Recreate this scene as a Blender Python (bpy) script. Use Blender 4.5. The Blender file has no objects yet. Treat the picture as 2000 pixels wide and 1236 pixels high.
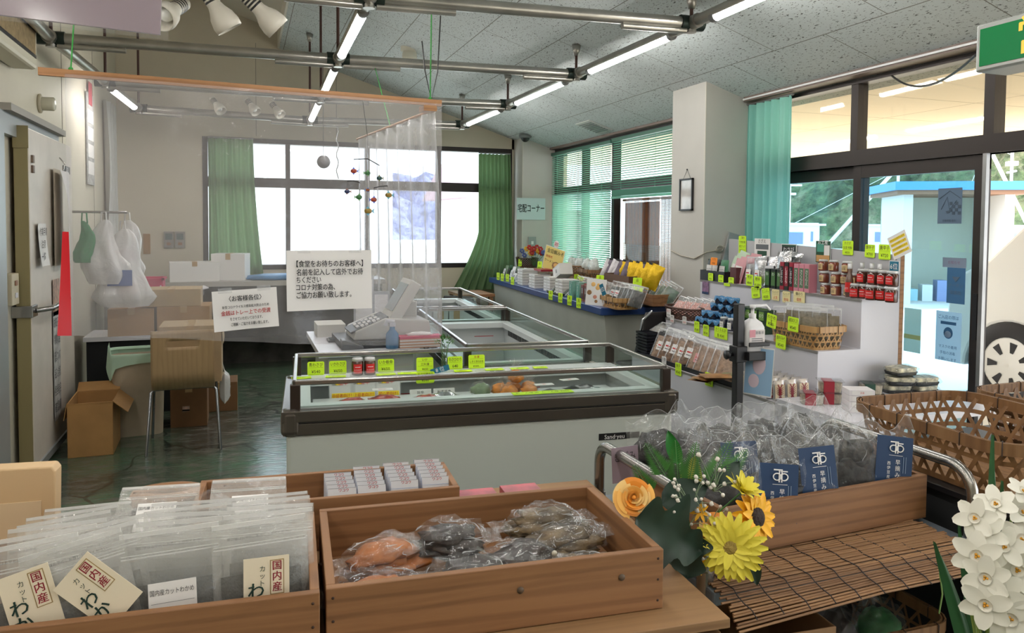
import bpy, math, random
from math import sin, cos, pi, radians, sqrt, atan2
from mathutils import Vector as V, Matrix, noise

SC = bpy.context.scene
COL = SC.collection

# ------------------------------------------------------------------ camera
EYE = V((0, 0, 1.55))
F_PX, CX, CY = 1500.0, 1000.0, 503.0
YAW, PITCH, ROLL = radians(19.33), radians(2.4), radians(0.43)
FW = V((sin(YAW) * cos(PITCH), cos(YAW) * cos(PITCH), -sin(PITCH)))
_rt = V((cos(YAW), -sin(YAW), 0)); _up = _rt.cross(FW)
RT = _rt * cos(ROLL) + _up * sin(ROLL); UP = -_rt * sin(ROLL) + _up * cos(ROLL)
cd = bpy.data.cameras.new('camera'); co = bpy.data.objects.new('camera', cd); COL.objects.link(co)
cd.sensor_width = 36; cd.lens = 36 * F_PX / 2000; cd.shift_y = -(618 - CY) / 2000
cd.clip_start = .05; cd.clip_end = 500
co.matrix_world = Matrix.Translation(EYE) @ Matrix((RT, UP, -FW)).transposed().to_4x4()
SC.camera = co
# ------------------------------------------------------------------ sky, sun, exposure
wd = bpy.data.worlds.new('sky'); SC.world = wd; wd.use_nodes = True
bg = wd.node_tree.nodes['Background']
bg.inputs[0].default_value = (.86, .93, 1, 1); bg.inputs[1].default_value = 5.0
sl = bpy.data.lights.new('sun', 'SUN'); so = bpy.data.objects.new('sun', sl); COL.objects.link(so)
sl.energy = 9.0; sl.angle = radians(3); sl.color = (1, .95, .86)
so.rotation_euler = V((-cos(radians(34)), .03, -sin(radians(34)))).to_track_quat('-Z', 'Y').to_euler()
SC.view_settings.view_transform = 'Standard'; SC.view_settings.look = 'None'
SC.view_settings.gamma = 1; SC.view_settings.use_curve_mapping = False
SC.view_settings.exposure = 0.0
SC.cycles.transparent_max_bounces = 40; SC.cycles.max_bounces = 8; SC.cycles.diffuse_bounces = 4
SC.cycles.sample_clamp_indirect = 4; SC.cycles.caustics_reflective = False; SC.cycles.caustics_refractive = False
TUBE_POWER = 50.0

# ------------------------------------------------------------------ helpers
def ray(x, y): return FW + RT * ((x - CX) / F_PX) - UP * ((y - CY) / F_PX)
def P(x, y, X=None, Y=None, Z=None):
    d = ray(x, y)
    if X is not None: t = X / d.x
    elif Y is not None: t = Y / d.y
    else: t = (Z - EYE.z) / d.z
    return EYE + d * t
def ceil_z(x): return 3.687 - .32 * x
def lin(c): return tuple(((v / 255 / 12.92) if v / 255 <= .04045 else ((v / 255 + .055) / 1.055) ** 2.4) for v in c[:3]) + (1,)
class NT:
    def __init__(s, name):
        s.m = bpy.data.materials.new(name); s.m.use_nodes = True; s.t = s.m.node_tree
        s.b = s.t.nodes['Principled BSDF']; s.out = s.t.nodes['Material Output']
    def n(s, typ, **k):
        q = s.t.nodes.new(typ)
        for a, v in k.items(): setattr(q, a, v)
        return q
    def l(s, a, b): s.t.links.new(a, b)
    def coords(s, scale=(1, 1, 1), kind='Object', rot=(0, 0, 0)):
        c = s.n('ShaderNodeTexCoord'); mp = s.n('ShaderNodeMapping'); mp.inputs['Scale'].default_value = scale
        mp.inputs['Rotation'].default_value = rot
        s.l(c.outputs[kind], mp.inputs['Vector']); return mp.outputs[0]
    def noise(s, vec, scale, detail=3, rough=.55, dist=0):
        q = s.n('ShaderNodeTexNoise'); q.inputs['Scale'].default_value = scale; q.inputs['Detail'].default_value = detail
        q.inputs['Roughness'].default_value = rough; q.inputs['Distortion'].default_value = dist; s.l(vec, q.inputs['Vector']); return q.outputs['Fac']
    def ramp(s, fac, stops, interp='LINEAR'):
        q = s.n('ShaderNodeValToRGB'); e = q.color_ramp; e.interpolation = interp
        while len(e.elements) < len(stops): e.elements.new(.5)
        for el, (p, c) in zip(e.elements, stops): el.position = p; el.color = lin(c) if len(c) == 3 else c
        s.l(fac, q.inputs[0]); return q.outputs[0]
    def mix(s, fac, a, b, mode='MIX'):
        q = s.n('ShaderNodeMix', data_type='RGBA', blend_type=mode)
        for inp, v in ((q.inputs[0], fac), (q.inputs[6], a), (q.inputs[7], b)):
            if hasattr(v, 'type') and hasattr(v, 'is_linked'): s.l(v, inp)
            else: inp.default_value = v
        return q.outputs[2]
    def bump(s, h, strength=.3, dist=.01):
        q = s.n('ShaderNodeBump'); q.inputs['Strength'].default_value = strength; q.inputs['Distance'].default_value = dist
        s.l(h, q.inputs['Height']); s.l(q.outputs[0], s.b.inputs['Normal']); return q.outputs[0]
MATS = {}
def mat(name, c=(200, 200, 200), rough=.5, metal=0, vary=.0, vs=6, emit=0, spec=.5, bump=0, bs=40):
    if name in MATS: return MATS[name]
    k = NT(name); k.b.inputs['Base Color'].default_value = lin(c); k.b.inputs['Roughness'].default_value = rough
    k.b.inputs['Metallic'].default_value = metal; k.b.inputs['Specular IOR Level'].default_value = spec
    vec = k.coords()
    if vary:
        f = k.noise(vec, vs, 4)
        d = tuple(max(0, v * (1 - vary)) for v in c); e = tuple(min(255, v * (1 + vary * .5)) for v in c)
        k.l(k.ramp(f, [(.3, d), (.7, e)]), k.b.inputs['Base Color'])
    if bump: k.bump(k.noise(vec, bs, 3), bump, .01)
    if emit: k.b.inputs['Emission Color'].default_value = lin(c); k.b.inputs['Emission Strength'].default_value = emit
    MATS[name] = k.m; return k.m
def film(name, haze=.06, edge=.5, tint=(255, 255, 255), rough=.12, bump=.5, bs=18, col=(235, 238, 240), metal=0):
    """thin clear plastic: see-through, with sharp creased highlights"""
    if name in MATS: return MATS[name]
    k = NT(name); k.b.inputs['Base Color'].default_value = lin(col); k.b.inputs['Roughness'].default_value = rough
    k.b.inputs['Specular IOR Level'].default_value = .9; k.b.inputs['Metallic'].default_value = metal
    vec = k.coords(); nz = k.noise(vec, bs, 4, .6, .6); nrm = k.bump(nz, bump, .02)
    lw = k.n('ShaderNodeLayerWeight'); lw.inputs[0].default_value = .35; k.l(nrm, lw.inputs['Normal'])
    m1 = k.n('ShaderNodeMath', operation='MULTIPLY_ADD'); m1.inputs[1].default_value = edge; m1.inputs[2].default_value = haze
    pw = k.n('ShaderNodeMath', operation='POWER'); pw.inputs[1].default_value = 1.6
    k.l(lw.outputs['Facing'], pw.inputs[0]); k.l(pw.outputs[0], m1.inputs[0]); m1.use_clamp = True
    tr = k.n('ShaderNodeBsdfTransparent'); tr.inputs[0].default_value = lin(tint)
    mx = k.n('ShaderNodeMixShader'); k.l(m1.outputs[0], mx.inputs[0]); k.l(tr.outputs[0], mx.inputs[1]); k.l(k.b.outputs[0], mx.inputs[2])
    k.l(mx.outputs[0], k.out.inputs['Surface']); MATS[name] = k.m; return k.m
def glass(name, tint=(235, 245, 245), gloss=.08, edge=.5):
    if name in MATS: return MATS[name]
    k = NT(name); k.t.nodes.remove(k.b)
    lw = k.n('ShaderNodeLayerWeight'); lw.inputs[0].default_value = .4
    m1 = k.n('ShaderNodeMath', operation='MULTIPLY_ADD'); m1.inputs[1].default_value = edge; m1.inputs[2].default_value = gloss; m1.use_clamp = True
    pw = k.n('ShaderNodeMath', operation='POWER'); pw.inputs[1].default_value = 3
    k.l(lw.outputs['Facing'], pw.inputs[0]); k.l(pw.outputs[0], m1.inputs[0])
    tr = k.n('ShaderNodeBsdfTransparent'); tr.inputs[0].default_value = lin(tint)
    gl = k.n('ShaderNodeBsdfGlossy'); gl.inputs['Roughness'].default_value = .03
    mx = k.n('ShaderNodeMixShader'); k.l(m1.outputs[0], mx.inputs[0]); k.l(tr.outputs[0], mx.inputs[1]); k.l(gl.outputs[0], mx.inputs[2])
    k.l(mx.outputs[0], k.out.inputs['Surface']); MATS[name] = k.m; return k.m
def wood(name, c1, c2, c3, axis=0, rough=.55, scale=1.0, knots=True):
    if name in MATS: return MATS[name]
    k = NT(name); sc = [9, 9, 9]; sc[axis] = .7; sc = [v * scale for v in sc]
    vec = k.coords(sc); f = k.noise(vec, 2.2, 5, .6, 1.2)
    wv = k.n('ShaderNodeTexWave', wave_type='BANDS', bands_direction='Z' if axis != 2 else 'X')
    wv.inputs['Scale'].default_value = 1.1; wv.inputs['Distortion'].default_value = 5; wv.inputs['Detail'].default_value = 2
    k.l(vec, wv.inputs['Vector'])
    a = k.ramp(wv.outputs['Fac'], [(.05, c2), (.4, c1), (.95, c1)])
    b = k.ramp(f, [(.35, c2), (.6, c1)]); col = k.mix(.5, a, b)
    if knots:
        vo = k.n('ShaderNodeTexVoronoi'); vo.inputs['Scale'].default_value = 3.2 * scale; ks = [1, 1, 1]; ks[axis] = .5
        k.l(k.coords(ks), vo.inputs['Vector'])
        kn = k.ramp(vo.outputs['Distance'], [(.03, (255, 255, 255)), (.1, (0, 0, 0))])
        col = k.mix(kn, col, lin(c3))
    k.l(col, k.b.inputs['Base Color']); k.b.inputs['Roughness'].default_value = rough
    k.bump(wv.outputs['Fac'], .12, .002); MATS[name] = k.m; return k.m

_txt = {}
def text_mesh(s):
    if s not in _txt:
        c = bpy.data.curves.new('t', 'FONT'); c.body = s; c.size = 1; c.resolution_u = 2; c.align_x = 'CENTER'; c.align_y = 'CENTER'
        o = bpy.data.objects.new('t', c); COL.objects.link(o)
        me = bpy.data.meshes.new_from_object(o.evaluated_get(bpy.context.evaluated_depsgraph_get()))
        vs = [v.co.copy() for v in me.vertices]; fs = [tuple(p.vertices) for p in me.polygons]
        xs = [v.x for v in vs] or [0, 1]
        _txt[s] = (vs, fs, max(xs) - min(xs), (max(xs) + min(xs)) / 2)
        bpy.data.objects.remove(o); bpy.data.curves.remove(c); bpy.data.meshes.remove(me)
    return _txt[s]
RX90 = Matrix.Rotation(pi / 2, 4, 'X')
def T(x=0, y=0, z=0): return Matrix.Translation((x, y, z))
def R(a, ax='Z'): return Matrix.Rotation(a, 4, ax)
FLAT = set()     # crinkled cellophane is faceted, not smooth
class MB:
    """collects shapes and links them as ONE mesh object"""
    def __init__(s): s.v = []; s.f = []; s.fm = []; s.fs = []; s.mats = []; s.M = Matrix()
    def mi(s, m):
        if m not in s.mats: s.mats.append(m)
        return s.mats.index(m)
    def add(s, vs, fs, m, smooth=False, M=None):
        o = len(s.v); A = s.M @ M if M is not None else s.M
        if m in FLAT: smooth = False
        s.v += [A @ V(p) for p in vs]; i = s.mi(m)
        for f in fs: s.f.append(tuple(o + q for q in f)); s.fm.append(i); s.fs.append(smooth)
        return s
    def box(s, c, d, m, M=None):
        x, y, z = [q / 2 for q in d]; c = V(c)
        vs = [c + V((a * x, b * y, e * z)) for a in (-1, 1) for b in (-1, 1) for e in (-1, 1)]
        return s.add(vs, [(0, 1, 3, 2), (4, 6, 7, 5), (0, 4, 5, 1), (2, 3, 7, 6), (0, 2, 6, 4), (1, 5, 7, 3)], m, False, M)
    def b2(s, p, q, m, M=None):
        p, q = V(p), V(q); return s.box((p + q) / 2, [abs(a) for a in (q - p)], m, M)
    def poly(s, pts, m, M=None): return s.add(pts, [tuple(range(len(pts)))], m, False, M)
    def prism(s, pts, h, m, M=None):
        """polygon in xy, extruded to height h"""
        n = len(pts); vs = [(a, b, 0) for a, b in pts] + [(a, b, h) for a, b in pts]
        return s.add(vs, [tuple(range(n))[::-1], tuple(range(n, 2 * n))] + [(i, (i + 1) % n, n + (i + 1) % n, n + i) for i in range(n)], m, False, M)
    def tube(s, pts, r, m, n=8, caps=True, M=None, smooth=True):
        pts = [V(p) for p in pts]; rs = r if isinstance(r, (list, tuple)) else [r] * len(pts)
        rings = []; prev = None
        for i, p in enumerate(pts):
            d = (pts[min(i + 1, len(pts) - 1)] - pts[max(i - 1, 0)]).normalized()
            if prev is None:
                u = d.orthogonal().normalized()
            else:
                u = (prev - d * prev.dot(d)); u = u.normalized() if u.length > 1e-6 else d.orthogonal().normalized()
            prev = u; w = d.cross(u)
            rings.append([p + (u * cos(2 * pi * k / n) + w * sin(2 * pi * k / n)) * rs[i] for k in range(n)])
        vs = [q for g in rings for q in g]
        fs = [(i * n + k, i * n + (k + 1) % n, (i + 1) * n + (k + 1) % n, (i + 1) * n + k) for i in range(len(pts) - 1) for k in range(n)]
        s.add(vs, fs, m, smooth, M)
        if caps: s.add(rings[0][::-1], [tuple(range(n))], m, False, M); s.add(rings[-1], [tuple(range(n))], m, False, M)
        return s
    def lathe(s, prof, m, n=20, M=None, smooth=True):
        vs = [(r * cos(2 * pi * k / n), r * sin(2 * pi * k / n), z) for r, z in prof for k in range(n)]
        fs = [(i * n + k, i * n + (k + 1) % n, (i + 1) * n + (k + 1) % n, (i + 1) * n + k) for i in range(len(prof) - 1) for k in range(n)]
        return s.add(vs, fs, m, smooth, M)
    def grid(s, fn, nu, nv, m, smooth=True, M=None, closed_u=False):
        vs = [fn(i / nu, j / nv) for j in range(nv + 1) for i in range(nu + (0 if closed_u else 1))]
        w = nu if closed_u else nu + 1
        fs = [(j * w + i, j * w + (i + 1) % w, (j + 1) * w + (i + 1) % w, (j + 1) * w + i) for j in range(nv) for i in range(nu)]
        return s.add(vs, fs, m, smooth, M)
    def ball(s, c, r, m, n=12, k=8, M=None, sc=(1, 1, 1), wob=0, seed=0):
        def fn(u, v):
            a, b = 2 * pi * u, pi * (v - .5); d = V((cos(a) * cos(b), sin(a) * cos(b), sin(b)))
            rr = r * (1 + wob * noise.noise(d * 2.2 + V((seed, 0, 0))) + (.22 * noise.noise(d * 5 + V((0, seed, 0))) if m in FLAT else 0))
            return V(c) + V((d.x * sc[0], d.y * sc[1], d.z * sc[2])) * rr
        return s.grid(fn, n, k, m, True, M, True)
    def text(s, t, size, m, M=None, width=None, bold=False):
        """centred text in the local XY plane"""
        vs, fs, w, cx = text_mesh(t); kx = size
        if width and w * size > width: kx = width / w
        for dx, dy in (((-.016, 0), (.016, .002), (0, .014)) if bold else ((0, 0),)): s.add([((v.x - cx + dx) * kx, (v.y + dy) * size, dx * .0004 * size) for v in vs], fs, m, False, M)
        return s
    def build(s, name, parent=None, loc=(0, 0, 0), rz=0, bevel=0, rot=None, solid=0, seg=2):
        me = bpy.data.meshes.new(name); me.from_pydata(s.v, [], s.f)
        for m in s.mats: me.materials.append(m)
        me.polygons.foreach_set('material_index', s.fm); me.polygons.foreach_set('use_smooth', s.fs); me.update()
        o = bpy.data.objects.new(name, me); COL.objects.link(o); o.location = loc
        o.rotation_euler = rot if rot else (0, 0, rz)
        if parent: o.parent = parent
        if solid: q = o.modifiers.new('s', 'SOLIDIFY'); q.thickness = solid; q.offset = 0
        if bevel: q = o.modifiers.new('b', 'BEVEL'); q.width = bevel; q.segments = seg; q.limit_method = 'ANGLE'; q.angle_limit = radians(40)
        return o
def tag(o, label=None, cat=None, group=None, kind=None):
    if label: o['label'] = label
    if cat: o['category'] = cat
    if group: o['group'] = group
    if kind: o['kind'] = kind
    return o
def thing(name, loc, label, cat, rz=0, group=None, rot=None):
    o = bpy.data.objects.new(name, None); COL.objects.link(o); o.location = loc; o.rotation_euler = rot if rot else (0, 0, rz)
    o.empty_display_size = .05
    return tag(o, label, cat, group)
def copy_tree(o, parent=None, kids=None):
    c = o.copy(); COL.objects.link(c)
    if parent: c.parent = parent
    for ch in list(o.children): copy_tree(ch, c)
    return c
def struct(mb, name, **k): return tag(mb.build(name, **k), kind='structure')
ORD = ['first', 'second', 'third', 'fourth', 'fifth', 'sixth', 'seventh', 'eighth', 'ninth', 'tenth', 'eleventh', 'twelfth', 'thirteenth', 'fourteenth', 'fifteenth', 'sixteenth', 'seventeenth', 'eighteenth', 'nineteenth', 'twentieth']

# ------------------------------------------------------------------ materials
WHITE = mat('white_laminate', (212, 212, 218), .35)
INK = mat('ink', (28, 28, 32), .7); RED_INK = mat('red_ink', (190, 30, 35), .7); WHITE_INK = mat('white_print', (240, 240, 240), .6)
STEEL = mat('steel', (170, 168, 165), .25, .95, .15, 3)
ALU = mat('grey_metal', (150, 150, 150), .38, .8, .1, 5)
DARKMETAL = mat('bronze_frame', (52, 46, 44), .4, .5)
BLACK = mat('black_plastic', (24, 24, 27), .4)
CARD = mat('neon_card', (205, 245, 40), .7)
PAPER = mat('paper', (226, 224, 222), .75, bump=.15, bs=6)
KRAFT = mat('cardboard', (168, 132, 92), .8, vary=.06)
RUB = mat('tyre_rubber', (40, 40, 46), .7)
def wall_mat(name, c, seam=0):
    k = NT(name); vec = k.coords(); f = k.noise(vec, 1.3, 4)
    k.l(k.ramp(f, [(.3, tuple(v * .94 for v in c)), (.7, c)]), k.b.inputs['Base Color']); k.b.inputs['Roughness'].default_value = .6
    k.bump(k.noise(vec, 120, 2), .04, .004); return k.m
# ================================================================== THE SETTING
WALL = wall_mat('wall_paint', (216, 206, 186)); WALL_L = wall_mat('panel_paint', (205, 198, 180)); PILLAR_M = wall_mat('pillar_paint', (196, 193, 186))
def floor_mat():
    k = NT('painted_concrete'); vec = k.coords()
    f1 = k.noise(vec, .9, 6, .65, .4); f2 = k.noise(k.coords((1, 2.2, 1)), 6, 6, .7)
    base = k.ramp(f1, [(.36, (66, 66, 58)), (.47, (72, 92, 76)), (.62, (78, 112, 88)), (.72, (96, 92, 80))])
    wear = k.ramp(f2, [(.45, (0, 0, 0)), (.62, (255, 255, 255))])
    vo = k.n('ShaderNodeTexVoronoi', feature='DISTANCE_TO_EDGE'); vo.inputs['Scale'].default_value = 1.1
    nz = k.n('ShaderNodeTexNoise'); nz.inputs['Scale'].default_value = 2.5; k.l(vec, nz.inputs['Vector'])
    mx = k.mix(.35, vec, nz.outputs['Color']); k.l(mx, vo.inputs['Vector'])
    crack = k.ramp(vo.outputs['Distance'], [(.0, (255, 255, 255)), (.012, (0, 0, 0))])
    c = k.mix(wear, base, lin((104, 100, 92))); c = k.mix(crack, c, lin((40, 36, 32)))
    k.l(c, k.b.inputs['Base Color'])
    k.l(k.ramp(f2, [(.3, (70, 70, 70)), (.7, (135, 135, 135))]), k.b.inputs['Roughness'])
    k.bump(k.noise(k.coords((1, 3, 1)), 14, 4, .6), .25, .01); k.b.inputs['Specular IOR Level'].default_value = .8
    return k.m
def ceiling_mat():
    k = NT('acoustic_tile'); vec = k.coords(rot=(0, 0, pi / 2))
    br = k.n('ShaderNodeTexBrick'); br.offset = .5; br.inputs['Scale'].default_value = 1; br.inputs['Mortar Size'].default_value = .0035
    br.inputs['Brick Width'].default_value = .91; br.inputs['Row Height'].default_value = .455; br.inputs['Mortar Smooth'].default_value = .3
    br.inputs['Color1'].default_value = br.inputs['Color2'].default_value = (0, 0, 0, 1); br.inputs['Mortar'].default_value = (1, 1, 1, 1)
    k.l(vec, br.inputs['Vector'])
    f = k.noise(k.coords((2.8, 1, 1)), 46, 2, .5, .8); f2 = k.noise(k.coords(), 9, 2)
    holes = k.ramp(f, [(.348, (255, 255, 255)), (.378, (0, 0, 0))])
    c = k.mix(holes, lin((204, 211, 211)), lin((86, 89, 88))); c = k.mix(br.outputs['Color'], c, lin((120, 118, 112)))
    k.l(c, k.b.inputs['Base Color']); k.b.inputs['Roughness'].default_value = .85
    return k.m
FLOOR_M = floor_mat(); TILE = ceiling_mat()
YB, XL, XR = 9.3, -1.28, 3.72          # back wall, left wall, window wall
YF = -3.2                              # the shop goes on behind the camera
m = MB().box((1.3, 3.2, -.05), (5.4, 13, .1), FLOOR_M); struct(m, 'floor')
# sloping tiled ceiling with the plain white bay on its left
m = MB(); xa, xb = .41, XR + .15
m.prism([(xa, ceil_z(xa)), (xb, ceil_z(xb)), (xb, ceil_z(xb) + .15), (xa, ceil_z(xa) + .15)], YB - YF + .2, TILE, T(0, YB + .1, 0) @ RX90)
o = struct(m, 'ceiling')
WCEIL = mat('white_ceiling', (222, 217, 205), .7)
m = MB(); a, b = XL - .2, .41
m.prism([(a, ceil_z(a) + .2), (b, ceil_z(b) + .2), (b, ceil_z(b) + .3), (a, ceil_z(a) + .3)], YB - YF + .2, WCEIL, T(0, YB + .1, 0) @ RX90)
m.box((.40, (YB + YF) / 2, ceil_z(.4) + .11), (.02, YB - YF, .22), WCEIL); struct(m, 'ceiling_bay')
# back wall with its wide window opening
W0, W1, WZ0, WZ1 = -.42, 3.25, 1.02, 2.52
m = MB(); th = .14
def wall_y(m, x0, x1, z0, z1, mt): m.b2((x0, YB, z0), (x1, YB + th, z1), mt)
wall_y(m, XL - .14, W0, 0, 4.2, WALL); wall_y(m, W0, W1, 0, WZ0, WALL); wall_y(m, W1, XR + .3, 0, 2.7, WALL)
pts = [(W0, WZ1), (XR + .3, WZ1), (XR + .3, ceil_z(XR + .3) + .05), (.41, ceil_z(.41) + .05), (.41, ceil_z(.41) + .25), (W0, ceil_z(W0) + .25)]
m.prism(pts, th, WALL, T(0, YB + th, 0) @ RX90)
for x in (.15, 1.05): m.b2((x, YB - .003, 2.55), (x + .006, YB, 3.6), mat('seam', (150, 145, 134), .8))
struct(m, 'wall_back')
CONC = mat('stained_concrete', (92, 88, 82), .7, vary=.35, vs=4)
struct(MB().b2((XL, 8.98, 0), (W1 - .1, YB, .36), CONC), 'baseboard_back')
# back window: bronze frame, mullions, panes, dado ledge
def window_y(name, x0, x1, z0, z1, xs, zs, y, gm):
    r = tag(thing(name, (x0, y, z0), None, None), kind='structure')
    m = MB(); t = .055
    for a, b in ((0, t), (x1 - x0 - t, x1 - x0)): m.b2((a, -.04, 0), (b, .08, z1 - z0), DARKMETAL)
    for a, b in ((0, t), (z1 - z0 - t, z1 - z0)): m.b2((0, -.039, a), (x1 - x0, .079, b), DARKMETAL)
    for x in xs: m.b2((x - x0 - .026, -.03, 0), (x - x0 + .026, .07, z1 - z0), DARKMETAL)
    for z, h in zs: m.b2((0, -.031, z - z0 - h / 2), (x1 - x0, .071, z - z0 + h / 2), DARKMETAL)
    tag(m.build('window_frame', r), kind='structure')
    e = [x0] + list(xs) + [x1]; zz = [z0] + [q[0] for q in zs] + [z1]
    for i in range(len(e) - 1):
        for j in range(len(zz) - 1):
            tag(MB().b2((e[i] - x0 + .02, .018, zz[j] - z0 + .02), (e[i + 1] - x0 - .02, .024, zz[j + 1] - z0 - .02), gm).build('window_pane', r), kind='structure')
    return r
GL = glass('window_glass', (240, 246, 247), .03, .22)
window_y('window_1', W0, W1, WZ0, WZ1, (.5, 1.42, 2.30), ((2.02, .11),), YB + .03, GL)
# left wall and the insulated cold room front
m = MB().b2((XL - .14, YF, 0), (XL, YB, 4.4), WALL_L)
for y in (6.62, 7.9): m.b2((XL, y, 0), (XL + .003, y + .008, 3.2), mat('seam'))
struct(m, 'wall_left')
m = MB().b2((XL - .14, YF - .14, 0), (XR + .14, YF, 4.4), WALL); struct(m, 'wall_front')  # unseen wall added behind the camera to shut out sky light
# window wall on the right: header, sill wall, pillars
m = MB(); zh = 2.47
m.b2((XR, 5.4, 0), (XR + .14, YB + .14, .82), WALL); m.b2((XR, YF, zh + .03), (XR + .14, YB + .14, 2.62), DARKMETAL)
struct(m, 'wall_right')
m = MB().b2((XR - .12, YF, zh + .03), (XR + .002, 4.97, 2.56), mat('brown_trim', (120, 104, 96), .5)).b2((XR - .13, YF, zh + .04), (XR - .121, 4.97, zh + .052), mat('rail_white', (225, 225, 225), .4))
m.b2((XR - .08, 5.47, zh + .03), (XR + .002, 8.98, 2.56), mat('brown_trim')); struct(m, 'trim_1')
def pillar(name, y0, y1, x0=3.28):
    m = MB(); m.prism([(x0, 0), (XR + .1, 0), (XR + .1, ceil_z(XR + .1)), (x0, ceil_z(x0))], y1 - y0, PILLAR_M, T(0, y1, 0) @ RX90)
    m.b2((x0 - .001, y0 - .001, 0), (x0 + .004, y0 + .003, ceil_z(x0) - .01), mat('corner_bead', (214, 208, 196), .5)); return struct(m, name)
pillar('pillar_1', 4.99, 5.46); pillar('pillar_2', 8.98, YB)
# windows along the right wall (blinds hang in front), x = XR plane
def window_x(name, y0, y1, z0, z1, ys, zs, gm, x=XR + .02, t=.05):
    r = tag(thing(name, (x, y0, z0), None, None), kind='structure')
    m = MB()
    for a, b in ((0, t), (y1 - y0 - t, y1 - y0)): m.b2((-.03, a, 0), (.07, b, z1 - z0), DARKMETAL)
    for a, b in ((0, t), (z1 - z0 - t, z1 - z0)): m.b2((-.029, 0, a), (.069, y1 - y0, b), DARKMETAL)
    for y in ys: m.b2((-.02, y - y0 - .03, 0), (.06, y - y0 + .03, z1 - z0), DARKMETAL)
    for z, h in zs: m.b2((-.021, 0, z - z0 - h / 2), (.061, y1 - y0, z - z0 + h / 2), DARKMETAL)
    tag(m.build('window_frame', r), kind='structure')
    e = [y0] + list(ys) + [y1]; zz = [z0] + [q[0] for q in zs] + [z1]
    for i in range(len(e) - 1):
        for j in range(len(zz) - 1):
            tag(MB().b2((.018, e[i] - y0 + .02, zz[j] - z0 + .02), (.024, e[i + 1] - y0 - .02, zz[j + 1] - z0 - .02), gm).build('window_pane', r), kind='structure')
    return r
window_x('window_2', 5.46, 8.98, .82, 2.5, (7.38, 8.15), ((1.98, .09),), GL)
# transom lights over the sliding entrance, the sliding doors below
window_x('window_3', YF, 4.99, 1.95, 2.5, (-1.5, .2, 1.6, 3.02, 3.97), ((2.0, .1),), glass('transom_glass', (250, 246, 236), .05, .4), t=.03)
GLB = glass('door_glass', (206, 230, 242), .07, .5)
def sliding_door(name, y0, y1, x):
    r = tag(thing(name, (x, y0, 0), None, None), kind='structure'); w = y1 - y0
    m = MB(); t = .065
    m.b2((0, 0, 0), (.04, t, 1.95), DARKMETAL); m.b2((0, w - t, 0), (.04, w, 1.95), DARKMETAL)
    m.b2((.001, 0, 0), (.039, w, .12), DARKMETAL); m.b2((.001, 0, 1.87), (.039, w, 1.95), DARKMETAL)
    tag(m.build('door_frame', r), kind='structure')
    tag(MB().b2((.016, t, .12), (.024, w - t, 1.87), GLB).build('door_pane', r), kind='structure')
    tag(MB().b2((-.008, .02, .95), (0, .045, 1.2), BLACK).build('door_handle', r), kind='structure')
    return r
sliding_door('door_1', 3.04, 3.98, XR + .015); sliding_door('door_2', 3.93, 4.97, XR + .06)
m = MB().b2((XR - .012, 3.015, 0), (XR + .012, 3.038, 1.95), ALU).b2((XR - .03, YF, 0), (XR + .12, 4.99, .025), ALU); struct(m, 'trim_2')
# ================================================================== OUTSIDE
GROUND = mat('pale_asphalt', (214, 210, 202), .9, vary=.05, vs=.6)
struct(MB().b2((-40, -30, -.12), (70, 70, -.10), GROUND), 'ground')
SOFF = mat('soffit_cream', (250, 232, 196), .8); k = NT('soffit_panel'); br = k.n('ShaderNodeTexBrick'); br.offset = 0; br.inputs['Scale'].default_value = 1; br.inputs['Brick Width'].default_value = 1.82; br.inputs['Row Height'].default_value = .91; br.inputs['Mortar Size'].default_value = .006
br.inputs['Color1'].default_value = br.inputs['Color2'].default_value = lin((248, 234, 212)); br.inputs['Mortar'].default_value = lin((190, 170, 140)); k.l(k.coords(), br.inputs['Vector']); k.l(br.outputs['Color'], k.b.inputs['Base Color']); k.b.inputs['Roughness'].default_value = .8
struct(MB().b2((XR + .16, -8, 2.54), (7.6, 11.5, 2.68), k.m), 'canopy_ceiling')  # near end is out of view, extended to keep sun off the cart
m = MB().b2((7.6, -8, 2.46), (7.7, 11.5, 2.8), ALU); struct(m, 'canopy_beam')
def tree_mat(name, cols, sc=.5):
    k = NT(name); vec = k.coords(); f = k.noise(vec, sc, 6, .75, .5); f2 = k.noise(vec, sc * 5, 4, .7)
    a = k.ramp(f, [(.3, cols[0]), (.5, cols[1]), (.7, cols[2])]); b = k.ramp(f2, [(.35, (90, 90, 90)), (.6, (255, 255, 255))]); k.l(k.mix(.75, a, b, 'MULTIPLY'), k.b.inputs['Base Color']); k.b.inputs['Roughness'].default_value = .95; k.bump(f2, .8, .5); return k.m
HM = tree_mat('wooded_hill', [(62, 80, 60), (96, 112, 74), (150, 140, 110)], .22)
def hill(name, a, b, h, depth, mt, seed, nu=90, nv=26, amp=1.6):
    a, b = V(a), V(b); d = b - a; n = V((-d.y, d.x, 0)).normalized() * -1
    def fn(u, v):
        p = a + d * u + n * depth * v; z = h * (1 - (1 - v) ** 1.7) * (.8 + .35 * noise.noise(V((u * 3, seed, 0)))); q = p * .45
        z += amp * (noise.noise(V((q.x, q.y, seed))) + .6 * noise.noise(V((q.x * 2.3, q.y * 2.3, z * .6)))) * min(1, v * 6); return V((p.x + amp * .5 * noise.noise(V((p.y * .6, z * .6, 3))), p.y, z - .3))
    return struct(MB().grid(fn, nu, nv, mt, False), name)
hill('hill', (62, -10, 0), (42, 58, 0), 17, 26, HM, 1, 130, 34)
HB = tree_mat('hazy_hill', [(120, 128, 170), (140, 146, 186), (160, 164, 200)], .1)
hill('hill', (28, 92, 0), (-60, 95, 0), 12, 30, HB, 4, 60, 14, 2.5)
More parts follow.
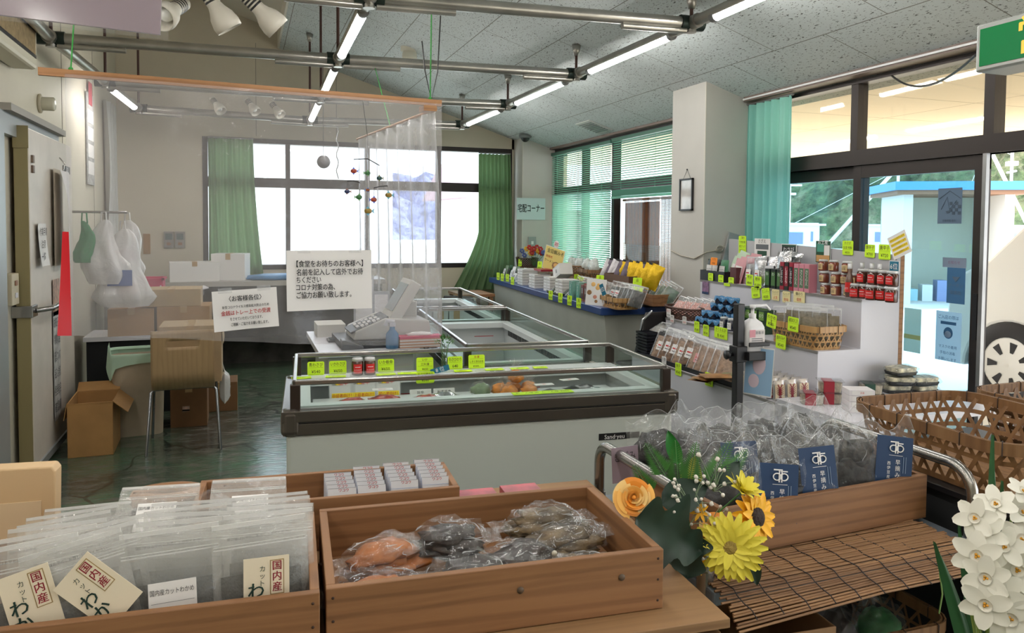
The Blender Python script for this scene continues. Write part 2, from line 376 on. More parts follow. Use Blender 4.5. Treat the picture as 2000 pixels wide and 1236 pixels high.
# ================================================================== CEILING FIXTURES
TUBE_M = mat('lit_tube', (255, 251, 245), .4, emit=TUBE_POWER)
PIPE_M = mat('galvanised_pipe', (176, 174, 168), .32, .85, .12, 4); CLAMP = mat('clamp_iron', (46, 58, 54), .4, .6); ROD = mat('rust_rod', (74, 46, 40), .6)
def truss():
    r = thing('fluorescent_light_frame', (.65, 5.4, 2.67), 'galvanised pipe grid hung from the ceiling carrying lit fluorescent tubes', 'light')
    o = V((.65, 5.4, 2.67))
    Ys = [-2.0, -.5, 1.0, 2.46, 3.92, 5.39, 6.78, 8.11]  # track continued unseen overhead and behind the camera, to fill the foreground
    def J(k, y):
        if k == 2: return V((2.395 - .05 * (y - 5.39) - (.03 if y < 3.95 else 0) * (3.95 - y) * .3, y, 2.70 - .021 * (y - 5.39)))
        if k == 1: return V((.622 + .012 * (y - 5.39), y, 2.675 - .026 * (y - 5.39) * (1 if y > 5.39 else .3)))
        return V((-1.093 + .062 * (y - 5.39) * (1 if y > 5.39 else 0), y, 2.668 - .012 * (y - 5.39)))
    for k in range(3):
        for i in range(len(Ys) - 1):
            a, b = J(k, Ys[i]) - o, J(k, Ys[i + 1]) - o
            MB().tube([a, b], .034, PIPE_M, 12).build('pipe', r)
            if not (k == 0 and 3.9 < Ys[i] < 5.4) and not (k == 0 and i == 4):
                d = b - a; p, q = a + d * .14 - V((0, 0, .020)), a + d * .84 - V((0, 0, .020))
                t = MB().tube([p, q], .027, TUBE_M, 12).build('fluorescent_tube', r)
                MB().tube([p - d * .012, p + d * .006], .031, ALU, 12).build('end_cap', t); MB().tube([q - d * .006, q + d * .02], .031, ALU, 12).build('end_cap', t)
        for i, y in enumerate(Ys):
            p = J(k, y); m = MB(); m.ball(p - o, .052, CLAMP, 14, 8, sc=(1, 1, .85)); m.tube([p - o + V((-.075, 0, 0)), p - o + V((.075, 0, 0))], .043, CLAMP, 12)
            m.tube([p - o + V((0, -.075, 0)), p - o + V((0, .075, 0))], .042, PIPE_M, 12); m.tube([p - o, p - o - V((0, 0, .055))], .03, PIPE_M, 12); m.build('clamp', r)
            zc = ceil_z(p.x) + (.2 if p.x < .41 else 0)
            rod = MB().tube([p - o, V((p.x, p.y, zc)) - o], .0105, ROD, 8).build('hanger_rod', r)
            MB().lathe([(.012, 0), (.02, .0), (.036, .085), (.0, .085)], PIPE_M, 14, T(*(V((p.x, p.y, zc - .085)) - o))).build('ceiling_cup', rod)
    for i, y in enumerate(Ys):
        for k in (0, 1):
            a, b = J(k, y) - o, J(k + 1, y) - o; MB().tube([a, b], .034, PIPE_M, 12).build('pipe', r)
            if y > 2:
                for e, s in ((a, 1), (b, -1)):
                    d = (b - a) * s; MB().tube([e + d * .02 - V((0, 0, .043)), e + d * .24 - V((0, 0, .043))], .02, PIPE_M, 10).build('conduit', r)
truss()
SPOT = mat('lamp_beige', (196, 192, 180), .45)
def spot(loc, aim, label, stem_to, scale=1):
    r = thing('spotlight', loc, label, 'spotlight', group='spotlights above the till'); d = V(aim).normalized(); q = d.to_track_quat('Z', 'Y').to_matrix().to_4x4()
    S = Matrix.Scale(scale, 4)
    MB().lathe([(0, -.13), (.032, -.13), (.034, -.125), (.034, -.02), (.04, .0), (.058, .035), (.066, .075), (.064, .105), (.058, .105), (.052, .06), (.03, .02), (0, .02)], SPOT, 22, q @ S).build('shade', r)
    m = MB()
    for k in range(4): m.lathe([(.0345, -.10 + k * .018), (.036, -.095 + k * .018), (.0345, -.09 + k * .018)], BLACK, 18, q @ S)
    m.build('cooling_fin', r)
    MB().ball((0, 0, 0), .035, mat('bulb_glass', (225, 228, 225), .1), 12, 8, q @ S @ T(0, 0, .05)).build('bulb', r)
    MB().tube([V((0, 0, 0)) - d * .08 * scale, V((0, 0, .03)) - d * .08 * scale, V(stem_to) - V(loc)], .009, SPOT, 8).build('bracket', r)
zr = 3.02
for i, (x, y, aim, lb) in enumerate([(335, 22, (-.25, -.5, -.35), 'beige spotlight facing the camera beside the lilac sign corner'), (424, 18, (.45, .1, -.7), 'beige ribbed spotlight pointing down right, middle of the three under the beam'), (512, 24, (.6, .1, -.55), 'beige ribbed spotlight nearest the tiled ceiling edge')]):
    p = P(x, y, Y=4.0); spot(p, aim, lb, (p.x - .03, p.y, zr))
m = MB().tube([(-1.0, 4.0, zr + .015), (.36, 4.0, zr + .015)], .018, SPOT, 8)
for x in (-.6, .3): m.tube([(x, 4.0, zr), (x, 4.0, ceil_z(x) + .21)], .008, SPOT, 6)
tag(m.build('spotlight_rail'), 'thin beige rail carrying three spotlights high above the till', 'rail')
for i, (x, y) in enumerate([(424, 206), (492, 208), (540, 214)]):
    p = P(x, y, Y=8.0); spot(p, (.4, -.4, -.6), ['small clamp spotlight over the far left window pane, seen through plastic', 'small clamp spotlight between two others on the far pipe', 'small clamp spotlight nearest the lit middle tube at the back'][i], (p.x, 8.08, 2.63), .8)
# detectors on the tiled ceiling
def cz(x, y, px, py):  # ray meets the tiled ceiling
    d = ray(px, py); t = (3.687 - EYE.z) / (d.z + .32 * d.x); return EYE + d * t
p = cz(0, 0, 800, 97)
tag(MB().lathe([(0, -.10), (.065, -.10), (.07, -.095), (.07, -.035), (.062, -.03), (.062, -.012), (.085, -.012), (.085, .03)], mat('detector_ivory', (205, 203, 186), .5), 20).build('smoke_detector', loc=p), 'ivory drum smoke detector on the tiled ceiling', 'detector')
p = cz(0, 0, 1026, 263); r = thing('dome_camera', p, 'small grey dome camera at the ceiling corner by the rear pillar', 'camera')
MB().lathe([(0, 0), (.075, 0), (.078, -.03), (.07, -.04), (0, -.04)], mat('camera_grey', (120, 124, 124), .4), 18).build('base', r); MB().ball((0, 0, -.035), .055, BLACK, 16, 8).build('lens_dome', r)
p = cz(0, 0, 1160, 247); m = MB(); G = mat('vent_white', (196, 198, 194), .6); A = T(*p) @ R(math.atan(.32), 'Y')
m.box((0, 0, -.006), (.28, .34, .012), G, A)
for k in range(7): m.box((-.1 + k * .033, 0, -.014), (.012, .28, .008), ALU, A)
tag(m.build('ceiling_vent'), 'square white ceiling vent above the green blinds', 'vent')
tag(MB().tube([(1.05, 4.7, 2.68), (1.07, 4.7, 2.5), (1.11, 4.7, 2.32), (1.15, 4.7, 2.5), (1.19, 4.7, 3.30)], .004, BLACK, 6).build('loose_cable'), 'thin black cable hanging in a loop beside the middle tube', 'cable')

# ================================================================== SIGNS OVERHEAD
LILAC = mat('lilac_panel', (150, 134, 145), .12); a = P(318, 68, Y=2.05); r = thing('hanging_sign', (a.x, 2.05, a.z), 'glossy lilac sign panel in clear cover at the upper left corner', 'sign')
m = MB(); m.b2((-1.1, 0, 0), (-.006, .012, .55), LILAC); m.build('panel', r, rot=(0, radians(2.6), 0))
m = MB(); m.b2((-1.1, -.004, -.012), (.012, -.001, .56), film('acrylic', .04, .3, bump=.1)); m.build('clear_cover', r, rot=(0, radians(2.6), 0))
m = MB()
for x in (-.9, -.15): m.tube([(x, 0, .5), (x, 0, ceil_z(a.x + x) + .2 - a.z)], .004, ROD, 6)
m.build('hanging_wire', r)
SG = mat('sign_green', (0, 110, 58), .35, emit=.4, spec=.2); SY = mat('sign_amber', (250, 190, 60), .3, emit=.5); SIL = mat('sign_frame', (165, 168, 165), .35, .6)
a, b = P(1907, 50, X=2.62), P(1907, 142, X=2.62); r = thing('lightbox_sign', (2.62, a.y, b.z), 'green lightbox sign with amber character at the upper right corner', 'sign')
h = a.z - b.z; Lb = .95
MB().b2((0, -Lb, 0), (.16, 0, h), SIL).build('case', r, bevel=.008)
MB().b2((-.004, -Lb + .02, .02), (.002, -.02, h - .02), SG).build('face', r)
m = MB(); m.text('営業中', .145, SY, T(-.0055, -.380, h / 2) @ Matrix(((0, 0, -1, 0), (-1, 0, 0, 0), (0, 1, 0, 0), (0, 0, 0, 1))), .45, True); m.build('lettering', r)
m = MB()
for y in (-.15, -.8): m.b2((.06, y - .01, h), (.1, y + .01, ceil_z(2.7) - b.z + .02), SIL)
m.build('bracket', r)
p0, p1 = P(1742, 148, X=3.6), P(1905, 108, X=2.75)
tag(MB().tube([p0.lerp(p1, t / 14) - V((0, 0, .36 * t / 14 * (1 - t / 14))) for t in range(15)], .006, BLACK, 6).build('power_cable'), 'black cable sagging from the transom to the green lightbox', 'cable')

# ================================================================== BLINDS AND CURTAINS
def cloth(name, c, tr=.35):
    k = NT(name); k.b.inputs['Base Color'].default_value = lin(c); k.b.inputs['Roughness'].default_value = .85
    t = k.n('ShaderNodeBsdfTranslucent'); t.inputs[0].default_value = lin(c); mx = k.n('ShaderNodeMixShader'); mx.inputs[0].default_value = tr
    k.l(k.b.outputs[0], mx.inputs[1]); k.l(t.outputs[0], mx.inputs[2]); k.l(mx.outputs[0], k.out.inputs['Surface']); return k.m
SLAT = cloth('blind_green', (160, 220, 202), .6)

def blind(name, y0, y1, zt, zb, label, stack=0, shut=0):
    x = XR - .05; r = thing(name, (x, y0, zt), label, 'blind', group='green venetian blinds'); w = y1 - y0
    MB().b2((-.02, 0, -.035), (.02, w, 0), mat('headrail_green', (70, 110, 94), .4)).build('headrail', r)
    m = MB(); n = int((zt - .04 - zb) / .0235)
    for k in range(n):
        tilt = shut if shut and k > 20 else .28
        m.add([(-.0125 * cos(tilt), .004, -.045 - k * .0235 + .0125 * sin(tilt)), (.0125 * cos(tilt), .004, -.045 - k * .0235 - .0125 * sin(tilt)), (.0125 * cos(tilt), w - .004, -.045 - k * .0235 - .0125 * sin(tilt)), (-.0125 * cos(tilt), w - .004, -.045 - k * .0235 + .0125 * sin(tilt))], [(0, 1, 2, 3)], SLAT)
    for k in range(stack): m.b2((-.0125, .004, zb - zt - .006 - k * .003), (.0125, w - .004, zb - zt - .0045 - k * .003), SLAT)
    tag(m.build('slat', r), kind='stuff')
    MB().b2((-.014, 0, zb - zt - .028 - stack * .003), (.014, w, zb - zt - .006 - stack * .003), SLAT).build('bottom_rail', r)
    m = MB()
    for q in (.12, .5, .88): m.tube([(-.014, w * q, -.03), (-.014, w * q, zb - zt - .02)], .0015, SLAT, 4)
    m.build('ladder_cord', r)
blind('venetian_blind', 7.32, 8.96, 2.455, .93, 'green venetian blind lowered almost to the sill beside the rear pillar', 0, .95)
blind('venetian_blind', 5.48, 7.29, 2.465, 1.93, 'green venetian blind pulled half way up above the reed screen', 22)
def curtain(name, a, b, zt, zb, c, label, n=9, amp=.03, spread=None, seed=0, tr=.35, rail=True):
    """folds hang between ground points a and b; spread moves the hem"""
    a, b = V(a), V(b); d = b - a; nrm = V((-d.y, d.x, 0)).normalized(); o = V((a.x, a.y, zb)); rr = random.Random(seed); ph = [rr.uniform(-.5, .5) for _ in range(n + 2)]
    r = thing(name, o, label, 'curtain')
    def fn(u, v):
        w = u + .01 * sin(u * 13 + v * 3); k = ph[int(u * n)]
        p = a + d * w + nrm * amp * (1 - .25 * v) * sin(2 * pi * n * u + k + v * .8 * k); z = zb + (zt - zb) * v
        if spread: p = p + spread(u, v)
        return V((p.x, p.y, z)) - o
    m = MB().grid(fn, n * 10, 24, c); m.build('cloth', r)
    if rail: MB().tube([a + V((0, 0, zt + .01)) - o, b + V((0, 0, zt + .01)) - o], .009, ALU, 8).build('curtain_rail', r)
MINT = cloth('mint_cloth', (152, 216, 208), .5); OLIVE = cloth('olive_cloth', (106, 134, 94), .35)
curtain('curtain', (XR - .07, 5.0, 0), (XR - .07, 4.47, 0), 2.475, .5, MINT, 'mint green curtain gathered beside the sliding doors', 6, .035, seed=3)
curtain('curtain', (2.78, YB - .09, 0), (3.20, YB - .09, 0), 2.44, .75, OLIVE, 'dark green curtain with trailing hem beside the rear pillar', 8, .03, lambda u, v: V((-.34 * (1 - u) * max(0, .42 - v) ** 1.3 * 3.2 + .05 * (1 - v) * u, -.25 * max(0, .35 - v), 0)), seed=5)
curtain('curtain', (-.36, YB - .062, 0), (.12, YB - .062, 0), 2.5, .97, OLIVE, 'green curtain at the left of the rear window behind plastic sheet', 6, .03, lambda u, v: V((.1 * (1 - v) ** 2 * u, 0, 0)), seed=8)
# reed screens outside the right window
REED = cloth('reed_brown', (186, 124, 80), .5)
def reed(name, y0, y1, zt, zb, label, board=None, gap=.011):
    x = XR + .17; r = thing(name, (x, y0, zb), label, 'screen'); w = y1 - y0; m = MB(); z = 0
    while z < zt - zb: m.b2((-.003, 0, z), (.003, w, z + .0065), REED); z += gap
    tag(m.build('reed', r), kind='stuff'); m = MB()
    for k in range(int(w / .07) + 1): m.b2((-.005, k * .07, 0), (-.0032, k * .07 + .004, zt - zb), BLACK)
    m.build('string', r)
    if board: MB().b2((.012, .02, board[0] - zb), (.02, w - .02, board[1] - zb), cloth('board_brown', (186, 128, 92), .5)).build('backing_board', r); MB().b2((.022, .02, 0), (.03, w - .02, board[0] - zb), PAPER).b2((.018, .3, .24), (.022, .42, .42), mat('board_tan', (190, 150, 110), .7)).build('lower_board', r)
    MB().tube([(0, 0, zt - zb), (0, w, zt - zb)], .014, REED, 8).build('top_pole', r)
reed('reed_screen', 6.70, 7.46, 1.83, .86, 'brown reed screen hung outside the window above the gold pouches', (1.36, 1.80))
reed('reed_screen', 6.44, 6.66, 1.83, .86, 'narrow brown reed screen beside the front pillar', gap=.008)

# ================================================================== WOOD BAR AND CLEAR PLASTIC SCREENS
PINE = wood('pine', (160, 116, 76), (130, 90, 56), (110, 70, 40), 0, knots=False)
SHEET = film('vinyl_sheet', .17, .45, (246, 246, 248), .1, .35, 7, (238, 236, 240))
B0, B1 = V((-.81, 3.75, 2.185)), V((.985, 3.95, 2.185)); bd = (B1 - B0); ang = atan2(bd.y, bd.x)
r = thing('wooden_bar', B0, 'long thin wooden bar hung level over the till counter', 'bar', ang)
MB().b2((0, -.012, -.016), (bd.length, .012, .016), PINE).build('batten', r)
MB().b2((bd.length - .10, -.018, -.045), (bd.length - .03, .06, -.017), PINE).build('end_block', r)
GC = mat('green_cord', (40, 130, 50), .7)
for nm, x, zt in (('far left', .12, 2.64), ('right', bd.length - .06, 2.64)):
    p = B0 + bd.normalized() * x
    tag(MB().tube([p + V((0, 0, .012)), V((p.x, 3.92, 2.64))], .0035, GC, 6).ball(p + V((0, 0, .02)), .01, GC, 8, 6).build('green_cord'), 'thin green cord tied to the %s end of the wooden bar' % nm, 'cord', 'green cords')
def sheet_z(u): return 1.06 + (.90 - 1.06) * u
def sheet_pt(u, v, off=0):
    x = .10 + (bd.length - .10) * u; zb = sheet_z(u); z = zb + (2.18 - zb) * v
    q = B0 + bd.normalized() * x; w = .018 * sin(u * 9 + v * 2) * (1 - v) + .010 * sin(u * 31 + v * 5) * (1.1 - v)
    return V((q.x, q.y + w - .016 + off, z))
r = thing('plastic_screen', B0, 'wide clear plastic sheet hanging from the wooden bar before the till', 'screen', group='clear plastic screens')
MB().grid(lambda u, v: sheet_pt(u, v) - B0, 60, 24, SHEET).build('sheet', r)
RT_M = mat('red_tape', (200, 20, 36), .3)
tag(MB().grid(lambda u, v: sheet_pt(-.012 + u * (.03 - .016 * v) - .012 * (1 - v), v * .40, -.004) - B0, 3, 12, RT_M).build('red_tape_strip', r), 'red tape strip on the left edge of the sheet')
E0 = V((.965, 3.97, 2.16)); E1 = V((.78, 5.62, 2.16))
r = thing('plastic_screen', E0, 'pleated clear plastic sheet running back from the wooden bar end', 'screen', group='clear plastic screens')
def side(u, v):
    q = E0.lerp(E1, u); zb = .86; z = zb + (2.15 - zb) * v
    return V((q.x + .022 * sin(u * 46 + .7 * sin(v * 4)) * (1.05 - .4 * v) + .05 * (1 - v) * (1 - u) * .6, q.y, z)) - E0
MB().grid(side, 90, 14, film('vinyl_pleat', .22, .6, (244, 244, 248), .1, .35, 9)).build('sheet', r)
MB().tube([(0, 0, 0), E1 - E0], .008, PINE, 6).build('top_batten', r)
p = E0.lerp(E1, .5); tag(MB().tube([p, V((p.x, 5.39, 2.64))], .003, GC, 6).build('green_cord'), 'thin green cord holding up the side plastic screen', 'cord', 'green cords')
# notices taped to the sheet
def notice(px0, py0, px1, py1, lines, label, rot=0, off=-.014, curl=.012):
    a, b = P(px0, py0, Y=3.84), P(px1, py1, Y=3.84); w, h = b.x - a.x, a.z - b.z; c = (a + b) / 2; yy = B0.y + (c.x - B0.x) * bd.y / bd.x - .045 + off
    k = yy / 3.84; c = EYE + (c - EYE) * k; w *= k; h *= k
    r = thing('paper_notice', (c.x, yy, c.z), label, 'notice', ang, rot=(0, rot, ang))
    MB().grid(lambda u, v: ((u - .5) * w, -curl * (1 - v) ** 3 * 2 * abs(u - .5) - .002, (v - .5) * h), 8, 8, PAPER).build('sheet', r)
    m = MB()
    for t, x, z, s, wd, mt in lines: m.text(t, s * h, mt, T(x * w, -.0075 - curl * .4, z * h) @ RX90, wd * w, True)
    m.build('printed_text', r)
    m = MB()
    for x in (-.3, .3): m.b2((x * w - .03, -.0035, h / 2 - .012), (x * w + .03, -.0025, h / 2 + .012), film('tape', .15, .3))
    m.build('tape', r)
notice(558, 489, 727, 602, [('【食堂をお待ちのお客様へ】', 0, .27, .12, .78, INK), ('名前を記入して店外でお待', 0, .13, .12, .78, INK), ('ちください', -.25, .005, .12, .28, INK), ('コロナ対策の為、', -.17, -.12, .12, .45, INK), ('ご協力お願い致します。', -.07, -.25, .12, .64, INK)], 'white notice with five large black lines taped to the plastic sheet')
notice(415, 566, 543, 640, [('〈お客様各位〉', 0, .28, .15, .5, INK), ('新型コロナウイルス感染拡大防止のため', 0, .08, .08, .72, INK), ('金銭はトレー上での受渡', 0, -.07, .13, .76, RED_INK), ('をさせていただいております。', 0, -.22, .09, .5, INK), ('ご理解・ご協力をお願い致します。', .05, -.36, .09, .58, INK)], 'smaller white notice with a red line taped low on the plastic sheet', radians(-3))
# fish mobile and silver ball
def mobile():
    Yd = 3.74; top = P(718, 268, Y=Yd); r = thing('fish_mobile', top, 'hanging mobile of small coloured fish in front of the plastic screen', 'mobile')
    L = lambda x, y: P(x, y, Y=Yd) - top
    cols = {'r': (150, 60, 40), 'g': (50, 100, 56), 'b': (36, 46, 84), 'o': (140, 76, 40), 'y': (140, 116, 50), 't': (36, 70, 70)}
    for x, y, c, s, f in [(691, 334, 'r', 9, -1), (718, 338, 'g', 8, 1), (741, 348, 't', 8, -1), (678, 374, 'b', 8, -1), (701, 385, 'g', 9, 1), (730, 390, 'r', 9, 1), (759, 381, 'y', 10, -1), (719, 412, 'y', 11, -1), (718, 371, 'o', 6, 1)]:
        k = s * 2.6 / 1500; mt = mat('fish_' + c, cols[c], .3); p = L(x, y); m = MB(); m.M = T(*p) @ Matrix.Scale(f, 4, (1, 0, 0))
        m.ball((0, 0, 0), k, mt, 10, 8, sc=(1, .3, .72)); m.prism([(-k * .8, 0), (-k * 1.6, k * .7), (-k * 1.35, 0), (-k * 1.6, -k * .7)], .003, mat('fin_' + c, tuple(min(255, q + 50) for q in cols[c][::-1])), RX90)
        m.prism([(-k * .4, k * .6), (k * .1, k * 1.25), (k * .5, k * .6)], .003, mat('fin_' + c), RX90); m.prism([(-k * .4, -k * .6), (k * .1, -k * 1.2), (k * .5, -k * .6)], .003, mat('fin_' + c), RX90)
        m.ball((k * .65, -k * .25, k * .15), k * .12, INK, 6, 4); m.build('fish', r)
    m = MB()
    for pts in ([(691, 311), (718, 310), (741, 323)], [(678, 354), (691, 353), (703, 357)], [(730, 367), (742, 364), (757, 363)]): m.tube([L(*q) for q in pts], .0022, INK, 6)
    for a, b in (((718, 268), (718, 425)), ((691, 311), (691, 354)), ((741, 323), (741, 366)), ((678, 354), (678, 374)), ((703, 357), (702, 385)), ((731, 367), (730, 390)), ((757, 363), (759, 380))): m.tube([L(*a), L(*b)], .0009, INK, 4)
    m.build('wire_arm', r)
    MB().tube([(0, 0, 0), V((0, .16, 2.17 - top.z))], .0012, INK, 4).build('thread', r)
mobile()
p = P(632, 316, Y=5.35); r = thing('hanging_ball', p, 'grey textured ball hanging on a cord behind the plastic sheet', 'ornament')
MB().ball((0, 0, 0), .045, mat('silver_ball', (120, 120, 124), .4, .5, bump=.6, bs=60), 16, 12).build('ball', r); MB().tube([(0, 0, .04), (0, .04, 2.67 - p.z)], .002, INK, 5).build('cord', r)
p = P(659, 300, Y=8.11); m = MB()
for k in range(12): m.tube([(.012 * sin(k * 1.7), 0, -.045 * k + .28), (.012 * sin((k + 1) * 1.7), 0, -.045 * (k + 1) + .28)], .006, ALU, 5)
m.tube([(0, 0, .28), (0, 0, 2.585 - p.z)], .002, INK, 4); tag(m.build('hanging_chain', loc=p), 'wavy silver chain hanging before the rear window', 'chain')

# ================================================================== COLD ROOM FRONT AND LEFT WALL
DOORW = mat('cold_door_white', (208, 200, 190), .4, vary=.06, vs=3); OLV = mat('gasket_olive', (140, 128, 90), .6); FRM = mat('aluminium_trim', (170, 176, 178), .35, .4)
r = thing('cold_room_door', (-1.18, 5.2, 0), 'thick white sliding cold room door with papers on the left wall', 'door')
MB().b2((-.045, .004, .05), (0, 1.2, 2.1), DOORW).build('panel', r, bevel=.006)
MB().b2((-.075, -.008, .05), (-.004, .004, 2.1), OLV).b2((-.078, -.014, 1.98), (0.002, -.006, 2.11), OLV).build('edge_gasket', r)
h = MB(); h.b2((-.1, -.02, .985), (.012, .10, 1.055), STEEL); h.tube([(.012, .06, 1.02), (.09, .09, 1.03), (.11, .30, 1.045), (.09, .55, 1.045)], .016, STEEL, 10); tag(h.build('handle', r, bevel=.004), 'steel lever handle')
for z in (1.9, 1.84): MB().b2((-.001, .05, z), (.012, .085, z + .045), mat('latch_brown', (110, 92, 76), .5)).build('latch', r)
m = MB().b2((-.001, .9, 1.895), (.003, 1.13, 1.945), BLACK); m.text('DO', .05, WHITE_INK, T(.0035, 1.03, 1.92) @ Matrix(((0, 0, 1, 0), (1, 0, 0, 0), (0, 1, 0, 0), (0, 0, 0, 1)))); tag(m.build('label_strip', r), 'black label strip')
MB().b2((-.03, .01, .045), (.012, 1.19, .09), FRM).build('bottom_rail', r)
m = MB().b2((XL, 4.70, 0), (XL + .05, 4.92, 2.16), FRM).b2((XL, 4.92, 2.04), (XL + .045, 6.28, 2.16), FRM).b2((XL, 4.9, 2.16), (XL + .09, 6.28, 2.20), mat('track_grey', (150, 146, 138), .6)); struct(m, 'trim_3')
def wall_paper(px, py, w, h, mats, label, name='paper_notice', cat='notice', X=-1.172, text=None, tilt=0, curl=0):
    p = P(px, py, X=X); r = MB(); A = T(*p) @ R(pi / 2) @ R(tilt, 'Y')
    r.grid(lambda u, v: ((u - .5) * w, -curl * (1 - v) ** 2 - curl * abs(u - .5), (v - .5) * h), 4, 6, mats, M=A)
    if text:
        for i, t in enumerate(text): r.text(t, h / (len(text) * 1.6), INK, A @ T(0, -.002 - curl * .8, h * (.5 - (i + .7) / (len(text) + .4))) @ RX90, w * .86)
    return tag(r.build(name), label, cat)
NEWS = mat('newsprint', (178, 178, 176), .8, vary=.18, vs=22)
wall_paper(112, 712, .20, .72, NEWS, 'long grey newsprint sheet taped low on the cold room door', text=['お知らせ', '冷凍庫内の温度', '管理について', '毎日の点検表', '担当者名', '確認欄'])
wall_paper(110, 580, .19, .24, mat('photo_print', (176, 146, 130), .3, vary=.45, vs=26), 'strip of colour photos above the door handle lever', 'photo_print', 'photo')
wall_paper(79, 478, .2, .26, PAPER, 'crumpled white paper pinned beside the hanging folder', text=['作業手順', '注意', '一覧'], curl=.02)
r = thing('hanging_folder', P(118, 425, X=-1.15), 'pale plastic folder hanging open from a hook on the cold door', 'folder', pi / 2)
MB().grid(lambda u, v: ((u - .5) * .27, -.03 - .05 * sin(pi * v) * (1 - u), (v - .5) * .62), 8, 12, mat('folder_white', (214, 208, 208), .4)).grid(lambda u, v: ((u - .5) * .27, .01, (v - .5) * .64), 2, 2, mat('folder_shade', (190, 178, 160), .6)).build('cover', r)
MB().tube([(0, -.02, .30), (0, -.03, .36), (0, 0, .40)], .004, STEEL, 6).build('hook', r)
p = P(76, 202, X=XL); r = thing('wall_lamp', p, 'round alarm lamp on the wall above the cold room door', 'lamp')
A = R(pi / 2, 'Y'); MB().lathe([(0, 0), (.062, 0), (.065, .012), (.05, .02), (0, .02)], mat('lamp_base', (180, 172, 150), .5), 20, A).build('base', r); MB().lathe([(.045, .02), (.046, .085), (.038, .095), (0, .095)], mat('lamp_lens', (200, 196, 176), .2), 20, A).build('lens', r)
p = P(11, 565, X=XL); m = MB().b2((0, -.07, -.09), (.05, .07, .09), mat('switch_ivory', (196, 186, 160), .5)).b2((.05, -.02, .02), (.058, .02, .05), mat('switch_red', (150, 110, 90), .5)).b2((.05, -.02, -.05), (.058, .02, -.02), WHITE)
tag(m.build('switch_box', loc=p, bevel=.004), 'ivory switch box left of the cold room door', 'switch')
r = thing('wall_calendar', P(176, 268, X=XL + .012), 'grey banded calendar hanging on the left wall behind plastic', 'calendar', pi / 2)
MB().b2((-.16, -.005, -.42), (.16, .005, .38), NEWS).build('page', r); m = MB()
for k in range(4):
    m.b2((-.13, -.007, -.33 + k * .15), (.13, -.006, -.215 + k * .15), PAPER)
m.build('month_block', r); MB().b2((-.08, -.008, .28), (.08, -.006, .48), mat('ribbon_red', (180, 70, 80), .6)).build('ribbon', r)
r = thing('wall_calendar', P(212, 330, X=XL + .02), 'long pale bundle of hanging sheets between calendar and corner', 'paper', pi / 2)
MB().grid(lambda u, v: ((u - .5) * .5, -.02 - .03 * sin(u * 20 + v * 3), (v - .5) * 1.3), 24, 8, mat('pale_sheet', (196, 196, 192), .5)).build('sheet', r)
r = thing('wall_clock', P(238, 235, X=XL + .02), 'white frame picture high on the left wall by the corner', 'picture', pi / 2)
MB().b2((-.2, -.02, -.22), (.2, .0, .22), WHITE).build('frame', r); MB().b2((-.16, -.022, -.18), (.16, -.02, .18), mat('photo_grey', (140, 125, 120), .5, vary=.3, vs=12)).build('print', r)
# air conditioner high on the left
m = MB(); p = P(40, 62, X=-1.16); r = thing('air_conditioner', p, 'slanted ivory air conditioner panel high on the left wall', 'air conditioner')
MB().b2((-.12, -.75, -.16), (.02, .28, .18), mat('ac_ivory', (206, 200, 180), .5)).build('case', r, bevel=.02); MB().b2((.021, -.7, -.08), (.024, .22, .05), mat('ac_filter', (150, 128, 92), .8, vary=.15, vs=30)).b2((.02, -.72, -.1), (.023, .24, -.08), BLACK).b2((.02, -.72, .05), (.023, .24, .07), BLACK).build('intake_grille', r)
# ================================================================== SHARED PRODUCT BUILDERS
def carton(loc, d, label, rz=0, flaps=None, c=KRAFT, marks=None, open_top=False, name='cardboard_box', group=None):
    r = thing(name, loc, label, 'box', rz, group); w, l, h = d; t = .005; m = MB()
    if open_top:
        m.b2((-w / 2, -l / 2, 0), (w / 2, -l / 2 + t, h), c).b2((-w / 2, l / 2 - t, 0), (w / 2, l / 2, h), c).b2((-w / 2, -l / 2, 0), (-w / 2 + t, l / 2, h), c).b2((w / 2 - t, -l / 2, 0), (w / 2, l / 2, h), c).b2((-w / 2, -l / 2, 0), (w / 2, l / 2, t), c)
    else: m.b2((-w / 2, -l / 2, 0), (w / 2, l / 2, h), c)
    m.build('carton_body', r, bevel=.003)
    for side, ang, ln in flaps or []:
        f = MB(); A = {'f': T(0, -l / 2, h), 'r': T(w / 2, 0, h) @ R(pi / 2), 'b': T(0, l / 2, h) @ R(pi), 'l': T(-w / 2, 0, h) @ R(-pi / 2)}[side]
        f.b2((-(w if side in 'fb' else l) / 2, -ln, -.002), ((w if side in 'fb' else l) / 2, 0, .002), c, A @ R(ang, 'X')); f.build('flap', r)
    if not open_top:
        tp = MB().b2((-.025, -l / 2 - .001, h), (.025, l / 2 + .001, h + .0015), mat('packing_tape', (176, 146, 104), .3)); tp.b2((-.025, -l / 2 - .002, h * .78), (.025, -l / 2, h + .001), mat('packing_tape')); tp.build('tape_strip', r)
    for (x, z, w2, h2, mt) in marks or []: MB().b2((x - w2 / 2, -l / 2 - .003, z - h2 / 2), (x + w2 / 2, -l / 2 - .0005, z + h2 / 2), mt).build('printed_mark', r)
    return r
def pouch_fn(w, h, t, seed, px=2.5, py=2.2, wob=.25, sgn=1, y0=0):
    rr = random.Random(seed); o = V((rr.uniform(0, 99), rr.uniform(0, 99), 0))
    def fn(u, v):
        a, b = abs(2 * u - 1), abs(2 * v - 1); k = max(0, 1 - a ** px) * max(0, 1 - b ** py)
        nz = noise.noise(V((u * 3.5, v * 3.5, sgn)) + o) + .6 * noise.noise(V((u * 9, v * 9, sgn)) + o); x = (u - .5) * w * (1 - .05 * k); z = v * h
        return V((x, y0 + sgn * t * .5 * (k + wob * nz * min(1, k * 3 + .15)), z))
    return fn
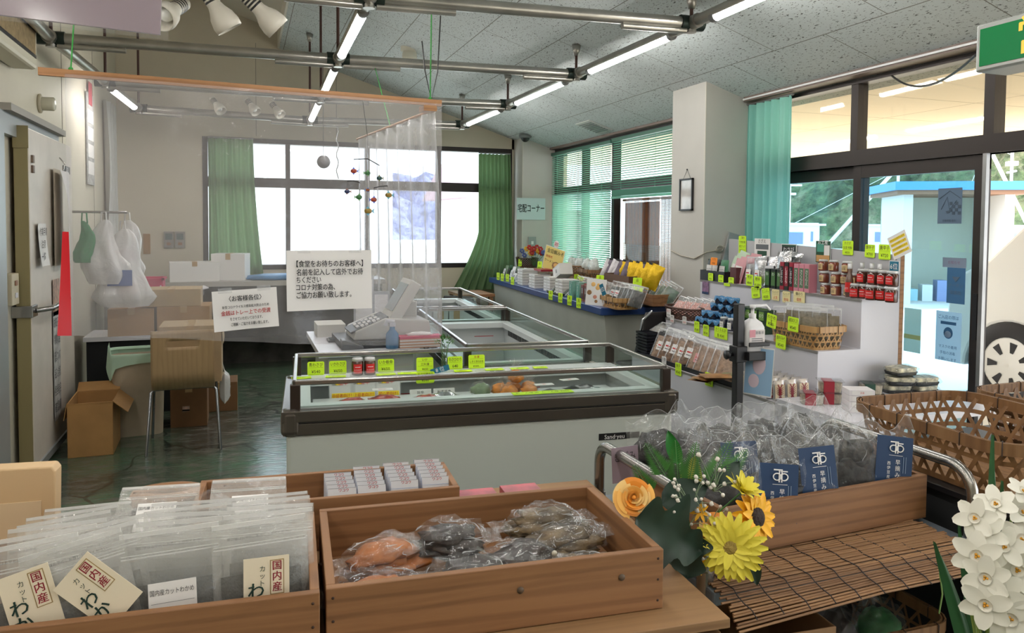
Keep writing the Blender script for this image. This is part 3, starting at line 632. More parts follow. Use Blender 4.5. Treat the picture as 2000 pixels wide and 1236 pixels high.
def pouch(m, w, h, t, mt, seed, n=10, wob=.25, M=None, **k):
    m.grid(pouch_fn(w, h, t, seed, sgn=-1, wob=wob, **k), n, n, mt, M=M); m.grid(pouch_fn(w, h, t, seed, sgn=1, wob=wob, **k), n, n, mt, M=M); return m
def lump(m, c, d, mt, seed, n=14, k=10, wob=.35, M=None): return m.ball(c, 1, mt, n, k, M=M, sc=[q / 2 for q in d], wob=wob, seed=seed)
CLEAR = film('clear_film', .045, .45, bump=.4, bs=26, rough=.10, metal=.6); FLAT.add(CLEAR); SEALF = film('film_seal', .34, .4, bump=.2, rough=.1); FOIL = mat('silver_foil', (190, 190, 192), .22, .9, bump=.5, bs=30)
CARDG = 'yellow green price cards'
ORANGE_CARD = mat('orange_card', (245, 140, 25), .7); CREAM = mat('cream_card', (226, 214, 160), .7)
def price_card(loc, rz, lines, label, w=.075, h=.055, tilt=-.15, mt=None, group=CARDG, roll=0):
    """small card, face towards local -y; lines: (text, z, size, material)"""
    mt = mt or CARD; m = MB(); A = R(roll, 'Y') @ R(tilt, 'X'); c = .005
    pts = [(-w / 2 + c, 0), (w / 2 - c, 0), (w / 2, c), (w / 2, h - c), (w / 2 - c, h), (-w / 2 + c, h), (-w / 2, h - c), (-w / 2, c)]
    m.prism(pts, .0016, mt, A @ RX90)
    n = len(lines)
    for i, t in enumerate(lines):
        t, ink = t if isinstance(t, tuple) else (t, INK)
        z = h * (1 - (i + .5) / n); s = h / n * .62; m.text(t, s, ink, A @ T(0, -.0022, z) @ RX90, w * .82)
        m.b2((-w * .42, -.0021, z - s * .62), (w * .42, -.0018, z - s * .62 + .0006), INK, A)
    return tag(m.build('price_card', loc=loc, rz=rz), label, 'price card', group)
def flat_card(loc, rz, w, h, mt, label, group=CARDG, text=None, name='price_card', cat='price card', z=0):
    m = MB().b2((-w / 2, -h / 2, 0), (w / 2, h / 2, .0015), mt)
    if text: m.text(text, h * .4, INK, T(0, 0, .002), w * .8)
    return tag(m.build(name, loc=loc, rz=rz), label, cat, group)
JARGL = mat('jar_glass', (70, 36, 26), .08, spec=.7); LID = mat('jar_lid', (205, 206, 208), .35, .2); LBL_R = mat('label_red', (205, 34, 34), .45); LBL_B = mat('label_tan', (198, 170, 124), .6)
def jar(loc, label, rz=0, r=.03, h=.072, lab=LBL_R, text='わさびのり', ink=None, group=None, body=None, wrap=1.5):
    t = thing('jar', loc, label, 'jar', rz, group); bm = body or JARGL
    MB().lathe([(0, 0), (r * .93, 0), (r, .004), (r, h * .74), (r * .86, h * .82), (r * .86, h * .84), (0, h * .84)], bm, 22).build('jar_body', t)
    MB().lathe([(0, h), (r * .84, h), (r * .9, h - .003), (r * .92, h * .82), (r * .8, h * .82)], LID, 24).build('lid', t)
    m = MB(); a0, z0, z1, rr = wrap, h * .12, h * .66, r + .0008
    m.grid(lambda u, v: (rr * sin((u - .5) * a0), -rr * cos((u - .5) * a0), z0 + (z1 - z0) * v), 14, 1, lab)
    vs, fs, w, cx = text_mesh(text); s = min((z1 - z0) * .38, a0 * r * .85 / w)
    m.add([(sin((v.x - cx) * s / rr) * (rr + .0006), -cos((v.x - cx) * s / rr) * (rr + .0006), z0 + (z1 - z0) * .36 + v.y * s) for v in vs], fs, ink or WHITE_INK)
    m.grid(lambda u, v: ((rr + .0004) * sin((u - .5) * a0 * .6), -(rr + .0004) * cos((u - .5) * a0 * .6), z0 + (z1 - z0) * (.66 + .06 * v)), 8, 1, ink or WHITE_INK)
    m.build('jar_label', t); return t

# ================================================================== LEFT CORNER BEHIND THE TILL
DARKSTONE = mat('dark_bench', (60, 58, 56), .35, vary=.3, vs=8); DARKCLOTH = mat('black_cloth', (22, 24, 26), .9)  # plain black cloth shared by the rack front and the basket table
r = thing('workbench', (.1, 8.7, 0), 'long dark workbench with pale edge under the rear window', 'bench')
MB().b2((-1.25, -.25, .36), (1.35, .25, .90), DARKSTONE).build('body', r); MB().b2((-1.28, -.29, .90), (1.38, .25, .95), mat('bench_edge', (170, 166, 158), .4)).build('worktop', r)
STY = mat('styrofoam', (226, 224, 220), .8); BLUE_S = mat('blue_sheet', (70, 130, 180), .5)
carton((-.48, 8.62, .95), (.47, .3, .20), 'grey white foam box on the workbench left of the green curtain', c=STY, rz=.1)
carton((-.12, 8.70, .95), (.34, .28, .28), 'white foam box leaning beside the green curtain hem', c=STY, rz=-.2)
tag(MB().ball((0, 0, .03), 1, BLUE_S, 18, 8, sc=(.34, .2, .04), wob=.3).build('blue_sheet', loc=(.35, 8.66, .945)), 'crumpled blue plastic sheet on the workbench', 'sheet')
r = thing('side_table', (-.86, 7.85, 0), 'low dark table holding a pink crate behind the plastic', 'table')
MB().b2((-.33, -.25, .86), (.5, .25, .9), mat('table_dark', (60, 60, 62), .5)).build('tabletop', r)
for x in (-.29, .46):
    for y in (-.2, .2): MB().b2((x - .02, y - .02, 0), (x + .02, y + .02, .86), ALU).build('leg', r)
PINK = mat('pink_crate', (205, 50, 100), .4); m = MB()
m.b2((-.17, -.12, 0), (.17, .12, .012), PINK)
for s in (-1, 1): m.b2((-.17, s * .12 - .006, 0), (.17, s * .12 + .006, .14), PINK).b2((s * .17 - .006, -.12, 0), (s * .17 + .006, .12, .14), PINK)
m.b2((-.19, -.14, .125), (-.165, .14, .145), PINK).b2((.165, -.14, .125), (.19, .14, .145), PINK).b2((-.19, -.14, .125), (.19, -.115, .145), PINK).b2((-.19, .115, .125), (.19, .14, .145), PINK)
tag(m.build('plastic_crate', loc=(-.87, 7.8, .9)), 'pink plastic crate on the table in the left corner', 'crate')
tag(MB().b2((-.2, -.14, 0), (.2, .14, .008), WHITE).b2((-.2, -.14, 0), (-.19, .14, .12), WHITE).build('foam_lid', loc=(-.52, 7.8, .9), rot=(0, radians(-12), .2)), 'tilted white foam lid beside the pink crate', 'lid')
r = thing('storage_rack', (-.70, 7.05, 0), 'low rack with white shelf and black cloth front behind the bin', 'rack')
MB().b2((-.5, -.22, .60), (.46, .24, .635), WHITE).build('shelf', r); MB().b2((-.48, -.20, 0), (.44, .22, .60), DARKCLOTH).build('cloth_front', r)
carton((-.86, 7.02, .635), (.34, .36, .22), 'brown carton on the low rack nearest the left wall', rz=.03)
carton((-.46, 7.00, .635), (.40, .36, .23), 'brown carton on the low rack behind the plywood chair', rz=-.02, marks=[(-.1, .08, .02, .05, INK)])
carton((-.56, 7.00, .867), (.46, .34, .14), 'flat tan carton on top of two cartons behind the plastic', c=mat('cardboard_pale', (176, 152, 118), .8, vary=.06))
# shopping bags hanging by the wall
BAGM = film('carrier_bag', .72, .3, bump=.6, bs=9, col=(232, 230, 228)); GRN = mat('green_print', (40, 140, 80), .5)
def hung_bag(loc, w, h, seed, label, mt=BAGM, stripes=None):
    r = thing('carrier_bag', loc, label, 'bag', group='carrier bags hanging at the left wall'); rr = random.Random(seed)
    def fn(u, v):
        a = 2 * pi * u; k = (1 - v) ** .6 * (1 - .35 * max(0, (.15 - v) / .15)); rad = .5 * w * (.12 + .88 * k) * (1 + .30 * noise.noise(V((cos(a) * 2, sin(a) * 2, v * 5 + seed))) + .13 * k * sin(a * 6 + seed + v * 2))
        return V((rad * cos(a) + .02 * sin(v * 6 + seed), rad * .55 * sin(a), (v - 1) * h))
    MB().grid(fn, 28, 16, mt, closed_u=True).build('bag_body', r)
    m = MB(); m.tube([(-.02, 0, -.02), (-.015, 0, .06), (.015, 0, .06), (.02, 0, -.02)], .006, mt, 6); m.build('handle_loop', r)
    if stripes: MB().b2((-w * .22, -w * .26, -h * .72), (w * .18, -w * .258, -h * .52), stripes).build('printed_mark', r)
m = MB().tube([(XL, 6.75, 1.63), (-.86, 6.75, 1.63)], .01, STEEL, 8); tag(m.build('bag_hook_rail'), 'steel hook rail on the left wall holding carrier bags', 'rail')
hung_bag((-1.02, 6.70, 1.57), .34, .5, 1, 'white carrier bag hanging nearest the cold room door'); hung_bag((-.90, 6.78, 1.50), .44, .62, 2, 'biggest white carrier bag with faint blue print below the others', stripes=mat('blue_print', (90, 110, 160), .6))
hung_bag((-.88, 6.9, 1.57), .3, .45, 3, 'white carrier bag with pink print hanging furthest back', stripes=mat('pink_print', (200, 130, 150), .6)); hung_bag((-1.14, 6.62, 1.56), .16, .32, 4, 'small green bag behind the hanging white bags', mat('green_bag', (30, 120, 70), .4))
for x, lb in ((330, 'left'), (352, 'right')):
    p = P(x, 468, Y=YB); m = MB().b2((-.05, -.03, -.09), (.05, 0, .09), mat('switch_grey', (150, 146, 140), .5)).b2((-.035, -.034, .0), (.035, -.03, .07), mat('switch_dark', (100, 110, 112), .4)).b2((-.02, -.036, -.06), (.02, -.03, -.03), mat('switch_red')); tag(m.build('control_panel', loc=p), 'small wall control panel, %s of the pair left of the rear window' % lb, 'switch')
tag(MB().b2((-.035, -.02, -.11), (.035, 0, .11), mat('brown_board', (160, 120, 76), .7)).build('wall_board', loc=P(287, 476, Y=YB)), 'small brown board fixed to the rear wall', 'board')
# trash bin, cartons, chair
r = thing('waste_bin', (-.74, 6.28, 0), 'beige square waste bin with pale green liner', 'bin', .12); BIN = mat('bin_beige', (188, 174, 152), .55, vary=.08, vs=4)
def rrect(w, d, rad, n=5):
    out = []
    for cx, cy, a0 in ((w / 2 - rad, d / 2 - rad, 0), (-w / 2 + rad, d / 2 - rad, pi / 2), (-w / 2 + rad, -d / 2 + rad, pi), (w / 2 - rad, -d / 2 + rad, 1.5 * pi)):
        for k in range(n + 1): a = a0 + pi / 2 * k / n; out.append((cx + rad * cos(a), cy + rad * sin(a)))
    return out
def loft(m, rings, mt, cap0=True, cap1=False, smooth=True):
    n = len(rings[0]); vs = [p for g in rings for p in g]
    m.add(vs, [(i * n + k, i * n + (k + 1) % n, (i + 1) * n + (k + 1) % n, (i + 1) * n + k) for i in range(len(rings) - 1) for k in range(n)], mt, smooth)
    if cap0: m.add(rings[0], [tuple(range(n))[::-1]], mt)
    if cap1: m.add(rings[-1], [tuple(range(n))], mt)
    return m
loft(MB(), [[(x, y, z) for x, y in rrect(.32 + .06 * z, .34 + .06 * z, .06)] for z in (0, .02, .3, .56)], BIN).build('bin_body', r)
LIN = mat('liner_green', (176, 206, 184), .4)
def liner(u, v):
    pts = rrect(.375 + .03 * v, .395 + .03 * v, .06); i = u * len(pts); a = pts[int(i) % len(pts)]; b = pts[(int(i) + 1) % len(pts)]; f = i - int(i)
    x, y = a[0] + (b[0] - a[0]) * f, a[1] + (b[1] - a[1]) * f
    return V((x * (1 + .03 * sin(u * 40) * v), y * (1 + .03 * sin(u * 34) * v), .57 + .04 * (1 - abs(2 * v - .6)) - .10 * max(0, v - .4) * (1.2 + sin(u * 23)) + (.06 if .45 < u < .6 else 0) * (1 - abs(2 * v - .7))))
MB().grid(liner, 60, 8, LIN, closed_u=True).build('bin_liner', r)
carton((-.965, 5.86, 0), (.27, .40, .36), 'open brown carton on the floor beside the cold room door', rz=.03, open_top=True, flaps=[('f', radians(98), .1), ('r', radians(42), .12), ('l', radians(80), .11), ('b', radians(-30), .1)], c=mat('cardboard_tan', (172, 130, 80), .8, vary=.06))
carton((-.395, 6.42, 0), (.26, .3, .34), 'brown carton with a small printed label under the plywood chair', c=mat('cardboard_dark', (122, 88, 56), .8, vary=.08), marks=[(-.02, .14, .05, .04, mat('photo_print')), (-.02, .13, .05, .012, PAPER)])
carton((-.20, 6.86, 0), (.3, .3, .24), 'brown carton on the floor furthest behind the chair', c=mat('cardboard_dark'))
PLY = wood('plywood', (178, 150, 112), (166, 138, 102), (150, 120, 90), 2, .4, knots=False); CHR = mat('chrome', (150, 152, 156), .2, .95)
r = thing('stacking_chair', (-.39, 5.80, 0), 'plywood shell chair with slotted back and chrome legs holding a carton', 'chair', .03)
def shell(u, v):
    w = .40 * (1 - .03 * v)
    if v < .5: y, z = .19 - .36 * (v / .5), .435 + .012 * cos(v * 6)
    else:
        k = (v - .5) / .5; y, z = -.17 - .075 * sin(min(1, k * 3) * pi / 2) - .05 * k, .437 + .40 * k ** 1.15
    return V(((u - .5) * w, y, z))
m = MB(); n, q = 20, 40; vs = [shell(i / n, j / q) for j in range(q + 1) for i in range(n + 1)]
fs = [(j * (n + 1) + i, j * (n + 1) + i + 1, (j + 1) * (n + 1) + i + 1, (j + 1) * (n + 1) + i) for j in range(q) for i in range(n) if not (35 <= j <= 36 and 5 <= i <= 14)]
m.add(vs, fs, PLY, True); m.build('seat_shell', r, solid=.011)
for sx in (-1, 1):
    MB().tube([(sx * .12, -.12, .418), (sx * .19, -.14, .42), (sx * .205, -.16, .405), (sx * .232, -.245, 0)], .0095, CHR, 10).build('leg', r)
    MB().tube([(sx * .12, .10, .418), (sx * .19, .12, .42), (sx * .205, .14, .405), (sx * .225, .225, 0)], .0095, CHR, 10).build('leg', r)
MB().tube([(-.14, -.12, .418), (.14, -.12, .418)], .0095, CHR, 8).tube([(-.14, .10, .418), (.14, .10, .418)], .0095, CHR, 8).tube([(0, -.12, .418), (0, .10, .418)], .009, CHR, 8).build('seat_frame', r)
carton((-.345, 5.88, .446), (.40, .36, .395), 'pale brown carton standing on the seat of the plywood chair', c=mat('cardboard_pale'), flaps=[('r', radians(85), .13)])
hb = thing('paper_bag', (-.13, 5.93, .25), 'small white plastic bag hanging beside the chair carton', 'bag'); pouch(MB(), .15, .22, .07, BAGM, 9, M=R(pi / 2), px=6, py=6).build('bag_body', hb); MB().tube([(0, 0, .22), (-.02, 0, .30), (-.05, 0, .42)], .004, BAGM, 5).build('handle_loop', hb)

# ================================================================== FREEZERS
FRZ = mat('freezer_white', (196, 202, 196), .3); FIN = mat('freezer_inner', (206, 210, 210), .4); BUMP = mat('bumper_bronze', (98, 92, 86), .25, .6); POST = mat('post_bronze', (62, 52, 46), .35, .5); CRAIL = mat('chrome_rail', (176, 172, 168), .22, .9)
FG = glass('freezer_glass', (242, 248, 246), .04, .30)
def freezer(name, loc, w, d, label, rz, logo=False, back_ledge=.13, posts=None, zt=.85):
    r = thing(name, loc, label, 'freezer', rz, 'glass topped chest freezers')
    m = MB(); e = .055; zb = .42
    m.b2((0, 0, .09), (w, e, zt - .10), FRZ).b2((0, d - e, .09), (w, d, zt - .10), FRZ).b2((0, e, .09), (e, d - e, zt - .10), FRZ).b2((w - e, e, .09), (w, d - e, zt - .10), FRZ); m.build('cabinet', r, bevel=.015)
    m = MB().b2((e, e, zb), (w - e, d - e, zb + .02), FIN)
    t = .006
    m.b2((e, e, zb), (w - e, e + t, zt - .03), FIN).b2((e, d - e - t, zb), (w - e, d - e, zt - .03), FIN).b2((e, e, zb), (e + t, d - e, zt - .03), FIN).b2((w - e - t, e, zb), (w - e, d - e, zt - .03), FIN)
    m.build('liner', r)
    m = MB().b2((.03, d - back_ledge, zt - .03), (w - .03, d - .03, zt + .005), FIN).b2((.03, .03, zt - .03), (w - .03, .085, zt + .003), FIN).b2((.03, .085, zt - .03), (.09, d - back_ledge, zt + .003), FIN).b2((w - .09, .085, zt - .03), (w - .03, d - back_ledge, zt + .003), FIN); m.build('ledge', r)
    m = MB(); g = .012
    for z0, z1, o in ((zt - .10, zt - .055, g), (zt - .048, zt - .006, g + .006)):
        m.b2((-o, -o, z0), (w + o, .03, z1), BUMP).b2((-o, d - .03, z0), (w + o, d + o, z1), BUMP).b2((-o, .03, z0), (.03, d - .03, z1), BUMP).b2((w - .03, .03, z0), (w + o, d - .03, z1), BUMP)
    m.b2((-g, -g, zt - .055), (w + g, .028, zt - .048), BLACK).b2((-g, d - .03, zt - .055), (w + g, d + g, zt - .048), BLACK)
    m.build('bumper', r, bevel=.014, seg=3)
    for x in (-.02, w - .05):
        for y in (-.02, d - .05): MB().b2((x, y, zt - .105), (x + .07, y + .07, zt), BUMP).build('corner_cap', r, bevel=.022, seg=3)
    zr = zt + .10; a, b, c, f = .03, w - .03, .02, d - .03
    for p, q in (((a, c), (b, c)), ((a, f), (b, f)), ((a, c), (a, f)), ((b, c), (b, f))):
        MB().b2((min(p[0], q[0]) - .008, min(p[1], q[1]) - .008, zr - .014), (max(p[0], q[0]) + .008, max(p[1], q[1]) + .008, zr + .006), CRAIL).build('glass_rail', r, bevel=.004)
        MB().b2((min(p[0], q[0]) - .002, min(p[1], q[1]) - .002, zt), (max(p[0], q[0]) + .002, max(p[1], q[1]) + .002, zr - .012), FG).build('glass_pane', r)
    for x, y in ((a, c), (b, c), (a, f), (b, f)): MB().b2((x - .016, y - .014, zt - .01), (x + .022, y + .02, zr - .01), POST).build('post', r, bevel=.003)
    m = MB()
    if not logo:
        for k in range(int((d - .3) / .03)): m.b2((w - e - t - .003, .15 + k * .03, zt - .08), (w - e - t, .165 + k * .03, zt - .045), BLACK)
        m.build('vent_slot', r)
    for x in (w * .33, w * .7): MB().b2((x - .07, d - e - t - .002, zt - .10), (x + .07, d - e - t, zt - .096), RED_INK).build('load_line', r)
    MB().b2((.04, .06, 0), (w - .04, d - .06, .09), BLACK).build('plinth', r)
    if logo:
        q = MB(); q.b2((w - .34, -.002, zt - .20), (w - .20, .0, zt - .172), BLACK); q.b2((w - .20, -.0015, zt - .199), (w - .155, 0, zt - .173), ALU); q.text('Sand·yeu', .026, WHITE_INK, T(w - .27, -.0025, zt - .188) @ RX90, .125); q.build('maker_badge', r)
    return r
FRZ_A = radians(-4.3); O1 = V((.15, 2.985, 0)); e1 = V((cos(FRZ_A), sin(FRZ_A), 0)); e2 = V((-sin(FRZ_A), cos(FRZ_A), 0))
def fl(a, b, z): return O1 + e1 * a + e2 * b + V((0, 0, z))
freezer('chest_freezer', fl(0, 0, 0), 1.60, .68, 'nearest chest freezer, white front with bronze bumper and small badge', FRZ_A, True)
freezer('chest_freezer', fl(.82, .74, 0) , .70, 1.70, 'middle chest freezer running back from the nearest one beside the till', FRZ_A)
freezer('chest_freezer', fl(.82, 2.50, 0), .70, 1.72, 'rearmost chest freezer towards the window', FRZ_A)
# goods in and on the freezers
LEDGE = .857
def frow(px, py, b=.60, z=LEDGE):  # a point on the back ledge of the nearest freezer
    d = ray(px, py); n = e2; t = ((O1 + e2 * b) - EYE).dot(n) / d.dot(n); q = EYE + d * t; return V((q.x, q.y, z))
for px, tx, lb, hh, ww, bz in [(617, ['青わさび', '¥540'], 'leftmost yellow green card on the freezer ledge, reading 540', .062, .075, .62), (660, ['いかわさび', '¥650'], 'yellow green card left of the red labelled jars, reading 650', .062, .078, .62), (754, ['いか軟骨', '¥650.'], 'yellow green card right of the red labelled jars before the tissue box', .062, .075, .62), (830, ['いか', '三升漬', '¥650'], 'yellow green card under the plastic sheet edge reading 650 in three lines', .066, .08, .60), (889, ['わさびのり', '640'], 'yellow green card behind the glass vase reading 640', .062, .072, .62), (931, [('冷凍', RED_INK), 'しそくきわかめ', '¥300.-'], 'yellow green card with red top line reading 300', .066, .08, .62)]:
    q = frow(px, 720, bz); price_card(q, FRZ_A, tx, lb, ww, hh, -.1)
q = frow(829, 742, .565); price_card(q + V((0, -.015, -.045)), FRZ_A, ['わさび漬金印', '¥540'], 'yellow green card hanging below the ledge beside the blue rank tag', .085, .055, .12)
BLUE_TAG = mat('rank_blue', (30, 110, 140), .5)
q = frow(858, 728, .57); m = MB().b2((-.045, -.002, -.013), (.045, 0, .013), BLUE_TAG); m.text('8 位', .024, WHITE_INK, T(0, -.003, 0) @ RX90); tag(m.build('rank_tag', loc=q + V((0, -.012, .014)), rot=(0, radians(-14), FRZ_A)), 'tilted small blue rank tag on the freezer ledge', 'tag')
for k, (px, lb) in enumerate(((698, 'left'), (722, 'right'))): q = frow(px, 722, .60); jar(q + V((0, -.004, 0)), '%s jar of the red labelled pair on the freezer ledge' % lb, FRZ_A + .05 * k, .027, .078, group='red labelled jars on the freezer')
for k, (px, w) in enumerate([(588, .085), (655, .09), (752, .09), (794, .09), (902, .085), (963, .09), (1012, .09), (1052, .07)]):
    q = frow(px, 740, .585); flat_card(q + V((0, -.018, .001 + .0002 * k)), FRZ_A + random.Random(k).uniform(-.12, .12), w, .045, CARD, 'yellow green card lying flat on the freezer ledge, %s from the left' % ORD[k], text=['¥540', '¥650', '¥648', '¥756', '¥640', '¥300', '¥864', '¥432'][k])
for k, (px, w) in enumerate([(1035, .15), (1085, .15)]):
    q = fl(0, .045, .853); d = ray(px, 765); t = ((O1 + e2 * .05) - EYE).dot(e2) / d.dot(e2); q = EYE + d * t; flat_card(V((q.x, q.y, .8535 + .0006 * k)), FRZ_A, w, .05, CARD, 'long yellow green card flat on the near freezer ledge, %s' % ('left one', 'right one')[k], text='お一人様 ¥864')
SIGNC = film('sleeve', .10, .25, bump=.1); YEL = mat('yellow_strip', (245, 215, 40), .6)
for px, t2, lb in ((668, '中級者向け！', 'left of three sleeved signs hung in the nearest freezer'), (708 + 2, '上級者向け！', 'middle of three sleeved signs hung in the nearest freezer'), (758, '初心者向け！', 'right of three sleeved signs hung in the nearest freezer')):
    q = frow(px, 750, .54, .80); r = thing('hanging_sign', q, lb, 'sign', FRZ_A, 'sleeved signs in the freezer', rot=(radians(-14), 0, FRZ_A))
    MB().b2((-.055, 0, -.05), (.055, .002, .055), PAPER).b2((-.06, -.002, -.06), (.06, -.001, .08), SIGNC).build('card', r)
    m = MB().b2((-.03, -.003, .022), (-.008, -.0024, .042), YEL); m.text('山', .022, INK, T(-.035, -.004, .03) @ RX90); m.text('塩辛', .024, RED_INK, T(.005, -.004, .03) @ RX90); m.b2((-.045, -.003, -.04), (.05, -.0024, -.014), YEL); m.text(t2, .02, RED_INK, T(0, -.004, -.028) @ RX90, .085); m.build('lettering', r)
for px, lines, lb, ms in ((822, ['旨辛', 'わさび漬', 'しょうゆ味'], 'white sign with yellow band beside the orange bags in the freezer', PAPER), (868, ['おすすめ', '冷凍品', '¥340'], 'white handwritten sign behind the green bag in the freezer', PAPER), (938, ['冷凍', '¥560'], 'small white tag card clipped right of the orange bags', PAPER)):
    q = frow(px, 760, .52, .745); r = thing('hanging_sign', q, lb, 'sign', FRZ_A, rot=(radians(-16), 0, FRZ_A)); wd = .1 if px < 900 else .06
    MB().b2((-wd / 2, 0, -.05), (wd / 2, .002, .045), ms).build('card', r); m = MB()
    if px == 822: m.b2((-wd * .45, -.001, -.045), (wd * .45, -.0004, -.018), YEL)
    for i, t in enumerate(lines): m.text(t, .017, INK, T(0, -.002, .028 - i * .028) @ RX90, wd * .8)
    m.build('lettering', r)
def tied_bag(loc, d, c, label, seed, group=None, tie=True, fl_m=None):
    r = thing('tied_bag', loc, label, 'bag', random.Random(seed).uniform(-.4, .4), group); w, l, h = d
    lump(MB(), (0, 0, h * .38), (w * .9, l * .9, h * .76), c, seed).build('contents', r); m = MB()
    m.ball((0, 0, h * .42), 1, fl_m or CLEAR, 16, 10, sc=(w / 2, l / 2, h * .42), wob=.3, seed=seed + 5)
    m.grid(lambda u, v: V(((.008 + .03 * v ** 2) * (1 + .4 * sin(u * 30)) * cos(2 * pi * u), (.008 + .03 * v ** 2) * sin(2 * pi * u), h * .8 + .05 * v)), 18, 4, fl_m or CLEAR, closed_u=True); m.build('film', r); return r
ORB = mat('orange_roe', (226, 138, 40), .5, vary=.2, vs=30); GRB = mat('green_paste', (120, 140, 104), .5, vary=.2, vs=30)
FZ = .45
def platform(loc, w, d, h, label, mt): return tag(MB().b2((-w / 2, -d / 2, 0), (w / 2, d / 2, h), mt).build('freezer_tray', loc=loc, rz=FRZ_A, bevel=.004), label, 'tray')
platform(fl(.80, .33, .44), 1.40, .38, .33, 'pale frosted tray lifting the packs inside the nearest freezer', FIN)
for k, (a, b, z) in enumerate([(.93, .40, .77), (1.0, .43, .77), (1.07, .40, .77), (.96, .34, .77), (1.05, .33, .77), (1.0, .38, .83)]): tied_bag(fl(a, b, z), (.085, .075, .075), ORB, 'orange tied bag in the nearest freezer, %s' % ['back left', 'back middle', 'back right', 'front left', 'front right', 'topmost of the heap'][k], k, 'orange bags in the freezer')
tied_bag(fl(.84, .40, .77), (.10, .09, .08), GRB, 'pale green tied bag left of the orange bags', 11)
def flat_pack(loc, w, d, h, mt, label, rz=0, seed=0, group=None, name='vacuum_pack', cat='pack', text=None, tm=None):
    r = thing(name, loc, label, cat, rz, group); m = MB()
    pouch(m, w, d, h, mt, seed, 8, M=T(0, -d / 2, h / 2) @ R(-pi / 2, 'X') @ R(pi, 'Y')); m.build('pack_body', r)
    if text: MB().b2((-w * .32, -d * .25, h * 1.0), (w * .32, d * .1, h * 1.02), tm or PAPER).text(text, d * .16, RED_INK, T(0, -d * .08, h * 1.025), w * .5).build('pack_label', r)
    return r
RDP = mat('red_meat_pack', (168, 70, 60), .25, vary=.3, vs=30); DKP = mat('dark_pack', (44, 42, 40), .3, vary=.2, vs=30)
for k, (a, b, mt, tx, lb) in enumerate([(.28, .30, RDP, None, 'flat reddish pack near the left end of the freezer'), (.40, .34, RDP, '明太', 'reddish pack with white label under the left hanging signs'), (.55, .30, RDP, None, 'reddish pack right of the labelled one in the freezer'), (.68, .32, FOIL, None, 'silver pack below the white signs in the freezer'), (1.13, .28, DKP, '旨', 'black pack with white print leaning right of the orange bags'), (1.28, .36, DKP, '海', 'black pack with gold print towards the freezer right end'), (1.36, .27, FOIL, None, 'silver pack nearest the right end of the freezer')]): flat_pack(fl(a, b + .09, .77), .14, .12, .05, mt, lb, FRZ_A + .2 * (k % 3 - 1), k, text=tx)
for k in range(8): flat_pack(fl(.93 + .12 * (k % 4), 1.35 + .16 * (k // 4), .44), .11, .13, .03, mat('pale_pack', (190, 180, 164), .3, vary=.25, vs=30), 'pale pack in the middle freezer, %s in the %s row' % (ORD[k % 4], ['near', 'far'][k // 4]), FRZ_A, k, 'pale packs in the middle freezer')
lump(MB(), (0, 0, .03), (.2, .1, .06), mat('green_pack', (30, 70, 44), .3), 3); tag(lump(MB(), (0, 0, .04), (.22, .12, .08), mat('green_pack'), 3).build('vacuum_pack', loc=fl(1.25, 2.1, .44)), 'dark green pack at the far end of the middle freezer', 'pack')
for k in range(3): carton(fl(.98 + .13 * k, 3.2, .44), (.12, .3, .43), 'pale frosted carton stacked high in the rearmost freezer, %s from the left' % ORD[k], FRZ_A, c=mat('frost_carton', (196, 200, 200), .5, vary=.08), group='cartons in the rearmost freezer')
# small vase with greenery on the ledge corner
q = frow(868, 720, .585); r = thing('glass_vase', q, 'small glass vase with green sprig on the freezer ledge', 'vase')
MB().lathe([(0, .002), (.014, .002), (.016, .01), (.016, .06), (.012, .07), (.014, .078)], glass('vase_glass', (225, 235, 232), .12, .5), 16).build('vase_body', r); LEAF = mat('leaf_green', (60, 104, 48), .5); m = MB(); rr = random.Random(4)
for k in range(46):
    a, b, s = rr.uniform(0, 6.28), rr.uniform(.2, 1.3), rr.uniform(.012, .02); c = V((.035 * cos(a) * cos(b) * 1.1, .035 * sin(a) * cos(b), .115 + .045 * sin(b)))
    m.add([(0, 0, 0), (s * .5, s * .35, 0), (s * 1.3, 0, s * .2), (s * .5, -s * .35, 0)], [(0, 1, 2, 3)], LEAF, False, T(*c) @ R(a) @ R(-b, 'Y'))
for k in range(5): m.tube([(0, 0, .01), (.02 * cos(k * 1.3), .02 * sin(k * 1.3), .13)], .0014, LEAF, 5)
tag(m.build('sprig', r), 'green leafy sprig')

# ================================================================== TILL COUNTER
r = thing('till_counter', (.36, 3.97, 0), 'white topped till counter behind the plastic sheet', 'counter')
MB().b2((0, 0, .87), (.52, .80, .90), WHITE).build('countertop', r); MB().b2((.05, .03, 0), (.49, .77, .87), mat('counter_side', (190, 188, 184), .5)).build('body', r)
REG = mat('register_grey', (196, 194, 188), .45); REGD = mat('register_dark', (52, 54, 60), .4)
r = thing('cash_register', (.60, 4.02, .90), 'pale grey cash register with raised keyboard and tilted display', 'cash register', .02)
MB().b2((-.12, .0, 0), (.27, .40, .035), REGD).build('drawer', r)
m = MB(); m.prism([(-.05, .036), (.36, .036), (.37, .06), (.36, .13), (.12, .15), (-.04, .085)], .30, REG, T(0, .36, 0) @ RX90); m.build('body', r, bevel=.008)
m = MB(); A = T(.03, .1, .112) @ R(-.38, 'Y')
for i in range(6):
    for j in range(6): m.box((-.05 + i * .022, -.02 + j * .03, .008), (.016, .022, .009), PAPER if (i + j) % 3 else mat('key_grey', (130, 134, 138), .5), A)
m.build('key', r); MB().b2((-.14, -.03, -.006), (.075, .2, .004), REGD, A @ T(.04, 0, 0)).build('keyboard_plate', r)
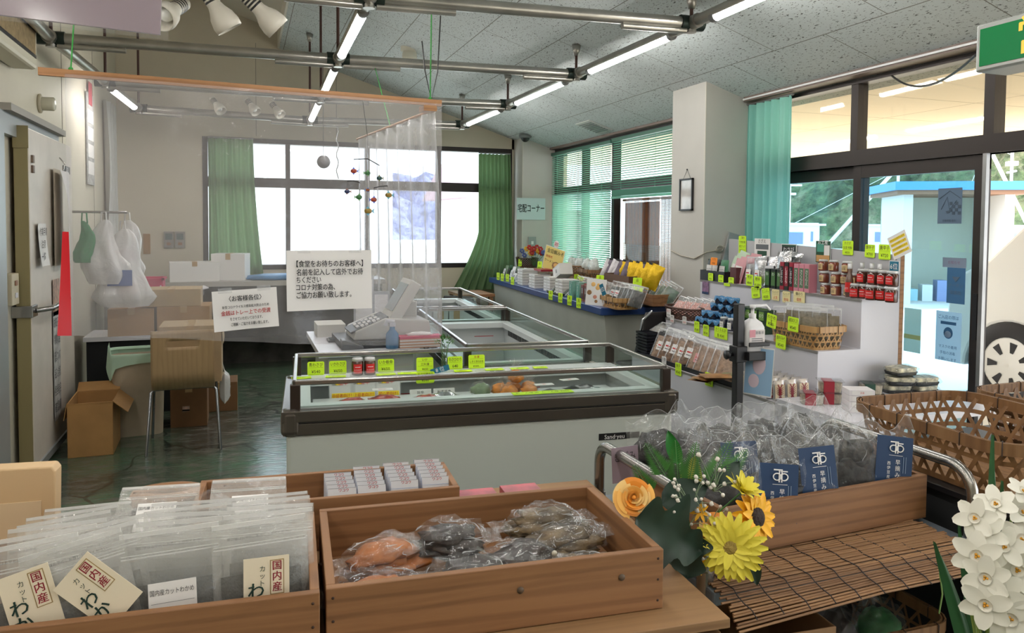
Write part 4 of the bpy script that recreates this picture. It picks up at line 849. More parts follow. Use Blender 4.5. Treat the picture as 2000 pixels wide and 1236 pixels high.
MB().b2((-.03, -.1, 0), (.03, .14, .24), REG, T(.17, .18, .13) @ R(.55, 'Y')).build('display_housing', r, bevel=.006); MB().b2((-.033, -.08, .04), (-.029, .12, .21), mat('screen_grey', (150, 156, 160), .2), T(.17, .18, .13) @ R(.55, 'Y')).build('display_screen', r)
MB().b2((.2, .22, .13), (.33, .36, .22), REG).build('printer', r, bevel=.008)
r = thing('card_terminal', (.52, 3.995, .9), 'small grey card terminal at the front corner of the till counter', 'terminal')
MB().prism([(0, 0), (.11, 0), (.11, .015), (.02, .05), (0, .05)], .09, mat('terminal_grey', (110, 112, 116), .4), T(-.04, .1, 0) @ RX90).build('body', r, bevel=.004)
tag(MB().b2((0, 0, 0), (.16, .11, .012), REGD).b2((.01, .01, .012), (.15, .1, .016), mat('tray_felt', (46, 60, 66), .9)).build('coin_tray', loc=(.44, 4.28, .9)), 'flat dark coin tray left of the cash register', 'tray')
tag(MB().b2((0, 0, 0), (.16, .22, .07), mat('tissue_paper', (214, 212, 204), .8)).build('paper_stack', loc=(.40, 4.50, .90)), 'stack of pale wrapping paper at the back left of the till counter', 'paper')
def paper_stand(loc, w, h, label, rz=0):
    r = thing('document_holder', loc, label, 'holder', rz); MB().b2((-w / 2, 0, 0), (w / 2, .01, h), mat('holder_grey', (176, 178, 182), .4)).build('board', r); MB().b2((-w / 2 + .01, -.004, .03), (w / 2 - .01, -.001, h - .02), PAPER).build('page', r); MB().b2((-w / 2, -.04, 0), (w / 2, .05, .012), ALU).build('foot', r)
paper_stand((.68, 4.6, .90), .12, .34, 'grey document holder standing behind the cash register', .1); paper_stand((.80, 4.70, .90), .1, .24, 'smaller pale document holder right of the grey one', -.2)
# goods between freezer and till
r = thing('spray_bottle', frow(770, 720, .74, .80), 'blue spray bottle with white trigger head behind the freezer cards', 'bottle'); BLQ = mat('blue_liquid', (90, 130, 170), .2)
r.location.z = .90; r.location.y = 4.0; r.location.x = P(766, 700, Y=4.0).x
MB().lathe([(0, 0), (.032, 0), (.034, .005), (.034, .075), (.014, .1), (.014, .115), (0, .115)], BLQ, 18).build('bottle_body', r); m = MB().b2((-.016, -.014, .115), (.016, .014, .135), WHITE); m.tube([(.012, 0, .14), (-.03, 0, .146), (-.036, 0, .12)], .01, WHITE, 8); m.build('spray_head', r)
q = P(835, 690, Y=3.985); r = thing('tissue_box', (q.x - .04, 4.03 - .02, .90), 'pink striped tissue box before the cash register', 'box', 0); SB = mat('tissue_pink', (206, 76, 110), .5); m = MB().b2((-.11, -.035, 0), (.11, .03, .055), mat('stripe_tan', (200, 150, 124), .6)).b2((-.112, -.037, .048), (.112, .032, .062), SB)
for k in range(3): m.b2((-.111, -.0365, .006 + k * .015), (.111, -.035, .012 + k * .015), PAPER)
m.build('box_body', r); lump(MB(), (0, 0, .068), (.14, .04, .025), PAPER, 4).build('tissue', r)
# ================================================================== STEPPED DISPLAY BY THE SLIDING DOORS
ZB_, ZM_, ZT_ = .635, .89, 1.16; YN, YFAR = 3.30, 4.86
LAM = mat('shelf_white', (200, 200, 208), .35); LAMG = mat('shelf_grey', (176, 176, 180), .4); EDGE = mat('edge_grey', (120, 118, 116), .5)
r = thing('stepped_display', (2.62, YN, 0), 'white three stepped display stand with grey back panel by the sliding doors', 'display stand')
m = MB(); prof = [(0, 0), (.82, 0), (.82, ZT_), (.555, ZT_), (.555, ZM_), (.27, ZM_), (.27, ZB_), (0, ZB_)]
m.prism(prof, YFAR - YN, LAM, T(0, YFAR - YN, 0) @ RX90); m.build('stepped_body', r)
m = MB()
for x, z in ((0, ZB_), (.27, ZM_), (.555, ZT_)): m.b2((x - .004, 0, z - .012), (x + .002, YFAR - YN, z + .002), EDGE)
m.build('edge_trim', r)
m = MB(); m.prism([(0, ZT_), (YFAR - YN, ZT_), (YFAR - YN, 1.462), (0, 1.402)], .025, LAMG, T(.795, 0, 0) @ Matrix(((0, 0, 1, 0), (1, 0, 0, 0), (0, 1, 0, 0), (0, 0, 0, 1)))); m.build('back_panel', r)
MB().b2((.822, 0, 0), (.85, .03, 1.40), PINE).build('edge_strip', r)
FX = -pi / 2   # faces the room, towards -x
def SP(px, py, z): return P(px, py, Z=z)
def YP(px, x): return P(px, 560, X=x).y
def packet(loc, w, h, t, mt, label, rz=FX, lean=0, group=None, seed=0, name='packet', cat='packet', lab=None, top=None, roll=0, wob=.2, n=7):
    """printed or foil pouch standing on its base; lab: (text, material, ink)"""
    r = thing(name, loc, label, cat, rz, group, rot=(lean, roll, rz)); m = MB(); pouch(m, w, h, t, mt, seed, n, wob, py=3)
    m.build('pouch_body', r)
    if top: MB().b2((-w / 2, -.003, h * .92), (w / 2, .003, h * 1.01), top).build('seal', r)
    if lab:
        tx, lm, ik = lab; q = MB().b2((-w * .32, -t * .62, h * .2), (w * .32, -t * .55, h * .7), lm); q.text(tx, h * .15, ik, T(0, -t * .63, h * .48) @ RX90, w * .55); q.b2((-w * .22, -t * .63, h * .3), (w * .22, -t * .625, h * .33), ik); q.build('pouch_label', r)
    return r
def clear_pack(loc, w, h, t, c, label, rz=FX, lean=-.35, group=None, seed=0, lab=None, roll=0, name='clear_packet', fill=.75):
    r = thing(name, loc, label, 'packet', rz, group, rot=(lean, roll, rz))
    m = MB(); pouch(m, w * .86, h * fill, t * .7, c, seed, 7, .5); m.build('contents', r); m = MB(); pouch(m, w, h, t, CLEAR, seed + 9, 8, .5); m.b2((-w / 2, -.002, h * .955), (w / 2, .002, h * 1.005), SEALF).b2((-w / 2, -.0015, h * .04), (-w * .475, .0015, h), SEALF).b2((w * .475, -.0015, h * .04), (w / 2, .0015, h), SEALF); m.build('film', r)
    if lab: q = MB().b2((-w * .25, -t * .62, h * .25), (w * .25, -t * .56, h * .55), lab); q.b2((-w * .2, -t * .64, h * .4), (w * .1, -t * .62, h * .44), RED_INK); q.b2((-w * .2, -t * .64, h * .32), (w * .2, -t * .62, h * .34), INK); q.build('pack_label', r)
    return r
def pbox(loc, w, d, h, mt, label, rz=0, group=None, name='product_box', lab=None, rot=None, side=None):
    r = thing(name, loc, label, 'box', rz, group, rot=rot); MB().b2((-w / 2, -d / 2, 0), (w / 2, d / 2, h), mt).build('box_body', r, bevel=.0015)
    if lab:
        tx, lm, ik = lab; q = MB().b2((-w * .4, -d / 2 - .001, h * .15), (w * .4, -d / 2 - .0003, h * .85), lm)
        if h > w * 1.3:
            for i, ch in enumerate(tx): q.text(ch, h * .6 / max(3, len(tx)), ik, T(0, -d / 2 - .0014, h * (.72 - .55 * i / max(3, len(tx)))) @ RX90, w * .5)
        else: q.text(tx, h * .38, ik, T(0, -d / 2 - .0014, h / 2) @ RX90, w * .7)
        q.build('box_label', r)
    return r
BLKTRAY = mat('black_tray', (26, 28, 34), .35)
def tray(loc, w, d, h, label, rz=FX, mt=None, name='display_tray', group=None, cat='tray', rot=None):
    mt = mt or BLKTRAY; t = .004; m = MB().b2((-w / 2, -d / 2, 0), (w / 2, d / 2, t), mt)
    for s in (-1, 1): m.b2((-w / 2, s * d / 2 - t / 2, 0), (w / 2, s * d / 2 + t / 2, h), mt).b2((s * w / 2 - t / 2, -d / 2, 0), (s * w / 2 + t / 2, d / 2, h), mt)
    return tag(m.build(name, loc=loc, rz=rz, rot=rot), label, cat, group)
# --- cards and posters on the back panel
XB = 3.412
def back_card(px, py, w, h, mt, lines, label, name='price_card', cat='price card', group=CARDG, roll=0, ink=None):
    p = P(px, py, X=XB - .002); 
    return price_card(p - V((0, 0, h / 2)), FX, [(t, ink or INK) for t in lines], label, w, h, 0, mt, group, roll) if name == 'price_card' else None
back_card(1450, 481, .085, .15, CARD, ['ご案内', '干物各種', '真空パック', '冷蔵品です', 'お早めに'], 'tall yellow green card of five lines at the far end of the back panel')
back_card(1656, 484, .085, .085, CARD, ['わさび', '生茎 特製', '¥820-'], 'yellow green card reading 820 on the back panel above the tan jars')
back_card(1699, 490, .075, .075, CARD, ['唐辛子', '¥700'], 'left of two yellow green cards on the back panel above the red jars', roll=.03)
back_card(1728, 492, .085, .085, CARD, ['唐辛子', '¥720'], 'right of two yellow green cards on the back panel above the red jars')
def poster(px, py, w, h, build, label, X=XB, name='poster', rz=FX, roll=0):
    p = P(px, py, X=X - .003); r = thing(name, p, label, 'poster', rz, rot=(0, roll, rz)); MB().b2((-w / 2, -.002, -h / 2), (w / 2, 0, h / 2), PAPER).build('sheet', r); m = MB(); build(m, w, h); m.build('print', r); return r
DG = mat('deep_green', (20, 70, 46), .5); NAVY = mat('navy', (24, 52, 92), .5); GREY_I = mat('grey_print', (96, 100, 104), .6); TAN = mat('tan_print', (196, 150, 96), .6)
def po1(m, w, h): m.b2((-w * .46, -.003, -h * .46), (w * .46, -.0022, h * .46), mat('black_print', (26, 32, 32), .4)).b2((-w * .46, -.0035, h * .38), (w * .46, -.003, h * .46), DG); m.text('わさび', h * .26, WHITE_INK, T(.0, -.004, .03) @ RX90, w * .8); m.text('ドレッシング', h * .12, WHITE_INK, T(0, -.004, -.06) @ RX90, w * .8)
def po2(m, w, h): m.b2((-w * .48, -.003, -h * .48), (w * .48, -.0022, h * .48), DG).b2((-w * .4, -.0035, .0), (w * .05, -.003, h * .36), mat('teal_print', (70, 150, 130), .5)).b2((.01, -.0035, -.02), (w * .44, -.003, h * .3), PAPER).b2((-w * .44, -.0035, -h * .44), (w * .44, -.003, -.02), TAN).b2((-w * .1, -.004, -h * .4), (w * .3, -.0034, -.05), mat('red_print', (180, 70, 50), .5)); m.text('お土産', .03, WHITE_INK, T(0, -.005, h * .42) @ RX90)
def po0(m, w, h): m.b2((-w * .4, -.003, 0), (w * .4, -.0022, .035), GREY_I); m.text('さざえ', .03, INK, T(0, -.004, .055) @ RX90, w * .8); m.b2((-w * .3, -.003, -.06), (w * .3, -.0022, -.01), DG)
poster(1489, 487, .17, .15, po0, 'white poster with grey print high behind the silver pouches'); poster(1541, 497, .15, .14, po1, 'black and green poster with white lettering behind the silver pouches'); poster(1608, 492, .13, .14, po2, 'colourful green topped poster above the tan jars')
poster(1757, 478, .13, .13, lambda m, w, h: [m.b2((-w * .42, -.003, -h * .36 + i * h * .2), (w * .42, -.0022, -h * .24 + i * h * .2), YEL) for i in range(4)] + [m.text('ひものは日持ちします', .011, INK, T(0, -.004, -h * .3 + i * h * .2) @ RX90, w * .8) for i in range(4)], 'tilted notice with yellow striped lines on the near top corner', roll=radians(-24), name='paper_notice')
p = P(1747, 521, X=XB - .003); m = MB().b2((-.035, -.002, -.034), (.035, 0, .034), PAPER).b2((-.031, -.003, -.03), (.031, -.002, .03), BLUE_TAG); m.text('6位', .038, WHITE_INK, T(0, -.004, 0) @ RX90, .05); tag(m.build('rank_tag', loc=p, rz=FX), 'square blue rank tag on the near end of the back panel', 'tag')
# --- top step, far end to near end
tray((3.235, YP(1402, 3.235), ZT_), .30, .10, .075, 'black display tray at the far end of the top step')
for k, (y, mt, lb) in enumerate([(YP(1386, 3.24), mat('pouch_black', (34, 40, 40), .35), 'black pouch at the far end of the black display tray'), (YP(1397, 3.24), mat('pouch_black'), 'second black pouch in the far display tray, under the orange card'), (YP(1411, 3.24), mat('pouch_green', (60, 120, 84), .4), 'dark green pouch in the far display tray')]): packet((3.24, y, ZT_ + .005), .10, .15, .03, mt, lb, lean=-.12, seed=k, lab=('わさび', PAPER, INK))
price_card((3.195, YP(1393, 3.195), ZT_ + .115), FX, ['さざえ', '¥540'], 'orange card above the black pouches at the far end', .08, .055, -.1, ORANGE_CARD)
for k, (px, py) in enumerate([(1388, 536), (1408, 540), (1428, 545)]): price_card(P(px, py + 12, X=3.178), FX, [['のり', '¥432'], ['茶漬', '¥540'], ['昆布', '¥378']][k], 'yellow green card on the front of the far display tray, %s' % ['far', 'middle', 'near'][k], .06, .055, 0)
LGRN = mat('envelope_green', (176, 196, 170), .5); LPNK = mat('envelope_pink', (198, 144, 150), .5)
for k in range(3): packet((3.25 + .03 * k, YP(1424, 3.25) + .02 * k, ZT_), .11, .19 + .02 * k, .012, LGRN, 'pale green envelope packet, %s' % ['in front', 'second behind the front one', 'hindmost of the three'][k], lean=-.3, roll=.22, seed=k, group='pale green envelope packets', lab=('煮', PAPER, INK) if k == 0 else None)
for k in range(4): packet((3.225 + .03 * k, YP(1436, 3.225) - .012 * k, ZT_), .115, .175 + .012 * k, .012, LPNK, 'pink envelope packet, %s' % ['in front with white label', 'second from the front', 'third from the front', 'hindmost'][k], lean=-.22, roll=.06 if k else .12, seed=k + 5, group='pink envelope packets', lab=('桜えび', PAPER, INK) if k == 0 else None)
pbox((3.30, YP(1455, 3.3), ZT_), .07, .2, .11, mat('maroon_box', (84, 40, 44), .5), 'maroon box behind the pink packets', FX)
for k in range(2): clear_pack((3.24, YP(1463 + 17 * k, 3.24), ZT_), .10, .19, .03, mat('grey_fish', (150, 150, 152), .4, vary=.3, vs=40), 'clear packet of grey fish on the top step, %s' % ['beside the pink packets', 'beside the silver pouches'][k], lean=-.1, seed=k, lab=PAPER)
for k in range(7): packet((3.24 + .035 * (k % 3), YP(1482 + 8 * k, 3.24), ZT_ + (.0 if k < 4 else .09)), .13, .20 if k < 4 else .15, .04, FOIL, 'silver foil pouch, %s in the heap on the top step' % ORD[k], lean=-.15 - .08 * (k % 3), roll=.12 * (k % 3 - 1), seed=20 + k, group='silver foil pouches on the top step', wob=.5, lab=('伊豆', mat('label_pale', (200, 200, 204), .5), INK) if k in (1, 3) else None)
pbox((3.34, YP(1512, 3.34), ZT_), .30, .10, .10, mat('grey_carton', (110, 108, 112), .6), 'grey carton under the silver pouches', FX)
for k in range(3): pbox((3.205, YP(1503 + 11.5 * k, 3.205), ZT_), .046, .04, .125, mat('tube_black', (30, 38, 36), .3), 'tall black box with green print, %s of the three on the top step' % ['far', 'middle', 'near'][k], FX, 'tall black boxes', lab=('わ', mat('tube_green', (70, 110, 60), .4), WHITE_INK))
CM = mat('box_crimson', (150, 34, 54), .4)
for k in range(3): pbox((3.21, YP(1534 + 9 * k, 3.21), ZT_), .036, .06, .175, CM if k != 1 else mat('tube_black'), ['far crimson box with black lettering', 'black box between two crimson boxes', 'near crimson box beside the pink boxes'][k] + ' on the top step', FX, 'upright boxes on the top step', lab=('しおから', mat('tube_black') if k != 1 else CM, WHITE_INK))
PK = mat('box_pink', (200, 130, 146), .45)
for k in range(3): pbox((3.21, YP(1562 + 10.5 * k, 3.21), ZT_), .042, .06, .17, PK, 'tall pink box with green stripe, %s of the three by the tan jars' % ['far', 'middle', 'near'][k], FX, 'tall pink boxes', lab=('さくらえ', mat('green_band', (84, 110, 84), .5), PAPER))
# tan labelled jars stacked three high, then bottles and red labelled jars
AMB = mat('amber_jam', (112, 52, 36), .1, spec=.7)
k = 0
for lv, row in enumerate([[(1609, 0), (1630, 0), (1655, 1)], [(1606, 0), (1629, 0), (1648, 1), (1664, 2)], [(1604, 2), (1624, 2), (1650, 0)]]):
    z = ZT_ + .068 * lv; lv_n = ['bottom', 'middle', 'top'][lv]
    for i, (px, d) in enumerate(row):
        x = 3.222 + .02 * (d > 0); q = P(px, 570, X=x); jar((x + .012, q.y, z), 'tan labelled jar in the %s layer, %s from the far end' % (lv_n, ORD[i]), FX + .1 * (i - 1), .0285, .066, LBL_B, '旨味', INK, 'tan labelled jars', AMB)
def bottle(x, px, label, h=.19):
    q = P(px, 560, X=x); r = thing('sauce_bottle', (x, q.y, ZT_), label, 'bottle', FX, 'sauce bottles on the top step'); BG = mat('bottle_brown', (98, 70, 58), .12, spec=.7)
    MB().lathe([(0, 0), (.021, 0), (.023, .004), (.023, .095), (.018, .118), (.0105, .14), (.0105, h - .022), (0, h - .022)], BG, 18).build('bottle_body', r)
    MB().lathe([(.0115, h - .03), (.012, h - .028), (.012, h), (0, h)], LID, 16).build('cap', r)
    m = MB(); m.grid(lambda u, v: (.0236 * sin((u - .5) * 2.4), -.0236 * cos((u - .5) * 2.4), .03 + .055 * v), 12, 1, LBL_R); m.text('わさび', .014, WHITE_INK, T(0, -.0245, .05) @ RX90, .03); m.build('bottle_label', r)
bottle(3.225, 1659, 'brown sauce bottle with red label standing in front between the jars')
for k, px in enumerate((1683, 1702, 1717)): bottle(3.36, px, 'brown sauce bottle behind the red jars, %s from the far end' % ORD[k])
for lv, row in enumerate([[(1668, 0), (1684, 1), (1699, 0), (1719, 1), (1738, 0)], [(1682, 1), (1703, 1), (1722, 1), (1739, 1)]]):
    for i, (px, d) in enumerate(row):
        x = 3.212 + .028 * d; q = P(px, 575, X=x); jar((x + .01, q.y, ZT_ + .083 * lv), 'red labelled jar, %s from the far end in the %s layer' % (ORD[i], ['bottom', 'top'][lv]), FX + (.35 if lv == 0 else .05), .0315, .081, group='red labelled jars on the top step')
# --- cards on the riser under the top step
for k, (px, py, tx, mt, w, h, roll) in enumerate([(1420, 556, ['', ''], CARD, .07, .02, 0), (1464, 547, ['煮貝', '¥840'], CARD, .07, .075, .03), (1480, 551, ['鰹味', '¥1,000'], CARD, .075, .075, 0), (1477, 571, ['さざえ味', '¥500'], CARD, .085, .075, -.15), (1497, 574, ['とこぶし', '¥500'], CARD, .078, .075, -.15)]):
    p = P(px, py, X=3.168); price_card(p - V((0, 0, h / 2)), FX, tx, ['thin yellow green strip on the top riser above the blue jars', 'yellow green card reading 840 before the grey fish packets', 'yellow green card reading 1,000 before the silver pouches', 'tilted yellow green card on the riser, far one of two below the silver pouches', 'tilted yellow green card on the riser, near one of two below the silver pouches'][k], w, h, 0, mt, roll=roll)
for k, (px, py, tx, mt) in enumerate([(1515, 576, ['ドレッシング', '人気'], CREAM), (1536, 580, ['ドレッシング', '新味'], CREAM), (1561, 580, ['磯のり', '佃煮'], CREAM)]): p = P(px, py, X=3.168); price_card(p - V((0, 0, .035)), FX, [tx[0], (tx[1], RED_INK)], 'cream coloured card on the top riser, %s from the far end' % ORD[k], .07 if k < 2 else .10, .07, 0, mt, 'cream cards')
p = P(1378, 562, X=3.168); m = MB().b2((-.04, -.002, -.045), (.04, 0, .045), mat('photo_violet', (130, 96, 130), .4, vary=.4, vs=30)); m.b2((-.04, -.003, -.045), (.04, -.002, -.028), NAVY); tag(m.build('photo_card', loc=p, rz=FX), 'violet photo card at the far end of the top riser', 'card')
# --- middle step
DW = mat('dark_wicker', (74, 44, 34), .5)
def round_basket(loc, w, d, h, mt, label, rz=0, name='wicker_basket', rows=9):
    r = thing(name, loc, label, 'basket', rz); m = MB(); n = 56
    for k in range(rows):
        z = h * k / (rows - 1); g = 1 + .12 * z / h
        pts = [(w / 2 * g * cos(2 * pi * i / n), d / 2 * g * sin(2 * pi * i / n) + 0, z + .003 * (-1) ** (i + k)) for i in range(n + 1)]; m.tube(pts, h / rows * .52, mt, 5, False)
    m.build('weave', r); m = MB(); g = 1.13
    m.tube([(w / 2 * g * cos(2 * pi * i / n), d / 2 * g * sin(2 * pi * i / n), h + .004) for i in range(n + 1)], .008, mt, 8, False); m.build('rim', r); MB().lathe([(0, .002), (w / 2, .002)], mt, 24, Matrix.Scale(d / w, 4, (0, 1, 0))).build('bottom', r); return r
round_basket((3.0, YP(1337, 3.0), ZM_), .17, .36, .075, DW, 'dark wicker basket of pink packets at the far end of the middle step')
for k in range(5): clear_pack((2.99 + .02 * k, YP(1315 + 9 * k, 2.99), ZM_ + .025), .12, .15, .03, mat('pink_shrimp', (196, 140, 130), .5, vary=.3, vs=50), 'clear packet of pink shrimp in the dark wicker basket, %s from the far end' % ORD[k], lean=-.7, roll=.1, seed=40 + k, group='pink shrimp packets')
price_card((2.885, YP(1307, 2.885), ZM_ + .01), FX, [('桜えび', RED_INK), '¥540'], 'small white and red tag on the dark wicker basket', .055, .06, 0, PAPER, None)
NAV = mat('jar_navy', (24, 28, 48), .15, spec=.7); BWR = mat('wrap_blue', (70, 128, 176), .5)
def wrap_jar(loc, label, k):
    r = thing('wrapped_jar', loc, label, 'jar', FX + .3 * k, 'blue paper topped jars'); MB().lathe([(0, 0), (.028, 0), (.03, .004), (.03, .04), (.027, .046), (0, .046)], NAV, 14).build('jar_body', r)
    m = MB(); n = 24
    m.grid(lambda u, v: ((.0315 + .004 * (1 - v) * (u * n % 2)) * cos(2 * pi * u) * (1 if v < .7 else (1 - v) / .3), (.0315 + .004 * (1 - v) * (u * n % 2)) * sin(2 * pi * u) * (1 if v < .7 else (1 - v) / .3), .026 + .012 * sin(u * 8 * pi) * (1 - v) + .024 * min(1, v / .7)), n, 5, BWR, closed_u=True); m.build('paper_cap', r)
    MB().lathe([(.0312, .041), (.0325, .0425), (.0312, .044)], PAPER, 14).build('band', r)
kk = 0
for lv, row in enumerate([[(1369, 2.93), (1381, 2.93), (1393, 2.93), (1404, 2.93), (1413, 2.99), (1427, 2.99), (1441, 2.99)], [(1381, 2.935), (1393, 2.935), (1410, 2.99), (1424, 2.99), (1440, 2.99)], [(1398, 2.99), (1413, 2.99), (1428, 2.99), (1446, 2.99)], [(1406, 2.99), (1420, 2.99), (1435, 2.99)]]):
    for i, (px, x) in enumerate(row): wrap_jar((x, YP(px, x), ZM_ + .0505 * lv), 'blue paper topped dark jar, %s from the far end in the %s layer' % (ORD[i], ['bottom', 'second', 'third', 'top'][lv]), kk); kk += 1
for k in range(8): pbox((3.06, YP(1458 + 14 * (k % 4), 3.06), ZM_ + .075 * (k // 4)), .058, .09, .074, mat('box_bottle_green', (38, 66, 44), .5), 'dark green box on the middle step, %s from the far end in the %s layer' % (ORD[k % 4], ['bottom', 'top'][k // 4]), FX, 'dark green boxes', lab=('のり', mat('leaf_print', (110, 150, 70), .5), PAPER) if k > 3 else None)
for k in range(4): jar((2.935, YP(1416 + 15 * k, 2.935), ZM_), 'dark jar with white label before the green boxes, %s from the far end' % ORD[k], FX, .029, .08, PAPER, '岩のり', INK, 'white labelled dark jars', NAV)
for k, (px, py, w, tx) in enumerate([(1361, 639, .06, ['のり', '¥540']), (1379, 646, .065, ['海苔', '¥540']), (1408, 651, .14, ['さくらえび', '各 ¥540']), (1484, 670, .07, ['', '¥6'])]): p = P(px, py, X=2.884); price_card(p - V((0, 0, .035)), FX, tx, ['yellow green card on the middle riser, far end', 'yellow green card on the middle riser, second from the far end', 'wide yellow green card on the middle riser beside the sanitizer pole', 'yellow green card on the middle riser half behind the blue leaflet'][k], w, .075, 0)
for k, (px, py) in enumerate([(1313, 622), (1337, 625)]): p = P(px, py, X=2.884); price_card(p - V((0, 0, .03)), FX, ['特売', ('¥398', RED_INK)], 'small white card on the middle riser, %s one' % ['far', 'near'][k], .05, .055, 0, PAPER, 'white cards')
# hexagonal bamboo baskets
BAM = wood('bamboo', (190, 150, 96), (158, 116, 70), (120, 84, 50), 2, .45, knots=False); BAMD = wood('bamboo_dark', (140, 104, 68), (106, 74, 46), (90, 60, 36), 2, .5, knots=False); BIND = mat('binding_wire', (50, 34, 26), .6)
def hex_basket(loc, w, d, h, label, rz=0, flare=.12, pitch=.045, sw=.0085, mt=None, rim_h=.028, name='bamboo_basket', group=None, corner=.07):
    mt = mt or BAM; r = thing(name, loc, label, 'basket', rz, group); base = rrect(w, d, corner, 6); base.append(base[0]); L = [0]
    for a, b in zip(base, base[1:]): L.append(L[-1] + sqrt((a[0] - b[0]) ** 2 + (a[1] - b[1]) ** 2))
    tot = L[-1]
    def at(s, z, off=0):
        s %= tot; i = 0
        while L[i + 1] < s: i += 1
        f = (s - L[i]) / max(1e-6, L[i + 1] - L[i]); a, b = base[i], base[i + 1]; x, y = a[0] + (b[0] - a[0]) * f, a[1] + (b[1] - a[1]) * f
        g = 1 - flare * (1 - z / h); nx, ny = b[1] - a[1], a[0] - b[0]; q = sqrt(nx * nx + ny * ny) or 1; return V((x * g + nx / q * off, y * g + ny / q * off, z))
    m = MB(); n = round(tot / pitch)
    def strip(f, k, off):
        A = [f(i / k) for i in range(k + 1)]; vs = []
        for i, (s, z) in enumerate(A):
            s2, z2 = A[min(i + 1, k)]; s1, z1 = A[max(i - 1, 0)]; ds, dz = s2 - s1, z2 - z1; q = sqrt(ds * ds + dz * dz); ns, nz = -dz / q * sw / 2, ds / q * sw / 2
            vs += [at(s + ns, min(h, max(0, z + nz)), off), at(s - ns, min(h, max(0, z - nz)), off)]
        m.add(vs, [(2 * i, 2 * i + 1, 2 * i + 3, 2 * i + 2) for i in range(k)], mt)
    for j in range(n):
        for sg in (1, -1): strip(lambda t, j=j, sg=sg: (j * pitch + sg * t * h * .577, t * h), 5, .0012 * sg)
    for k in range(int(h / (pitch * .866)) + 1):
        z = min(h, .01 + k * pitch * .866); strip(lambda t, z=z: (t * tot, z), 64, 0)
    m.build('weave', r)
    m = MB(); ring = [at(i / 72 * tot, h) for i in range(73)]
    for inn in (0, 1):
        off = .005 if not inn else -.004; vs = []
        for i in range(73): vs += [at(i / 72 * tot, h, off) + V((0, 0, .004)), at(i / 72 * tot, h, off) - V((0, 0, rim_h)), at(i / 72 * tot, h, off + .004) - V((0, 0, rim_h)), at(i / 72 * tot, h, off + .004) + V((0, 0, .004))]
        m.add(vs, [(4 * i + a, 4 * i + (a + 1) % 4, 4 * i + 4 + (a + 1) % 4, 4 * i + 4 + a) for i in range(72) for a in range(4)], mt)
    m.build('rim', r); m = MB(); nb = max(8, int(tot / .11))
    for i in range(nb):
        s = (i + .5) / nb * tot; m.tube([at(s, h, .011) + V((0, 0, -rim_h - .002)), at(s, h, .0115) + V((0, 0, .004)), at(s, h, 0) + V((0, 0, .008)), at(s, h, -.006) + V((0, 0, .002)), at(s, h, -.006) + V((0, 0, -rim_h))], .0016, BIND, 5)
    m.build('binding', r)
    g = 1 - flare; m = MB(); m.prism([(x * g, y * g) for x, y in rrect(w, d, corner, 6)], .004, mt); m.build('bottom', r); return r
hex_basket((2.99, 3.51, ZM_), .23, .40, .125, 'hexagonal weave bamboo basket of flat packets on the middle step', 0, pitch=.04, corner=.05)
KELP = mat('kelp_brown', (122, 112, 90), .6, vary=.3, vs=40)
for k in range(8): clear_pack((2.96 + .05 * (k % 2), 3.63 - .036 * k, ZM_ + .01), .15, .20 + .012 * (k % 3), .016, KELP, 'flat kelp packet in the bamboo basket, %s from the far end' % ORD[k], lean=-.12 - .1 * (k < 2), roll=.05 * (k % 3 - 1), seed=60 + k, group='kelp packets in the bamboo basket', lab=PAPER if k == 2 else None, rz=FX + .8, fill=.8)
for k, (px, py, tx) in enumerate([(1506, 628, ['わかめ', '¥540-']), (1549, 635, ['磯若めひじき', '¥540']), (1525, 669, ['唐辛子みそ', '¥540'])]): p = P(px, py, X=2.866); price_card(p - V((0, 0, .035)), FX, tx, ['yellow green card at the far end of the bamboo basket', 'yellow green card on the rim of the bamboo basket', 'yellow green card low on the front of the bamboo basket'][k], .085, .08, 0, roll=.12 if k == 0 else .03)
# --- bottom step
for k in range(8): tray((2.755, YP(1273, 2.755) + .004 * (k % 2), ZB_ + .021 * k), .16, .15, .015, 'empty black tray, %s up in the stack at the far end' % ORD[k], group='stacked black trays')
clear_pack((2.755, YP(1278, 2.755), ZB_ + .17), .13, .12, .04, mat('clear_inner', (120, 116, 110), .5), 'loose clear bag on top of the stacked black trays', lean=-1.1, seed=3)
tray((2.735, YP(1318, 2.735), ZB_), .50, .19, .03, 'long black tray of clear packets on the bottom step, far one'); tray((2.735, YP(1385, 2.735), ZB_), .34, .19, .03, 'black tray of clear packets on the bottom step, near one')
DRY = mat('dried_fish', (112, 84, 62), .5, vary=.45, vs=45); DRY2 = mat('dried_squid', (150, 122, 100), .5, vary=.35, vs=40)
for k in range(10): clear_pack((2.70 + .03 * (k % 2), YP(1288 + 7 * k, 2.70), ZB_ + .008), .14, .21 + .01 * (k % 3), .03, DRY if k % 3 else DRY2, 'clear packet of dried fish in the far black tray, %s from the far end' % ORD[k], lean=-.42, roll=.18, seed=80 + k, group='dried fish packets in the far tray', lab=PAPER if k % 2 == 0 else mat('label_pink', (214, 150, 150), .5), rz=FX + .55)
for k in range(9): clear_pack((2.68 + .028 * (k % 2), YP(1362 + 7 * k, 2.68), ZB_ + .008), .14, .20 + .012 * (k % 2), .022, DRY2, 'clear packet of dried squid in the near black tray, %s from the far end' % ORD[k], lean=-.35, roll=.25, seed=100 + k, group='dried squid packets in the near tray', lab=mat('label_pink') if k == 0 else None, rz=FX + .75)
tray((2.715, YP(1432, 2.715), ZB_), .27, .17, .028, 'black tray of flat brown packets on the bottom step')
BRN = mat('brown_packet', (150, 108, 66), .35, vary=.25, vs=20)
